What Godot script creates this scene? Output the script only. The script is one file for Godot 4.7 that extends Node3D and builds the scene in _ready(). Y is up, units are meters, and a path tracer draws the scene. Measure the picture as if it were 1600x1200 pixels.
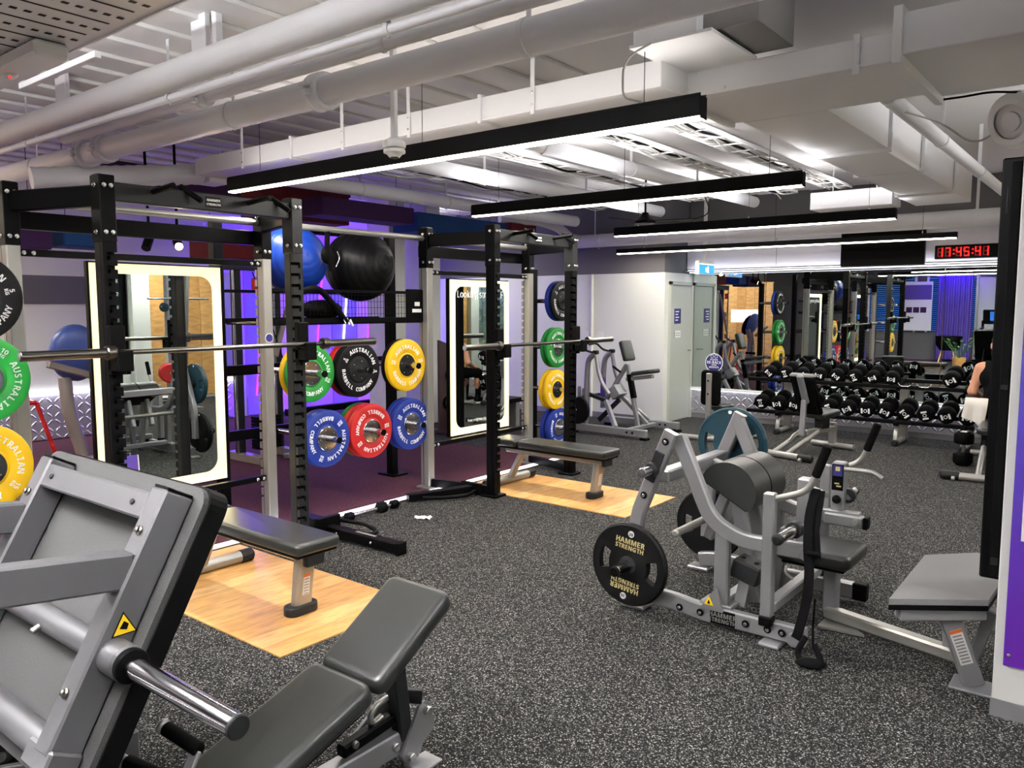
extends Node3D
# A gym floor: racks with bumper plates on the left, a plate loaded row machine on the right, a dumbbell rack under a wall of mirror.

var M := {}
var taken := {}
const ORD := ["first", "second", "third", "fourth", "fifth", "sixth", "seventh", "eighth", "ninth", "tenth", "eleventh", "twelfth"]

# ---------------------------------------------------------------- mesh builder
class B:
	var st := SurfaceTool.new()
	var o := Vector3.ZERO
	func _init(origin := Vector3.ZERO):
		o = origin
		st.begin(Mesh.PRIMITIVE_TRIANGLES)
	func tri(a: Vector3, b: Vector3, c: Vector3, out: Vector3, g := -1):
		st.set_smooth_group(g)
		if (a - c).cross(a - b).dot(out) < 0.0:
			var t := b; b = c; c = t
		st.add_vertex(a - o); st.add_vertex(b - o); st.add_vertex(c - o)
	func quad(a: Vector3, b: Vector3, c: Vector3, d: Vector3, out: Vector3, g := -1):
		tri(a, b, c, out, g); tri(a, c, d, out, g)
	# a chamfered box
	func box(c: Vector3, s: Vector3, bev := 0.004, ba := Basis.IDENTITY) -> B:
		var h := s * 0.5
		bev = maxf(0.0002, minf(bev, minf(h.x, minf(h.y, h.z)) * 0.9))
		var v := {}
		for i in 8:
			var sg := Vector3(1 if i & 1 else -1, 1 if i & 2 else -1, 1 if i & 4 else -1)
			for ax in 3:
				var p := Vector3(h.x, h.y, h.z) - Vector3.ONE * bev
				p[ax] = h[ax]
				v[i * 3 + ax] = c + ba * (p * sg)
		for ax in 3:
			var u := (ax + 1) % 3
			var w := (ax + 2) % 3
			for s1 in 2:
				var base := s1 << ax
				var n := Vector3.ZERO
				n[ax] = 1 if s1 else -1
				quad(v[base * 3 + ax], v[(base | 1 << u) * 3 + ax], v[(base | 1 << u | 1 << w) * 3 + ax], v[(base | 1 << w) * 3 + ax], ba * n)
				for s2 in 2:
					var e := s1 << ax | s2 << u
					var m := n
					m[u] = 1 if s2 else -1
					quad(v[e * 3 + ax], v[(e | 1 << w) * 3 + ax], v[(e | 1 << w) * 3 + u], v[e * 3 + u], ba * m)
		for i in 8:
			tri(v[i * 3], v[i * 3 + 1], v[i * 3 + 2], ba * Vector3(1 if i & 1 else -1, 1 if i & 2 else -1, 1 if i & 4 else -1))
		return self
	func bx(x0: float, x1: float, y0: float, y1: float, z0: float, z1: float, bev := 0.004) -> B:
		return box(Vector3(x0 + x1, y0 + y1, z0 + z1) * 0.5, Vector3(absf(x1 - x0), absf(y1 - y0), absf(z1 - z0)), bev)
	# a square bar from a to b; w lies along side, h across it
	func bar(a: Vector3, b: Vector3, w: float, h: float, side := Vector3.BACK, bev := 0.006) -> B:
		var d := (b - a).normalized()
		var s := (side - d * side.dot(d)).normalized()
		return box((a + b) * 0.5, Vector3(w, h, a.distance_to(b)), bev, Basis(s, d.cross(s), d))
	static func frame(d: Vector3) -> Basis:
		var s := d.cross(Vector3.UP if absf(d.y) < 0.95 else Vector3.RIGHT).normalized()
		return Basis(s, d, s.cross(d))
	# rounds the corners of a polyline
	static func fillet(pts: Array, r: float, n := 5) -> Array:
		var res := [pts[0]]
		for i in range(1, pts.size() - 1):
			var p: Vector3 = pts[i]
			var a: Vector3 = pts[i - 1] - p
			var b: Vector3 = pts[i + 1] - p
			var k := minf(r, minf(a.length(), b.length()) * 0.45)
			var p0 := p + a.normalized() * k
			var p1 := p + b.normalized() * k
			for j in n + 1:
				var t := float(j) / n
				res.append(p0.lerp(p, t).lerp(p.lerp(p1, t), t))
		res.append(pts[-1])
		return res
	func tube(pts: Array, r: float, seg := 12, r1 := -1.0) -> B:
		var rings := []
		var s := Vector3.ZERO
		for i in pts.size():
			var d: Vector3 = (pts[mini(i + 1, pts.size() - 1)] - pts[maxi(i - 1, 0)]).normalized()
			if s == Vector3.ZERO:
				s = frame(d).x
			s = (s - d * s.dot(d)).normalized()
			var w := d.cross(s)
			var q := r if r1 < 0 else lerpf(r, r1, float(i) / (pts.size() - 1))
			var ring := []
			for k in seg:
				var an := TAU * k / seg
				ring.append(pts[i] + (s * cos(an) + w * sin(an)) * q)
			rings.append(ring)
		for i in pts.size() - 1:
			for k in seg:
				var k1 := (k + 1) % seg
				var out: Vector3 = rings[i][k] + rings[i][k1] + rings[i + 1][k] + rings[i + 1][k1] - 2.0 * pts[i] - 2.0 * pts[i + 1]
				quad(rings[i][k], rings[i][k1], rings[i + 1][k1], rings[i + 1][k], out, 1)
		for e in [0, pts.size() - 1]:
			var out: Vector3 = pts[0] - pts[1] if e == 0 else pts[-1] - pts[-2]
			for k in range(1, seg - 1):
				tri(rings[e][0], rings[e][k], rings[e][k + 1], out, 2)
		return self
	func bent(pts: Array, r: float, bend: float, seg := 12) -> B:
		return tube(fillet(pts, bend), r, seg)
	func cyl(a: Vector3, b: Vector3, r: float, seg := 20, bev := 0.003) -> B:
		var l := a.distance_to(b)
		bev = minf(bev, minf(r, l * 0.5) * 0.8)
		return lathe([Vector2(0, 0), Vector2(r - bev, 0), Vector2(r, bev), Vector2(r, l - bev), Vector2(r - bev, l), Vector2(0, l)], seg, Transform3D(frame((b - a).normalized()), a))
	# profile runs (radius, height) anticlockwise: bottom, outside, top
	func lathe(pr: Array, seg: int, xf: Transform3D) -> B:
		var g := 3
		for i in pr.size() - 1:
			var d: Vector2 = pr[i + 1] - pr[i]
			if i > 0:
				var dp: Vector2 = pr[i] - pr[i - 1]
				if absf(dp.angle_to(d)) > 0.6:
					g += 1
			for k in seg:
				var a0 := TAU * k / seg
				var a1 := TAU * (k + 1) / seg
				var c0 := Vector3(cos(a0), 0, sin(a0))
				var c1 := Vector3(cos(a1), 0, sin(a1))
				if k == seg - 1:
					c1 = Vector3(1, 0, 0)
				var p00 = xf * (c0 * pr[i].x + Vector3.UP * pr[i].y)
				var p01 = xf * (c1 * pr[i].x + Vector3.UP * pr[i].y)
				var p10 = xf * (c0 * pr[i + 1].x + Vector3.UP * pr[i + 1].y)
				var p11 = xf * (c1 * pr[i + 1].x + Vector3.UP * pr[i + 1].y)
				var out := xf.basis * ((c0 + c1).normalized() * d.y + Vector3.UP * -d.x)
				if pr[i].x > 0.00001:
					tri(p00, p01, p11 if pr[i + 1].x > 0.00001 else p10, out, g)
				if pr[i + 1].x > 0.00001:
					tri(p00, p11, p10, out, g)
		return self
	# a rectangular tube swept along a planar path; side is the normal of that plane
	func sweep(pts: Array, w: float, h: float, side: Vector3, ch := 0.008) -> B:
		var prof := []
		var a := w * 0.5
		var b := h * 0.5
		for q in [[a, b - ch], [a - ch, b], [-a + ch, b], [-a, b - ch], [-a, -b + ch], [-a + ch, -b], [a - ch, -b], [a, -b + ch]]:
			prof.append(Vector2(q[0], q[1]))
		var rings := []
		for i in pts.size():
			var d0: Vector3 = (pts[i] - pts[maxi(i - 1, 0)]).normalized() if i > 0 else (pts[1] - pts[0]).normalized()
			var d1: Vector3 = (pts[mini(i + 1, pts.size() - 1)] - pts[i]).normalized() if i < pts.size() - 1 else d0
			var d := (d0 + d1).normalized()
			var u := side.cross(d).normalized()
			var k := 1.0 / maxf(0.4, d.dot(d1))
			var ring := []
			for q in prof:
				ring.append(pts[i] + side * q.x + u * q.y * k)
			rings.append(ring)
		for i in pts.size() - 1:
			for k in 8:
				var k1 := (k + 1) % 8
				var out: Vector3 = rings[i][k] + rings[i][k1] + rings[i + 1][k] + rings[i + 1][k1] - 2.0 * pts[i] - 2.0 * pts[i + 1]
				quad(rings[i][k], rings[i][k1], rings[i + 1][k1], rings[i + 1][k], out, 10 + k)
		for e in [0, pts.size() - 1]:
			var out: Vector3 = pts[0] - pts[1] if e == 0 else pts[-1] - pts[-2]
			for k in range(1, 7):
				tri(rings[e][0], rings[e][k], rings[e][k + 1], out)
		return self
	# a polygon in the xy plane of xf, extruded from z0 to z1
	func prism(poly: PackedVector2Array, z0: float, z1: float, xf := Transform3D.IDENTITY, smooth := false) -> B:
		var idx := Geometry2D.triangulate_polygon(poly)
		for e in 2:
			var z := z1 if e else z0
			for i in range(0, idx.size(), 3):
				tri(xf * v3(poly[idx[i]], z), xf * v3(poly[idx[i + 1]], z), xf * v3(poly[idx[i + 2]], z), xf.basis * Vector3(0, 0, (z1 - z0) * (1 if e else -1)))
		var area := 0.0
		for i in poly.size():
			area += poly[i].cross(poly[(i + 1) % poly.size()])
		for i in poly.size():
			var p := poly[i]
			var q := poly[(i + 1) % poly.size()]
			var n := (q - p).orthogonal() * (-1.0 if area > 0 else 1.0)
			n = Vector2((q - p).y, -(q - p).x) * signf(area)
			quad(xf * v3(p, z0), xf * v3(q, z0), xf * v3(q, z1), xf * v3(p, z1), xf.basis * Vector3(n.x, n.y, 0), 5 if smooth else -1)
		return self
	static func v3(p: Vector2, z: float) -> Vector3:
		return Vector3(p.x, p.y, z)
	# ellipsoid
	func ball(c: Vector3, r: Vector3, seg := 20, ba := Basis.IDENTITY) -> B:
		var pr := []
		var n := seg / 2
		for i in n + 1:
			var an := PI * i / n
			pr.append(Vector2(sin(an) if i > 0 and i < n else 0.0, -cos(an)))
		return lathe(pr, seg, Transform3D(ba * Basis.from_scale(r), c))
	# a padded slab: outline rounded in plan, edges rounded; long axes along ba.x and ba.z, thickness along ba.y
	func pad(c: Vector3, s: Vector3, rc: float, re: float, ba := Basis.IDENTITY) -> B:
		var n := 5
		var rings := []
		var prof := []
		for i in n + 1:
			var an := PI * 0.5 * i / n
			prof.append(Vector2(re * (1.0 - cos(an)), s.y * 0.5 - re * (1.0 - sin(an)) ))
		# prof: inset, height; from the side up to the top
		var full := []
		for i in n + 1:
			full.append(Vector2(prof[n - i].x, -prof[n - i].y))
		for i in n + 1:
			full.append(prof[i])
		for f in full:
			var ring := []
			var hx = s.x * 0.5 - f.x
			var hz = s.z * 0.5 - f.x
			var rr := maxf(rc - f.x, 0.002)
			for q in 4:
				var cx = (hx - rr) * (1 if q == 0 or q == 3 else -1)
				var cz = (hz - rr) * (1 if q < 2 else -1)
				for j in 5:
					var an := PI * 0.5 * (q + j / 4.0)
					ring.append(c + ba * Vector3(cx + cos(an) * rr, f.y, cz + sin(an) * rr))
			rings.append(ring)
		var m: int = rings[0].size()
		for i in rings.size() - 1:
			for k in m:
				var k1 := (k + 1) % m
				quad(rings[i][k], rings[i][k1], rings[i + 1][k1], rings[i + 1][k], rings[i][k] + rings[i + 1][k1] - 2.0 * c, 1)
		for e in [0, rings.size() - 1]:
			for k in range(1, m - 1):
				tri(rings[e][0], rings[e][k], rings[e][k + 1], ba.y * (-1.0 if e == 0 else 1.0), 1)
		return self
	func text(s: String, size: float, xf: Transform3D, bold := true) -> B:
		var tm := TextMesh.new()
		var f := SystemFont.new()
		f.font_names = PackedStringArray(["Droid Sans"])
		f.font_weight = 700 if bold else 400
		tm.font = f
		tm.text = s
		tm.font_size = 32
		tm.pixel_size = size / 32.0
		tm.depth = 0.0015
		tm.curve_step = 3.0
		var am := ArrayMesh.new()
		am.add_surface_from_arrays(Mesh.PRIMITIVE_TRIANGLES, tm.get_mesh_arrays())
		var stx := SurfaceTool.new()
		stx.create_from(am, 0)
		stx.deindex()
		var arr := stx.commit_to_arrays()
		var vs: PackedVector3Array = arr[Mesh.ARRAY_VERTEX]
		st.set_smooth_group(-1)
		for i in vs.size():
			st.add_vertex(xf * vs[i] - o)
		return self
	# letters along an arc in the xy plane of xf; mid is the angle of the middle letter from +y, clockwise
	func arc_text(s: String, size: float, r: float, mid: float, pitch: float, xf: Transform3D, inward := false) -> B:
		for i in s.length():
			if s[i] == " ":
				continue
			var off := (i - (s.length() - 1) * 0.5) * pitch
			var an := mid + (-off if inward else off)
			var p := Vector3(sin(an) * r, cos(an) * r, 0)
			text(s[i], size, xf * Transform3D(Basis(Vector3.BACK, -an + (PI if inward else 0.0)), p))
		return self
	func done() -> ArrayMesh:
		st.generate_normals()
		return st.commit()

# ---------------------------------------------------------------- things and parts
func numbered(n: String) -> String:
	taken[n] = taken.get(n, -1) + 1
	return n if taken[n] == 0 else "%s_%03d" % [n, taken[n]]
func tag(o: Node3D, label: String, cat: String, group := "") -> Node3D:
	o.set_meta("label", label)
	o.set_meta("category", cat)
	if group:
		o.set_meta("group", group)
	return o
func thing(n: String, label: String, cat: String, at := Vector3.ZERO, turn := 0.0, group := "") -> Node3D:
	var o := Node3D.new()
	o.name = numbered(n)
	add_child(o)
	o.position = at
	o.rotation.y = turn
	return tag(o, label, cat, group)
func dup(src: Node3D, n: String, label: String, at: Vector3, turn := 0.0) -> Node3D:
	var r: Node3D = src.duplicate()
	r.name = numbered(n)
	add_child(r)
	r.position = at
	r.rotation = Vector3(0, turn, 0)
	r.set_meta("label", label)
	return r
func nb(t: Node3D) -> B:
	var p := Vector3.ZERO
	var q: Node = t
	while q != self:
		p += q.position
		q = q.get_parent()
	return B.new(p)
func part(t: Node3D, n: String, b, m: Material, label := "") -> MeshInstance3D:
	var o := MeshInstance3D.new()
	o.name = n
	o.mesh = b.done() if b is B else b
	o.material_override = m
	t.add_child(o, true)
	if label:
		o.set_meta("label", label)
	return o
# a thing of one mesh
func solo(n: String, label: String, cat: String, at: Vector3, b, m: Material, group := "") -> MeshInstance3D:
	var o := MeshInstance3D.new()
	o.name = numbered(n)
	add_child(o)
	o.position = at
	o.mesh = b.done() if b is B else b
	o.material_override = m
	tag(o, label, cat, group)
	return o
func struct(n: String, b, m: Material) -> MeshInstance3D:
	var o := MeshInstance3D.new()
	o.name = numbered(n)
	add_child(o)
	o.mesh = b.done() if b is B else b
	o.material_override = m
	o.set_meta("kind", "structure")
	return o

# ---------------------------------------------------------------- materials
func mat(key: String, c: Color, rough := 0.5, metal := 0.0) -> StandardMaterial3D:
	var m := StandardMaterial3D.new()
	m.albedo_color = c
	m.roughness = rough
	m.metallic = metal
	M[key] = m
	return m
func glow(key: String, c: Color, e: float) -> StandardMaterial3D:
	var m := mat(key, c, 0.5)
	m.emission_enabled = true
	m.emission = c
	m.emission_energy_multiplier = e
	return m
func tri_tex(m: StandardMaterial3D, img: Image, metres: float, world := true):
	img.generate_mipmaps()
	m.albedo_texture = ImageTexture.create_from_image(img)
	m.uv1_triplanar = true
	m.uv1_world_triplanar = world
	m.uv1_scale = Vector3.ONE / metres
func speckle_image(n: int, base: Color, flecks: Array, count: int, rng: RandomNumberGenerator) -> Image:
	var img := Image.create_empty(n, n, false, Image.FORMAT_RGB8)
	img.fill(base)
	for i in count:
		var c: Color = flecks[rng.randi() % flecks.size()]
		var x := rng.randi() % n
		var y := rng.randi() % n
		var w := 1 + rng.randi() % 3
		var h := 1 + rng.randi() % 3
		for dx in w:
			for dy in h:
				if rng.randf() < 0.85:
					img.set_pixel((x + dx) % n, (y + dy) % n, c)
	return img
func noise_tex(freq: float, c0: Color, c1: Color, sd := 1, octaves := 4, size := 256) -> NoiseTexture2D:
	var nz := FastNoiseLite.new()
	nz.seed = sd
	nz.frequency = freq
	nz.fractal_octaves = octaves
	var t := NoiseTexture2D.new()
	t.width = size
	t.height = size
	t.seamless = true
	t.noise = nz
	var g := Gradient.new()
	g.set_color(0, c0)
	g.set_color(1, c1)
	t.color_ramp = g
	return t
func make_materials():
	var rng := RandomNumberGenerator.new()
	rng.seed = 7
	mat("silver", Color(0.56, 0.56, 0.57), 0.38, 0.5)
	mat("silver_dark", Color(0.41, 0.41, 0.42), 0.42, 0.6)
	mat("silver2", Color(0.60, 0.595, 0.575), 0.36, 0.6)
	mat("charcoal", Color(0.135, 0.138, 0.142), 0.42, 0.2)
	mat("black", Color(0.028, 0.028, 0.032), 0.40)
	mat("matte_black", Color(0.022, 0.022, 0.024), 0.6)
	mat("grip", Color(0.03, 0.03, 0.03), 0.8)
	mat("chrome", Color(0.78, 0.78, 0.79), 0.16, 1.0)
	mat("steel", Color(0.58, 0.565, 0.53), 0.3, 1.0)
	mat("bar_steel", Color(0.40, 0.39, 0.37), 0.28, 1.0)
	mat("bolt", Color(0.85, 0.85, 0.84), 0.25, 0.9)
	mat("pad", Color(0.125, 0.132, 0.125), 0.36)
	mat("pad_light", Color(0.36, 0.37, 0.35), 0.45)
	mat("pad_blue", Color(0.25, 0.33, 0.58), 0.35)
	mat("beige_frame", Color(0.50, 0.46, 0.43), 0.4, 0.2)
	mat("white", Color(0.86, 0.86, 0.85), 0.5)
	mat("print_white", Color(0.92, 0.92, 0.92), 0.6)
	mat("print_gold", Color(0.78, 0.72, 0.50), 0.5)
	mat("wall_white", Color(0.82, 0.83, 0.80), 0.6)
	mat("wall_grey", Color(0.36, 0.355, 0.36), 0.7)
	mat("soffit", Color(0.80, 0.80, 0.83), 0.5)
	mat("ceil", Color(0.84, 0.83, 0.82), 0.8)
	mat("duct", Color(0.83, 0.83, 0.835), 0.55)
	mat("duct_shade", Color(0.42, 0.41, 0.40), 0.6)  # darker grey for shade painted on the duct stub
	mat("pipe", Color(0.85, 0.855, 0.87), 0.5)
	mat("wrap", Color(0.82, 0.82, 0.825), 0.65)
	mat("cable_white", Color(0.66, 0.65, 0.63), 0.6)
	mat("door", Color(0.66, 0.68, 0.65), 0.5)
	mat("fixture", Color(0.035, 0.035, 0.037), 0.55)
	mat("mirror", Color(0.80, 0.83, 0.82), 0.0, 1.0)
	mat("towel", Color(0.80, 0.78, 0.75), 0.95)
	mat("skin", Color(0.76, 0.54, 0.42), 0.6)
	mat("hair", Color(0.09, 0.06, 0.05), 0.6)
	mat("cloth", Color(0.045, 0.045, 0.05), 0.9)
	mat("purple", Color(0.29, 0.20, 0.55), 0.5)
	mat("blue_print", Color(0.13, 0.12, 0.42), 0.5)
	mat("red_metal", Color(0.80, 0.12, 0.08), 0.45)
	mat("yellow_sign", Color(0.93, 0.78, 0.08), 0.5)
	mat("orange", Color(0.85, 0.40, 0.12), 0.5)
	mat("paper", Color(0.88, 0.88, 0.87), 0.8)
	mat("leaf", Color(0.20, 0.36, 0.14), 0.6)
	mat("plate_green", Color(0.05, 0.50, 0.16), 0.5)
	mat("plate_yellow", Color(0.90, 0.72, 0.02), 0.5)
	mat("plate_blue", Color(0.04, 0.16, 0.50), 0.5)
	mat("plate_red", Color(0.70, 0.09, 0.08), 0.5)
	mat("plate_black", Color(0.035, 0.035, 0.038), 0.5)
	mat("plate_teal", Color(0.01, 0.19, 0.24), 0.45)
	mat("ball_blue", Color(0.05, 0.20, 0.55), 0.35)
	mat("ball_black", Color(0.06, 0.06, 0.065), 0.36)
	mat("baffle_red", Color(0.36, 0.03, 0.05), 0.9)
	mat("baffle_purple", Color(0.20, 0.06, 0.26), 0.9)
	mat("baffle_blue", Color(0.02, 0.22, 0.42), 0.9)
	glow("led", Color(1.0, 0.93, 0.84), 9.0)
	glow("added_led_up", Color(1.0, 0.93, 0.84), 4.0)  # glow of the upward light added to the pendants
	glow("led_cool", Color(0.96, 0.96, 1.0), 1.8)
	glow("frame_glow", Color(1.0, 0.92, 0.70), 0.5)
	glow("led_purple", Color(0.42, 0.10, 1.0), 5.0)
	glow("led_ice", Color(0.72, 0.80, 1.0), 4.0)
	glow("clock_red", Color(1.0, 0.05, 0.04), 3.0)
	glow("clock_dim", Color(0.35, 0.0, 0.01), 0.5)
	glow("exit_blue", Color(0.10, 0.45, 0.80), 1.1)
	glow("exit_white", Color(0.9, 0.95, 1.0), 1.2)
	glow("spot_on", Color(1.0, 0.86, 0.62), 14.0)
	glow("sign_white", Color(1.0, 1.0, 1.0), 1.3)
	glow("screen_blue", Color(0.12, 0.32, 0.62), 0.8)
	for k in ["black", "matte_black", "grip", "fixture", "cloth"]:
		M[k].metallic_specular = 0.18
	for k in ["charcoal", "plate_black", "ball_black"]:
		M[k].metallic_specular = 0.3
	# speckled rubber floor
	var fl := mat("rubber", Color.WHITE, 0.8)
	tri_tex(fl, speckle_image(1024, Color(0.09, 0.09, 0.09), [Color(0.42, 0.42, 0.40), Color(0.54, 0.53, 0.51), Color(0.30, 0.30, 0.30), Color(0.64, 0.63, 0.60), Color(0.03, 0.03, 0.03), Color(0.24, 0.24, 0.24), Color(0.05, 0.05, 0.05)], 128000, rng), 1.9)
	var fm := mat("maroon", Color.WHITE, 0.8)
	tri_tex(fm, speckle_image(512, Color(0.30, 0.18, 0.21), [Color(0.38, 0.25, 0.28), Color(0.24, 0.13, 0.16), Color(0.34, 0.21, 0.26)], 30000, rng), 1.4)
	fl.metallic_specular = 0.2
	fm.metallic_specular = 0.2
	# gritty top of foot plates
	for q in [["grit", 0.13, 0.24], ["grit_light", 0.36, 0.46]]:
		var gm := mat(q[0], Color.WHITE, 0.9)
		gm.albedo_texture = noise_tex(0.25, Color(q[1], q[1], q[1]), Color(q[2], q[2], q[2]), 5, 3)
		gm.uv1_triplanar = true
		gm.uv1_world_triplanar = true
		gm.uv1_scale = Vector3.ONE * 3.0
	# wood: a few tones of plank, grain along x
	for k in 4:
		var wm := mat("wood%d" % k, Color.WHITE, 0.42)
		var img := Image.create_empty(512, 256, false, Image.FORMAT_RGB8)
		var nz := FastNoiseLite.new()
		nz.seed = 20 + k
		nz.frequency = 0.012
		nz.fractal_octaves = 4
		var tone := [Color(0.83, 0.63, 0.37), Color(0.87, 0.68, 0.43), Color(0.79, 0.59, 0.34), Color(0.85, 0.65, 0.39)]
		for y in 256:
			for x in 512:
				var v := nz.get_noise_2d(x * 0.55, y * 5.0) + 0.4 * nz.get_noise_2d(x * 1.2 + 900.0, y * 16.0)
				img.set_pixel(x, y, tone[k].darkened(clampf(0.05 - v * 0.18, 0.0, 0.4)))
		img.generate_mipmaps()
		wm.albedo_texture = ImageTexture.create_from_image(img)
		wm.uv1_triplanar = true
		wm.uv1_scale = Vector3.ONE * 1.0
	# pressed diamond plate
	var dm := mat("diamond", Color(0.72, 0.72, 0.75), 0.36, 0.75)
	var di := Image.create_empty(256, 256, false, Image.FORMAT_RGB8)
	di.fill(Color(0, 0, 0))
	for cy in 4:
		for cx in 4:
			var flip := 1.0 if (cx + cy) % 2 == 0 else -1.0
			for py in range(-34, 35):
				for px in range(-34, 35):
					var u := (px * 0.7071 + py * 0.7071 * flip) / 31.0
					var w := (px * 0.7071 * flip - py * 0.7071) / 9.0
					var e := 1.0 - sqrt(u * u + w * w)
					if e > 0.0:
						var hgt := minf(1.0, e * 2.2)
						di.set_pixel(posmod(cx * 64 + 32 + px, 256), posmod(cy * 64 + 32 + py, 256), Color(hgt, hgt, hgt))
	di.generate_mipmaps()
	dm.heightmap_enabled = true
	dm.heightmap_texture = ImageTexture.create_from_image(di)
	dm.heightmap_scale = 1.1
	dm.uv1_triplanar = true
	dm.uv1_world_triplanar = true
	dm.uv1_scale = Vector3.ONE / 0.36
	# glass
	var gl := mat("glass", Color(0.80, 0.90, 0.88, 0.16), 0.02)
	gl.transparency = BaseMaterial3D.TRANSPARENCY_ALPHA

# ---------------------------------------------------------------- the scene
func _ready():
	# camera
	var cam := Camera3D.new()
	cam.name = "camera"
	add_child(cam)
	cam.position = Vector3(0, 1.62, 0)
	cam.rotation_degrees = Vector3(-5.5275, 38.417, 0)
	cam.fov = 51.645
	cam.near = 0.05
	cam.current = true
	# sky, exposure
	var we := WorldEnvironment.new()
	we.name = "world"
	var env := Environment.new()
	var sky := Sky.new()
	var sm := ProceduralSkyMaterial.new()
	sm.sky_top_color = Color(0.25, 0.33, 0.45)
	sm.sky_horizon_color = Color(0.50, 0.55, 0.60)
	sm.ground_bottom_color = Color(0.12, 0.12, 0.12)
	sm.ground_horizon_color = Color(0.3, 0.3, 0.3)
	sky.sky_material = sm
	env.background_mode = Environment.BG_SKY
	env.sky = sky
	env.tonemap_mode = Environment.TONE_MAPPER_LINEAR
	env.tonemap_exposure = 2.15
	env.sdfgi_enabled = true
	env.ssao_enabled = true
	env.ssil_enabled = true
	we.environment = env
	add_child(we)
	make_materials()
	# hanging lights: label, x0, x1, underside, z, height, energy, share of added upward light
	fixture("long black linear pendant light nearest the camera, above the racks", -5.51, -1.65, 2.486, -3.50, 0.10, 4.2, 0.07)
	fixture("second black linear pendant light, between the nearest and the clock wall", -5.14, -1.98, 2.486, -5.88, 0.10, 3.8, 0.5)
	fixture("third black linear pendant light, in front of the beige wrapped pipe", -5.20, -1.98, 2.486, -8.62, 0.10, 3.3, 0.5)
	fixture("lowest black linear pendant light, crossing in front of the dark screen", -5.75, -1.60, 2.345, -9.60, 0.07, 0.9)
	fixture("black linear pendant light behind the camera, seen only in the mirrors", -4.6, -0.6, 2.486, 0.25, 0.10, 2.0, 36.0)
	fixture("rear black linear pendant light, seen only in the wall mirror", -5.9, -1.8, 2.486, 2.4, 0.10, 1.6, 6.0)
	fixture("black linear pendant light beyond the pillar, seen only in the mirrors", 0.6, 3.0, 2.486, -6.6, 0.10, 3.6, 5.0)
	fixture("added black linear pendant light right of the camera, unseen, brightening the ceiling", 1.0, 3.0, 2.486, -2.9, 0.10, 1.2, 12.0)  # unseen lamp added to brighten the ceiling at the right
	shell()
	overhead()
	racks()
	plates()
	benches()
	row_machine()
	leg_press()
	dumbbells()
	far_machines()
	back_room()
	mirrored_side()
	person()
	small_things()

func area_light(n: String, at: Vector3, size: Vector2, rot: Vector3, c: Color, e: float, parent: Node3D = self):
	var l := AreaLight3D.new()
	l.name = n
	l.area_size = size
	l.light_color = c
	l.light_energy = e
	l.shadow_enabled = true
	l.area_range = 30.0
	parent.add_child(l, true)
	l.position = at
	l.rotation_degrees = rot
	return l
func omni(n: String, at: Vector3, c: Color, e: float, size: float, parent: Node3D = self):
	var l := OmniLight3D.new()
	l.name = n
	l.light_color = c
	l.light_energy = e
	l.light_size = size
	l.omni_range = 30.0
	l.shadow_enabled = true
	parent.add_child(l, true)
	l.position = at
	return l

func fixture(label: String, x0: float, x1: float, y: float, z: float, h: float, e: float, up := 0.0):  # up: share of upward light, added to brighten the ceiling
	var t := thing("linear_pendant_light", label, "light", Vector3((x0 + x1) * 0.5, y, z), 0, "black linear pendant lights")
	var l := x1 - x0
	part(t, "housing", B.new().bx(-l / 2, l / 2, 0.012, h, -0.032, 0.032, 0.002), M.fixture)
	part(t, "end_cap", B.new().bx(l / 2, l / 2 + 0.004, 0.0, h, -0.033, 0.033, 0.001), M.fixture)
	part(t, "end_cap", B.new().bx(-l / 2 - 0.004, -l / 2, 0.0, h, -0.033, 0.033, 0.001), M.fixture)
	part(t, "diffuser", B.new().bx(-l / 2 + 0.004, l / 2 - 0.004, 0.0, 0.012, -0.027, 0.027, 0.002), M.led)
	for k in [-0.4, 0.03, 0.42]:
		var w := part(t, "suspension_wire", B.new().cyl(Vector3(k * l, h, 0), Vector3(k * l, 3.15 - y, 0), 0.002, 6), M.matte_black)
		part(w, "gripper", B.new().cyl(Vector3(k * l, h, 0), Vector3(k * l, h + 0.03, 0), 0.006, 8), M.steel)
	if up > 0.0:
		part(t, "added_top_diffuser", B.new().bx(-l / 2 + 0.004, l / 2 - 0.004, h, h + 0.003, -0.022, 0.022, 0.001), M.added_led_up)
		part(t, "added_top_lip", B.new().bx(-l / 2, l / 2, h - 0.002, h + 0.014, 0.026, 0.032, 0.001), M.fixture)
		part(t, "added_top_lip", B.new().bx(-l / 2, l / 2, h - 0.002, h + 0.014, -0.032, -0.026, 0.001), M.fixture)
	area_light("lamp", Vector3(0, -0.006, 0), Vector2(l, 0.05), Vector3(-90, 0, 0), Color(1.0, 0.985, 0.96), e, t)
	if up > 0.0:  # added light thrown up at the ceiling and pipes
		area_light("added_uplight", Vector3(0, h + 0.008, 0), Vector2(l, 0.045), Vector3(90, 0, 0), Color(0.985, 0.985, 1.0), e * up, t)

func plane_panel(parent: Node3D, n: String, x0, x1, y0, y1, z0, z1, m: Material, bev := 0.002, label := ""):
	return part(parent, n, B.new(parent.position).bx(x0, x1, y0, y1, z0, z1, bev), m, label)

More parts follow.
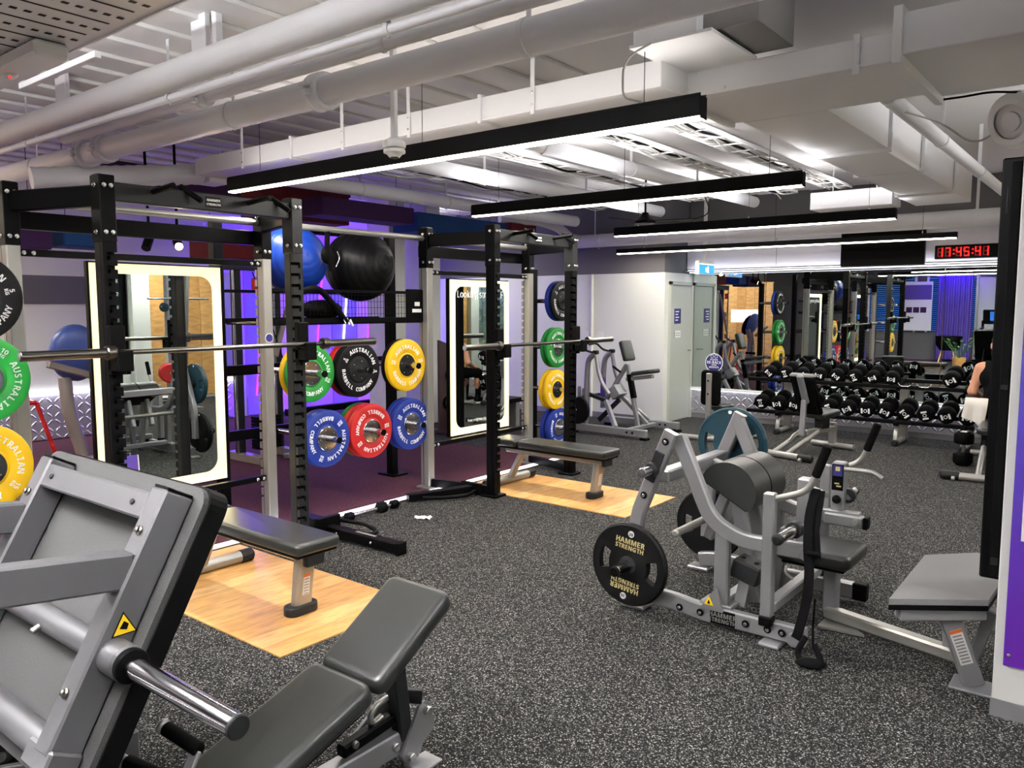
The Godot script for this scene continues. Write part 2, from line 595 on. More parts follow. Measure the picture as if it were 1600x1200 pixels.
# floor, walls, ceiling
func shell():
	struct("floor", B.new().bx(-11, 4, -0.12, 0, -11.2, 6.4, 0.001), M.rubber)
	struct("floor", B.new().bx(-11, -4.86, 0.0, 0.006, -6.9, 6.2, 0.001), M.maroon)
	# light strip let into the edge between the two floors
	var strip := thing("floor_light_strip", "white light strip in a channel along the edge of the maroon floor", "light", Vector3(-4.81, 0, -4.3))
	part(strip, "channel", B.new().bx(-0.045, 0.045, 0, 0.012, -2.7, 2.7, 0.002), M.steel)
	part(strip, "diffuser", B.new().bx(-0.03, 0.03, 0.012, 0.018, -2.69, 2.69, 0.001), M.led_cool)
	area_light("lamp", Vector3(0, 0.02, 0), Vector2(0.06, 5.3), Vector3(90, 0, 0), Color(0.95, 0.95, 1.0), 0.30, strip)
	# timber inlays in front of the racks
	for q in [[-2.105, -2.99, "by the near rack, under the near flat bench"], [-5.24, -6.075, "by the far rack, under the far flat bench"]]:
		var t := thing("lifting_platform", "oak plank inlay in the floor " + q[2], "platform", Vector3(-3.9, 0, (q[0] + q[1]) / 2), 0, "oak lifting platforms")
		var len: float = q[0] - q[1]
		var n := 12
		var w := 1.71 / n
		for k in n:
			var bm := BoxMesh.new()
			bm.size = Vector3(len - 0.002, 0.008, w - 0.0015)
			var o := MeshInstance3D.new()
			o.name = "plank"
			o.mesh = bm
			o.material_override = M["wood%d" % ((k * 7 + (k / 3)) % 4)]
			t.add_child(o, true)
			o.position = Vector3(-0.85 + (k + 0.5) * w, 0.003, 0)
			o.rotation.y = PI / 2 if k % 2 else -PI / 2
	struct("ceiling", B.new().bx(-11, 4, 3.15, 3.3, -11.2, 6.4, 0.001), M.ceil)
	# mirror wall with pressed metal below it
	var wb := struct("wall_back", B.new().bx(-5.2, 4, 0, 3.15, -11.1, -10.85, 0.001), M.wall_white)
	var xs := [-5.18, -4.10, -3.0, -1.9, -0.8, 0.3, 1.4, 2.6, 4.0]
	for i in 8:
		part(wb, "mirror_pane", B.new().bx(xs[i] + 0.002, xs[i + 1] - 0.002, 0.45, 2.10, -10.85, -10.80, 0.003), M.mirror)
		part(wb, "wainscot_panel", B.new().bx(xs[i] + 0.001, xs[i + 1] - 0.001, 0.07, 0.40, -10.85, -10.79, 0.002), M.diamond)
	part(wb, "kickboard", B.new().bx(-5.18, 4, 0.0, 0.07, -10.85, -10.80, 0.002), M.silver)
	part(wb, "ledge", B.new().bx(-5.18, 4, 0.425, 0.45, -10.85, -10.74, 0.003), M.white)
	part(wb, "led_strip", B.new().bx(-5.16, 4, 0.415, 0.425, -10.78, -10.75, 0.002), M.led_cool)
	area_light("wainscot_lamp", Vector3(-2.3, 0.41, -10.755), Vector2(5.6, 0.03), Vector3(-80, 0, 0), Color(0.93, 0.93, 1.0), 0.13)
	part(wb, "soffit", B.new().bx(-5.2, 4, 2.16, 2.62, -10.85, -10.62, 0.004), M.soffit)
	part(wb, "soffit", B.new().bx(-5.2, 4, 2.62, 3.15, -10.85, -10.70, 0.004), M.wall_grey)
	part(wb, "panel_joint", B.new().bx(-3.905, -3.90, 2.162, 2.618, -10.621, -10.618, 0.001), M.wall_grey)  # grey strip along the joint of the soffit panels
	part(wb, "light_ledge", B.new().bx(-5.18, 4, 2.12, 2.135, -10.85, -10.54, 0.002), M.silver)
	part(wb, "led_strip", B.new().bx(-5.16, 4, 2.135, 2.143, -10.60, -10.56, 0.002), M.led_cool)
	area_light("soffit_lamp", Vector3(-2.3, 2.148, -10.58), Vector2(5.6, 0.03), Vector3(98, 0, 0), Color(0.95, 0.94, 1.0), 0.16)
	part(wb, "led_strip", B.new().bx(-5.16, 4, 2.108, 2.12, -10.66, -10.62, 0.002), M.led_cool)
	area_light("mirror_lamp", Vector3(-2.3, 2.10, -10.64), Vector2(5.6, 0.03), Vector3(-90, 0, 0), Color(0.93, 0.93, 1.0), 0.35)
	# the box with the doors
	var wd := struct("wall_door", B.new().bx(-5.45, -5.2, 0, 2.1, -10.85, -9.95, 0.0), M.wall_white)
	part(wd, "upper_wall", B.new().bx(-5.45, -5.21, 2.1, 3.15, -10.85, -9.96, 0.0), M.wall_grey)
	var dr := struct("door_1", B.new().bx(-5.2, -5.185, 0.005, 1.93, -10.74, -10.12, 0.003), M.door)
	part(dr, "door_frame", B.new().bx(-5.2, -5.165, 0, 1.98, -10.12, -10.07, 0.003).bx(-5.2, -5.165, 0, 1.98, -10.79, -10.74, 0.003).bx(-5.2, -5.165, 1.93, 1.98, -10.79, -10.07, 0.003), M.door)
	part(dr, "door_handle", B.new().bent([Vector3(-5.18, 1.0, -10.66), Vector3(-5.13, 1.0, -10.66), Vector3(-5.13, 1.0, -10.55)], 0.008, 0.02), M.chrome)
	var sg := part(dr, "door_sign", B.new().bx(-5.186, -5.182, 1.39, 1.60, -10.42, -10.22, 0.001), M.blue_print, "small dark blue door notice")
	for k in 4:
		part(sg, "print_line", B.new().bx(-5.182, -5.181, 1.55 - k * 0.04, 1.565 - k * 0.04, -10.36 + (k % 2) * 0.03, -10.25, 0.0004), M.print_white)
	var s2 := part(dr, "door_plaque", B.new().bx(-5.186, -5.182, 1.19, 1.29, -10.42, -10.22, 0.001), M.white)
	part(s2, "print_line", B.new().bx(-5.182, -5.181, 1.19, 1.29, -10.235, -10.22, 0.0004).bx(-5.182, -5.181, 1.25, 1.256, -10.40, -10.25, 0.0004).bx(-5.182, -5.181, 1.22, 1.226, -10.40, -10.25, 0.0004), M.charcoal)
	var ww := struct("wall_white", B.new().bx(-11, -5.45, 0, 2.1, -10.2, -9.95, 0.0), M.wall_white)
	part(ww, "upper_wall", B.new().bx(-11, -5.45, 2.1, 3.15, -10.2, -9.96, 0.0), M.wall_grey)
	part(ww, "baseboard", B.new().bx(-11, -5.45, 0, 0.08, -9.95, -9.94, 0.002), M.silver)
	part(ww, "switch_plate", B.new().bx(-6.50, -6.42, 1.12, 1.26, -9.95, -9.94, 0.003), M.white)
	part(ww, "switch_plate", B.new().bx(-6.28, -6.18, 1.12, 1.26, -9.95, -9.94, 0.003), M.white)
	part(ww, "glass_edge", B.new().bx(-6.375, -6.355, 0, 2.1, -9.95, -9.90, 0.003), M.white)
	# outer walls
	var wl := struct("wall_left", B.new().bx(-11.2, -10.4, 0, 3.15, -10.2, 6.4, 0.001), M.wall_white)
	part(wl, "mirror_pane", B.new().bx(-10.4, -10.37, 0.62, 2.1, -6.6, -4.6, 0.002), M.mirror)
	part(wl, "wall_band", B.new().bx(-10.4, -10.38, 1.66, 2.0, -4.59, 0.0, 0.002), M.wall_grey)
	part(wl, "wainscot_panel", B.new().bx(-10.4, -10.35, 0.02, 0.55, -6.6, -2.6, 0.002), M.diamond)
	part(wl, "led_strip", B.new().bx(-10.36, -10.33, 0.57, 0.60, -6.6, -2.6, 0.002), M.led_cool)
	area_light("left_wainscot_lamp", Vector3(-10.32, 0.58, -4.6), Vector2(4.0, 0.03), Vector3(-60, 90, 0), Color(0.93, 0.9, 1.0), 0.6)
	struct("wall_right", B.new().bx(3.2, 3.5, 0, 3.15, -11.1, -6.45, 0.001).bx(3.2, 3.5, 0, 3.15, -3.0, 6.4, 0.001).bx(3.2, 3.5, 0, 0.5, -6.45, -3.0, 0.001).bx(3.2, 3.5, 2.5, 3.15, -6.45, -3.0, 0.001), M.wall_white)
	struct("wall_rear", B.new().bx(-11, 4, 0, 3.15, 5.6, 6.2, 0.001), M.wall_grey)
	# pillar with the printed panel
	var pl := struct("trim_1", B.new().bx(-0.385, 0.35, 0.0, 3.15, -4.1, -3.56, 0.004), M.white)
	part(pl, "skirting", B.new().bx(-0.389, 0.354, 0.0, 0.075, -4.104, -3.556, 0.002), M.silver)

# ---------------------------------------------------------------- services under the ceiling
func strap_ring(t: Node3D, c: Vector3, r: float, axis: Vector3, top: float):
	var f := B.frame(axis)
	var pr := [Vector2(r, -0.014), Vector2(r + 0.005, -0.014), Vector2(r + 0.005, 0.014), Vector2(r, 0.014)]
	var h := part(t, "hanger_strap", nb(t).lathe(pr, 20, Transform3D(f, c)).bx(c.x - 0.014, c.x + 0.014, c.y + r, top, c.z - 0.002, c.z + 0.002, 0.001), M.duct)
	part(h, "bolt", nb(t).cyl(c + Vector3(0, -r - 0.012, 0), c + Vector3(0, -r + 0.0, 0), 0.008, 8), M.duct)
func xpipe(n: String, label: String, x0: float, x1: float, y: float, z: float, r: float, m: Material, straps: Array, couplings: Array):
	var t := thing(n, label, "pipe", Vector3((x0 + x1) / 2, y, z), 0, "pipes along the ceiling")
	part(t, "pipe_run", nb(t).cyl(Vector3(x0, y, z), Vector3(x1, y, z), r, 28), m)
	for s in straps:
		strap_ring(t, Vector3(s, y, z), r, Vector3.RIGHT, 3.15)
	for c in couplings:
		var pr := [Vector2(r, -0.05), Vector2(r + 0.02, -0.05), Vector2(r + 0.024, -0.03), Vector2(r + 0.014, -0.02), Vector2(r + 0.014, 0.02), Vector2(r + 0.024, 0.03), Vector2(r + 0.02, 0.05), Vector2(r, 0.05)]
		var k := part(t, "coupling", nb(t).lathe(pr, 28, Transform3D(B.frame(Vector3.RIGHT), Vector3(c, y, z))), m)
		for sgn in [-1.0, 1.0]:
			part(k, "bolt_lug", nb(t).box(Vector3(c, y + 0.02 * sgn, z + (r + 0.03)), Vector3(0.05, 0.025, 0.04), 0.006).cyl(Vector3(c - 0.04, y + 0.02 * sgn, z + r + 0.04), Vector3(c + 0.04, y + 0.02 * sgn, z + r + 0.04), 0.009, 8), m)
	return t
func zpipe(n: String, label: String, x: float, y: float, z0: float, z1: float, r: float, m: Material, straps: Array):
	var t := thing(n, label, "pipe", Vector3(x, y, (z0 + z1) / 2), 0, "pipes along the ceiling")
	part(t, "pipe_run", nb(t).cyl(Vector3(x, y, z0), Vector3(x, y, z1), r, 24), m)
	for s in straps:
		strap_ring(t, Vector3(x, y, s), r, Vector3.BACK, 3.15)
	return t
func flange(t: Node3D, x0: float, x1: float, y0: float, y1: float, z: float, n := "flange"):
	part(t, n, nb(t).bx(x0 - 0.025, x0 + 0.004, y0 - 0.025, y1 + 0.025, z - 0.015, z + 0.015, 0.002).bx(x1 - 0.004, x1 + 0.025, y0 - 0.025, y1 + 0.025, z - 0.015, z + 0.015, 0.002).bx(x0 - 0.025, x1 + 0.025, y0 - 0.025, y0 + 0.004, z - 0.017, z + 0.017, 0.002).bx(x0 - 0.025, x1 + 0.025, y1 - 0.004, y1 + 0.025, z - 0.017, z + 0.017, 0.002), M.duct)
func overhead():
	var rng := RandomNumberGenerator.new()
	rng.seed = 11
	# ribs of the deck above
	var ce := get_node("ceiling")
	for k in 20:
		part(ce, "deck_rib", B.new().bx(-9.6 + k * 0.34, -9.42 + k * 0.34, 3.125, 3.15, -10.6, 6.0, 0.004), M.ceil)
	xpipe("insulated_pipe", "thick wrapped white pipe nearest the camera under the ceiling", -9.6, 1.4, 2.90, -2.39, 0.076, M.wrap, [-7.5, -1.2], [])
	var pa := get_node("insulated_pipe")
	part(pa, "hanger_bracket", nb(pa).bx(-4.06, -3.92, 2.96, 3.15, -2.40, -2.37, 0.003), M.duct)
	part(pa, "hanger_bracket", nb(pa).bx(-3.86, -3.82, 2.96, 3.15, -2.41, -2.37, 0.003), M.duct)
	part(pa, "hanger_bracket", nb(pa).bx(-5.75, -5.60, 2.96, 3.15, -2.40, -2.37, 0.003), M.duct)
	xpipe("service_pipe", "thin white pipe hung just below the thick wrapped pipe", -9.6, 1.4, 2.80, -2.43, 0.022, M.pipe, [-6.39, -4.41, -2.6, -0.6], [])
	xpipe("service_pipe", "white conduit between the thick wrapped pipe and the coupled pipe", -6.4, 1.4, 2.86, -2.68, 0.03, M.pipe, [-2.9, -1.0], [-4.48])
	xpipe("sprinkler_main", "white pipe with bolted couplings running above the near rack", -9.6, 1.4, 2.80, -2.88, 0.08, M.pipe, [-4.48, -2.19, -7.4], [-6.49, -6.17, -3.62])
	var pe = xpipe("wrapped_pipe", "beige wrapped pipe across the far end above the white wall", -6.9, 3.1, 2.566, -9.77, 0.093, M.wrap, [-1.45], [])
	for x in [-6.55, -6.1, -5.4, -4.2]:
		part(pe, "tape_band", nb(pe).lathe([Vector2(0.093, -0.02), Vector2(0.0955, -0.02), Vector2(0.0955, 0.02), Vector2(0.093, 0.02)], 24, Transform3D(B.frame(Vector3.RIGHT), Vector3(x, 2.566, -9.77))), M.pipe)
	part(pe, "hook_hanger", nb(pe).bent([Vector3(-6.16, 3.15, -9.66), Vector3(-6.16, 2.80, -9.66), Vector3(-6.16, 2.55, -9.665), Vector3(-6.16, 2.45, -9.77)], 0.006, 0.05, 8), M.duct)
	part(pe, "branch_pipe", nb(pe).bent([Vector3(-6.6, 2.58, -9.77), Vector3(-6.75, 2.78, -9.6), Vector3(-6.9, 2.86, -9.3), Vector3(-7.2, 2.86, -8.8)], 0.07, 0.12, 16), M.wrap)
	zpipe("steel_downpipe", "round beige pipe running away over the maroon floor", -6.45, 2.84, -9.6, -4.4, 0.075, M.pipe, [-5.6, -6.9, -8.4])
	zpipe("steel_downpipe", "white pipe running away above the middle pendant light", -5.10, 2.88, -9.6, -4.1, 0.07, M.pipe, [-6.0, -7.8])
	zpipe("steel_downpipe", "white pipe beside the loose cable bundle above the second pendant", -3.82, 2.90, -9.6, -4.1, 0.065, M.pipe, [-5.2, -6.6, -8.0])
	zpipe("conduit_pipe", "pale round conduit sloping past the right side of the branch duct", -1.16, 2.76, -9.4, -4.75, 0.045, M.pipe, [-6.2, -7.8])
	# supply duct and its wider section
	var c := thing("supply_duct", "long shallow white duct above the nearest pendant light", "duct", Vector3(-4.1, 2.72, -3.82))
	part(c, "duct_body", nb(c).bx(-6.30, -1.96, 2.72, 2.855, -3.97, -3.67, 0.004), M.duct)
	for x in [-4.98, -3.15]:
		part(c, "joint_flange", nb(c).bx(x - 0.012, x + 0.012, 2.705, 2.87, -3.985, -3.655, 0.003), M.duct)
	for x in [-5.6, -4.4, -3.75, -2.76]:
		var hg := part(c, "hanger_strap", nb(c).bx(x - 0.014, x + 0.014, 2.70, 3.15, -3.668, -3.662, 0.001), M.duct)
		part(hg, "screw", nb(c).cyl(Vector3(x, 2.75, -3.664), Vector3(x, 2.75, -3.655), 0.007, 8).cyl(Vector3(x, 2.82, -3.664), Vector3(x, 2.82, -3.655), 0.007, 8), M.bolt)
	var fx := thing("flexible_duct", "ribbed white flexible duct behind the top of the near rack", "duct", Vector3(-7.2, 2.79, -3.7))
	var pr := []
	for k in 32:
		pr.append(Vector2(0.082 + (0.006 if k % 2 else 0.0), k * 0.044))
	pr.insert(0, Vector2(0, 0))
	pr.append(Vector2(0, 1.37))
	part(fx, "hose", nb(fx).lathe(pr, 24, Transform3D(B.frame(Vector3(-0.22, -0.13, 1).normalized()), Vector3(-6.42, 2.77, -3.88))), M.wrap)
	part(fx, "collar", nb(fx).bx(-6.52, -6.29, 2.68, 2.87, -3.98, -3.80, 0.006), M.duct)
	var d := thing("wide_duct", "wide white duct at top right with strap joints", "duct", Vector3(0.4, 2.72, -4.3))
	part(d, "duct_body", nb(d).bx(-2.03, -0.92, 2.72, 2.853, -4.68, -3.96, 0.004), M.duct)
	part(d, "duct_body", nb(d).bx(-0.92, 3.2, 2.74, 2.92, -4.85, -3.94, 0.004), M.duct)
	part(d, "joint_flange", nb(d).bx(-0.95, -0.91, 2.70, 2.95, -4.87, -3.92, 0.003), M.duct)
	part(d, "hanger_strap", nb(d).bx(-1.125, -1.095, 2.69, 2.87, -3.957, -3.95, 0.001), M.duct)
	part(d, "end_plate", nb(d).bx(-2.035, -2.0, 2.70, 2.87, -4.69, -3.945, 0.002), M.duct)
	for q in [[-2.0, 2.76], [-1.75, 2.74], [-1.9, 2.84], [-1.1, 2.74], [-1.1, 2.82]]:
		part(d, "screw", nb(d).cyl(Vector3(q[0], q[1], -3.97), Vector3(q[0], q[1], -3.945), 0.008, 8), M.duct)
	var f := thing("duct_stub", "short square duct stub over the joint of the shallow duct", "duct", Vector3(-1.8, 2.80, -3.7))
	part(f, "duct_body", nb(f).bx(-1.99, -1.66, 2.86, 3.13, -3.93, -3.44, 0.003), M.duct)
	part(f, "bottom_plate", nb(f).bx(-2.0, -1.58, 2.845, 2.86, -3.95, -3.42, 0.002), M.duct)
	part(f, "shaded_side", nb(f).bx(-1.66, -1.40, 2.87, 3.12, -3.95, -3.50, 0.003), M.duct_shade)  # shadowed side of the stub, its shade put in as darker grey
	var g := thing("branch_duct", "square duct running away to the far wall with bolted flanges", "duct", Vector3(-1.7, 2.72, -7.0))
	part(g, "duct_body", nb(g).bx(-1.95, -1.46, 2.72, 3.02, -6.05, -4.69, 0.004), M.duct)
	part(g, "duct_body", nb(g).bx(-1.93, -1.47, 2.70, 3.02, -8.5, -6.05, 0.004), M.duct)
	part(g, "duct_body", nb(g).bx(-1.95, -1.44, 2.68, 3.02, -9.3, -8.5, 0.004), M.duct)
	for z in [-6.05, -7.1, -8.5]:
		flange(g, -1.95, -1.46, 2.72, 3.02, z)
	# air conditioner casing beyond the third light
	var ac := thing("fan_coil_unit", "white air unit casing hung above the third pendant light", "air unit", Vector3(-2.55, 2.72, -9.3))
	part(ac, "casing", nb(ac).bx(-2.99, -2.14, 2.70, 2.885, -9.5, -9.12, 0.005), M.duct)
	for x in [-2.87, -2.58]:
		part(ac, "access_panel", nb(ac).bx(x, x + 0.2, 2.735, 2.835, -9.122, -9.116, 0.002), M.duct)
	part(ac, "grille", nb(ac).cyl(Vector3(-2.63, 2.785, -9.122), Vector3(-2.63, 2.785, -9.112), 0.055, 20), M.duct)
	for x in [-2.75, -2.3]:
		part(ac, "hanger_rod", nb(ac).cyl(Vector3(x, 2.7, -9.13), Vector3(x, 3.15, -9.13), 0.006, 6), M.duct)
	# perforated cable tray, emergency light
	var tr := thing("perforated_tray", "white perforated metal tray in the top left corner", "tray", Vector3(-3.2, 2.72, -1.1))
	part(tr, "tray_sheet", nb(tr).bx(-5.2, -1.6, 2.725, 2.735, -1.6, -0.5, 0.001), M.duct)
	part(tr, "tray_lip", nb(tr).bx(-5.2, -1.6, 2.72, 2.76, -1.61, -1.6, 0.001), M.duct)
	var perf := nb(tr)
	for k in 36:
		var x := -5.15 + k * 0.10
		if k % 2:
			perf.bx(x, x + 0.012, 2.7235, 2.7255, -1.55, -0.6, 0.0004)
		else:
			for j in 20:
				perf.bx(x - 0.008, x + 0.014, 2.7235, 2.7255, -1.56 + j * 0.05, -1.535 + j * 0.05, 0.0004)
	part(tr, "perforations", perf, M.matte_black).set_meta("kind", "stuff")
	for x in [-4.9, -3.3, -1.9]:
		part(tr, "hanger_rod", nb(tr).bx(x - 0.03, x + 0.03, 2.735, 3.15, -1.59, -1.585, 0.001), M.duct)
	part(tr, "support_rail", nb(tr).bx(-4.6, -3.75, 2.735, 2.765, -1.75, -1.72, 0.002), M.duct)
	var em := thing("emergency_light", "white box shaped emergency light with a red lamp, top left corner", "light", Vector3(-3.95, 2.66, -1.5))
	part(em, "casing", nb(em).bx(-4.5, -3.62, 2.655, 2.72, -1.56, -1.42, 0.012), M.white)
	part(em, "lens", nb(em).ball(Vector3(-4.05, 2.657, -1.48), Vector3(0.06, 0.02, 0.03), 16), M.white)
	part(em, "indicator", nb(em).ball(Vector3(-4.02, 2.640, -1.47), Vector3(0.006, 0.004, 0.006), 8), M.clock_red)
	# smoke detector on a stem
	var sd := thing("smoke_detector", "round white smoke detector on a stem in front of the nearest light", "detector", Vector3(-3.39, 2.46, -3.2))
	part(sd, "stem", nb(sd).bx(-3.408, -3.372, 2.55, 3.15, -3.215, -3.185, 0.004), M.duct)
	part(sd, "base", nb(sd).lathe([Vector2(0, 2.52), Vector2(0.062, 2.52), Vector2(0.066, 2.53), Vector2(0.062, 2.555), Vector2(0.03, 2.575), Vector2(0, 2.58)], 24, Transform3D(Basis.IDENTITY, Vector3(-3.39, 0, -3.2))), M.white)
	part(sd, "head", nb(sd).lathe([Vector2(0, 2.465), Vector2(0.03, 2.468), Vector2(0.045, 2.485), Vector2(0.062, 2.492), Vector2(0.062, 2.508), Vector2(0.05, 2.514), Vector2(0, 2.514)], 24, Transform3D(Basis.IDENTITY, Vector3(-3.39, 0, -3.2))), M.white)
	part(sd, "sensor_ring", nb(sd).lathe([Vector2(0, 2.46), Vector2(0.022, 2.462), Vector2(0.026, 2.47), Vector2(0, 2.472)], 20, Transform3D(Basis.IDENTITY, Vector3(-3.39, 0, -3.2))), M.charcoal)
	# big round speaker at the right edge
	var sp := thing("ceiling_speaker", "round white loudspeaker on a black bracket at the right edge", "loudspeaker", Vector3(-0.58, 2.62, -5.0))
	var sa := Vector3(-0.45, -0.30, 0.84).normalized()
	var fr := B.frame(sa)
	var sc := Vector3(-0.58, 2.60, -5.0)
	part(sp, "shell", nb(sp).lathe([Vector2(0, -0.10), Vector2(0.07, -0.10), Vector2(0.13, -0.05), Vector2(0.15, 0.0), Vector2(0.145, 0.03), Vector2(0.11, 0.045), Vector2(0, 0.045)], 32, Transform3D(fr, sc)), M.duct)
	part(sp, "front_ring", nb(sp).lathe([Vector2(0.09, 0.045), Vector2(0.12, 0.045), Vector2(0.12, 0.06), Vector2(0.09, 0.06)], 32, Transform3D(fr, sc)), M.duct)
	part(sp, "cone", nb(sp).lathe([Vector2(0, 0.045), Vector2(0.05, 0.045), Vector2(0.05, 0.058), Vector2(0, 0.062)], 24, Transform3D(fr, sc)), M.wrap)
	part(sp, "bracket", nb(sp).bent([sc - sa * 0.09, sc + Vector3(0.05, 0.14, -0.1), Vector3(-0.5, 3.15, -5.1)], 0.02, 0.06, 10), M.matte_black)
	# black ceiling fan and its cord, far off
	var fn := thing("ceiling_fan", "small black ceiling fan beyond the second pendant light", "fan", Vector3(-4.55, 2.6, -8.2))
	part(fn, "rod", nb(fn).cyl(Vector3(-4.55, 2.68, -8.2), Vector3(-4.55, 3.15, -8.2), 0.012, 8), M.matte_black)
	part(fn, "motor", nb(fn).lathe([Vector2(0, 2.57), Vector2(0.12, 2.575), Vector2(0.115, 2.61), Vector2(0.05, 2.66), Vector2(0.035, 2.70), Vector2(0, 2.70)], 20, Transform3D(Basis.IDENTITY, Vector3(-4.55, 0, -8.2))), M.matte_black)
	for k in 3:
		var an := 0.3 + k * TAU / 3
		var dd := Vector3(cos(an), 0, -sin(an))
		part(fn, "blade", nb(fn).bar(Vector3(-4.55, 2.60, -8.2) + dd * 0.1, Vector3(-4.55, 2.60, -8.2) + dd * 0.55, 0.09, 0.008, dd.cross(Vector3.UP) + Vector3(0, 0.15, 0), 0.003), M.matte_black)
	# loose cables and their ladder trays running away between the pipes
	var trays := [[-3.35, "loose cables in a wire tray right of the middle white pipe"], [-4.45, "loose cables in a wire tray between the two white pipes"], [-5.75, "loose cables in a wire tray beside the round beige pipe"], [-2.75, "grey cables in a wire tray left of the branch duct"]]
	for q in trays:
		var x: float = q[0]
		var t := thing("cable_tray", q[1], "cable tray", Vector3(x, 2.9, -6.8), 0, "cable trays under the deck")
		for sx in [-0.12, 0.12]:
			part(t, "side_rail", nb(t).bx(x + sx - 0.006, x + sx + 0.006, 2.94, 2.97, -9.4, -4.2, 0.002), M.duct)
		for k in 16:
			part(t, "rung", nb(t).bx(x - 0.12, x + 0.12, 2.94, 2.948, -9.2 + k * 0.32, -9.18 + k * 0.32, 0.001), M.duct)
		for k in 7:
			var pts := []
			for j in 15:
				pts.append(Vector3(x - 0.09 + k * 0.03 + rng.randf_range(-0.035, 0.035), 2.955 + rng.randf_range(-0.012, 0.03) - (0.06 if rng.randf() < 0.12 else 0.0), -9.4 + j * 0.37))
			part(t, "cable", nb(t).tube(B.fillet(pts, 0.15, 3), 0.007 if k % 3 else 0.011, 6), M.matte_black if k == 3 else M.cable_white)
	for q in [[Vector3(-1.86, 2.86, -3.43), Vector3(-2.02, 2.8, -3.40), Vector3(-2.02, 2.62, -3.40), Vector3(-1.95, 2.60, -3.46), "white cable looping from the duct stub down to the nearest light"], [Vector3(-1.2, 2.74, -4.9), Vector3(-1.0, 2.70, -5.3), Vector3(-0.8, 2.52, -5.2), Vector3(-0.62, 2.60, -5.05), "grey cable drooping to the round loudspeaker"], [Vector3(-0.95, 2.735, -4.9), Vector3(-0.8, 2.73, -4.88), Vector3(-0.7, 2.74, -4.9), Vector3(-0.55, 2.72, -4.93), "black cable clipped under the wide duct by the loudspeaker"], [Vector3(-3.9, 2.9, -8.3), Vector3(-3.85, 2.66, -8.45), Vector3(-4.2, 2.60, -8.5), Vector3(-4.6, 2.62, -8.5), "black cord drooping beside the ceiling fan"]]:
		solo("hanging_cable", q[4], "cable", q[0], B.new(q[0]).tube(B.fillet([q[0], q[1], q[2], q[3]], 0.2, 6), 0.006, 8), M.matte_black if "black" in q[4] else M.cable_white)
	# coloured sound baffles over the maroon floor
	var bf := [["purple", -7.2, -6.9, 2.62, 2.86, -4.5, -3.3, "dark purple hanging baffle behind the near rack"], ["red", -7.5, -7.1, 2.54, 2.88, -6.0, -4.86, "dark red hanging baffle left of the purple one"], ["purple", -6.95, -6.57, 2.56, 2.74, -6.5, -5.2, "dark purple hanging baffle between the red and the blue ones"], ["blue", -7.4, -6.95, 2.54, 2.77, -8.65, -6.93, "deep blue hanging baffle above the storage bay"], ["red", -7.5, -7.0, 2.58, 2.80, -9.4, -8.8, "dark red hanging baffle at the far end of the row"], ["blue", -7.9, -7.5, 2.16, 2.34, -3.55, -3.1, "low blue hanging baffle seen through the near rack"], ["purple", -7.9, -7.5, 2.12, 2.36, -3.0, -2.3, "low purple hanging baffle at the left edge"], ["red", -7.9, -7.4, 2.12, 2.32, -5.3, -4.5, "low dark red baffle beside the upright mirror"]]
	for q in bf:
		var ct := Vector3((q[1] + q[2]) / 2, q[3], (q[5] + q[6]) / 2)
		var t := thing("sound_baffle", q[7], "baffle", ct, 0, "coloured hanging baffles")
		part(t, "panel", nb(t).bx(q[1], q[2], q[3], q[4], q[5], q[6], 0.01), M["baffle_" + q[0]])
		for z in [q[5] + 0.1, q[6] - 0.1]:
			part(t, "suspension_wire", nb(t).cyl(Vector3(ct.x, q[4], z), Vector3(ct.x, 3.12, z), 0.003, 6), M.matte_black)

# ---------------------------------------------------------------- racks, mirrors, barbells
func comb(y0: float, y1: float, top: float) -> PackedVector2Array:
	# the slotted face of an upright: hooked notches cut in from one edge
	var p := PackedVector2Array([Vector2(0, 0.03), Vector2(0.0, top), Vector2(0.074, top)])
	var n := int((y1 - y0) / 0.069)
	for k in range(n, -1, -1):
		var y := y0 + k * 0.069
		for q in [[0.074, 0.030], [0.026, 0.030], [0.020, 0.024], [0.020, -0.004], [0.024, -0.010], [0.032, -0.010], [0.036, -0.004], [0.036, 0.010], [0.074, 0.010]]:
			p.append(Vector2(q[0], y + q[1]))
	p.append(Vector2(0.074, 0.03))
	return p
func bolt_at(t: Node3D, c: Vector3, axis: Vector3, r := 0.011):
	part(t, "bolt", nb(t).cyl(c, c + axis * 0.008, r * 1.5, 12, 0.002).cyl(c + axis * 0.008, c + axis * 0.016, r, 6, 0.001), M.bolt)
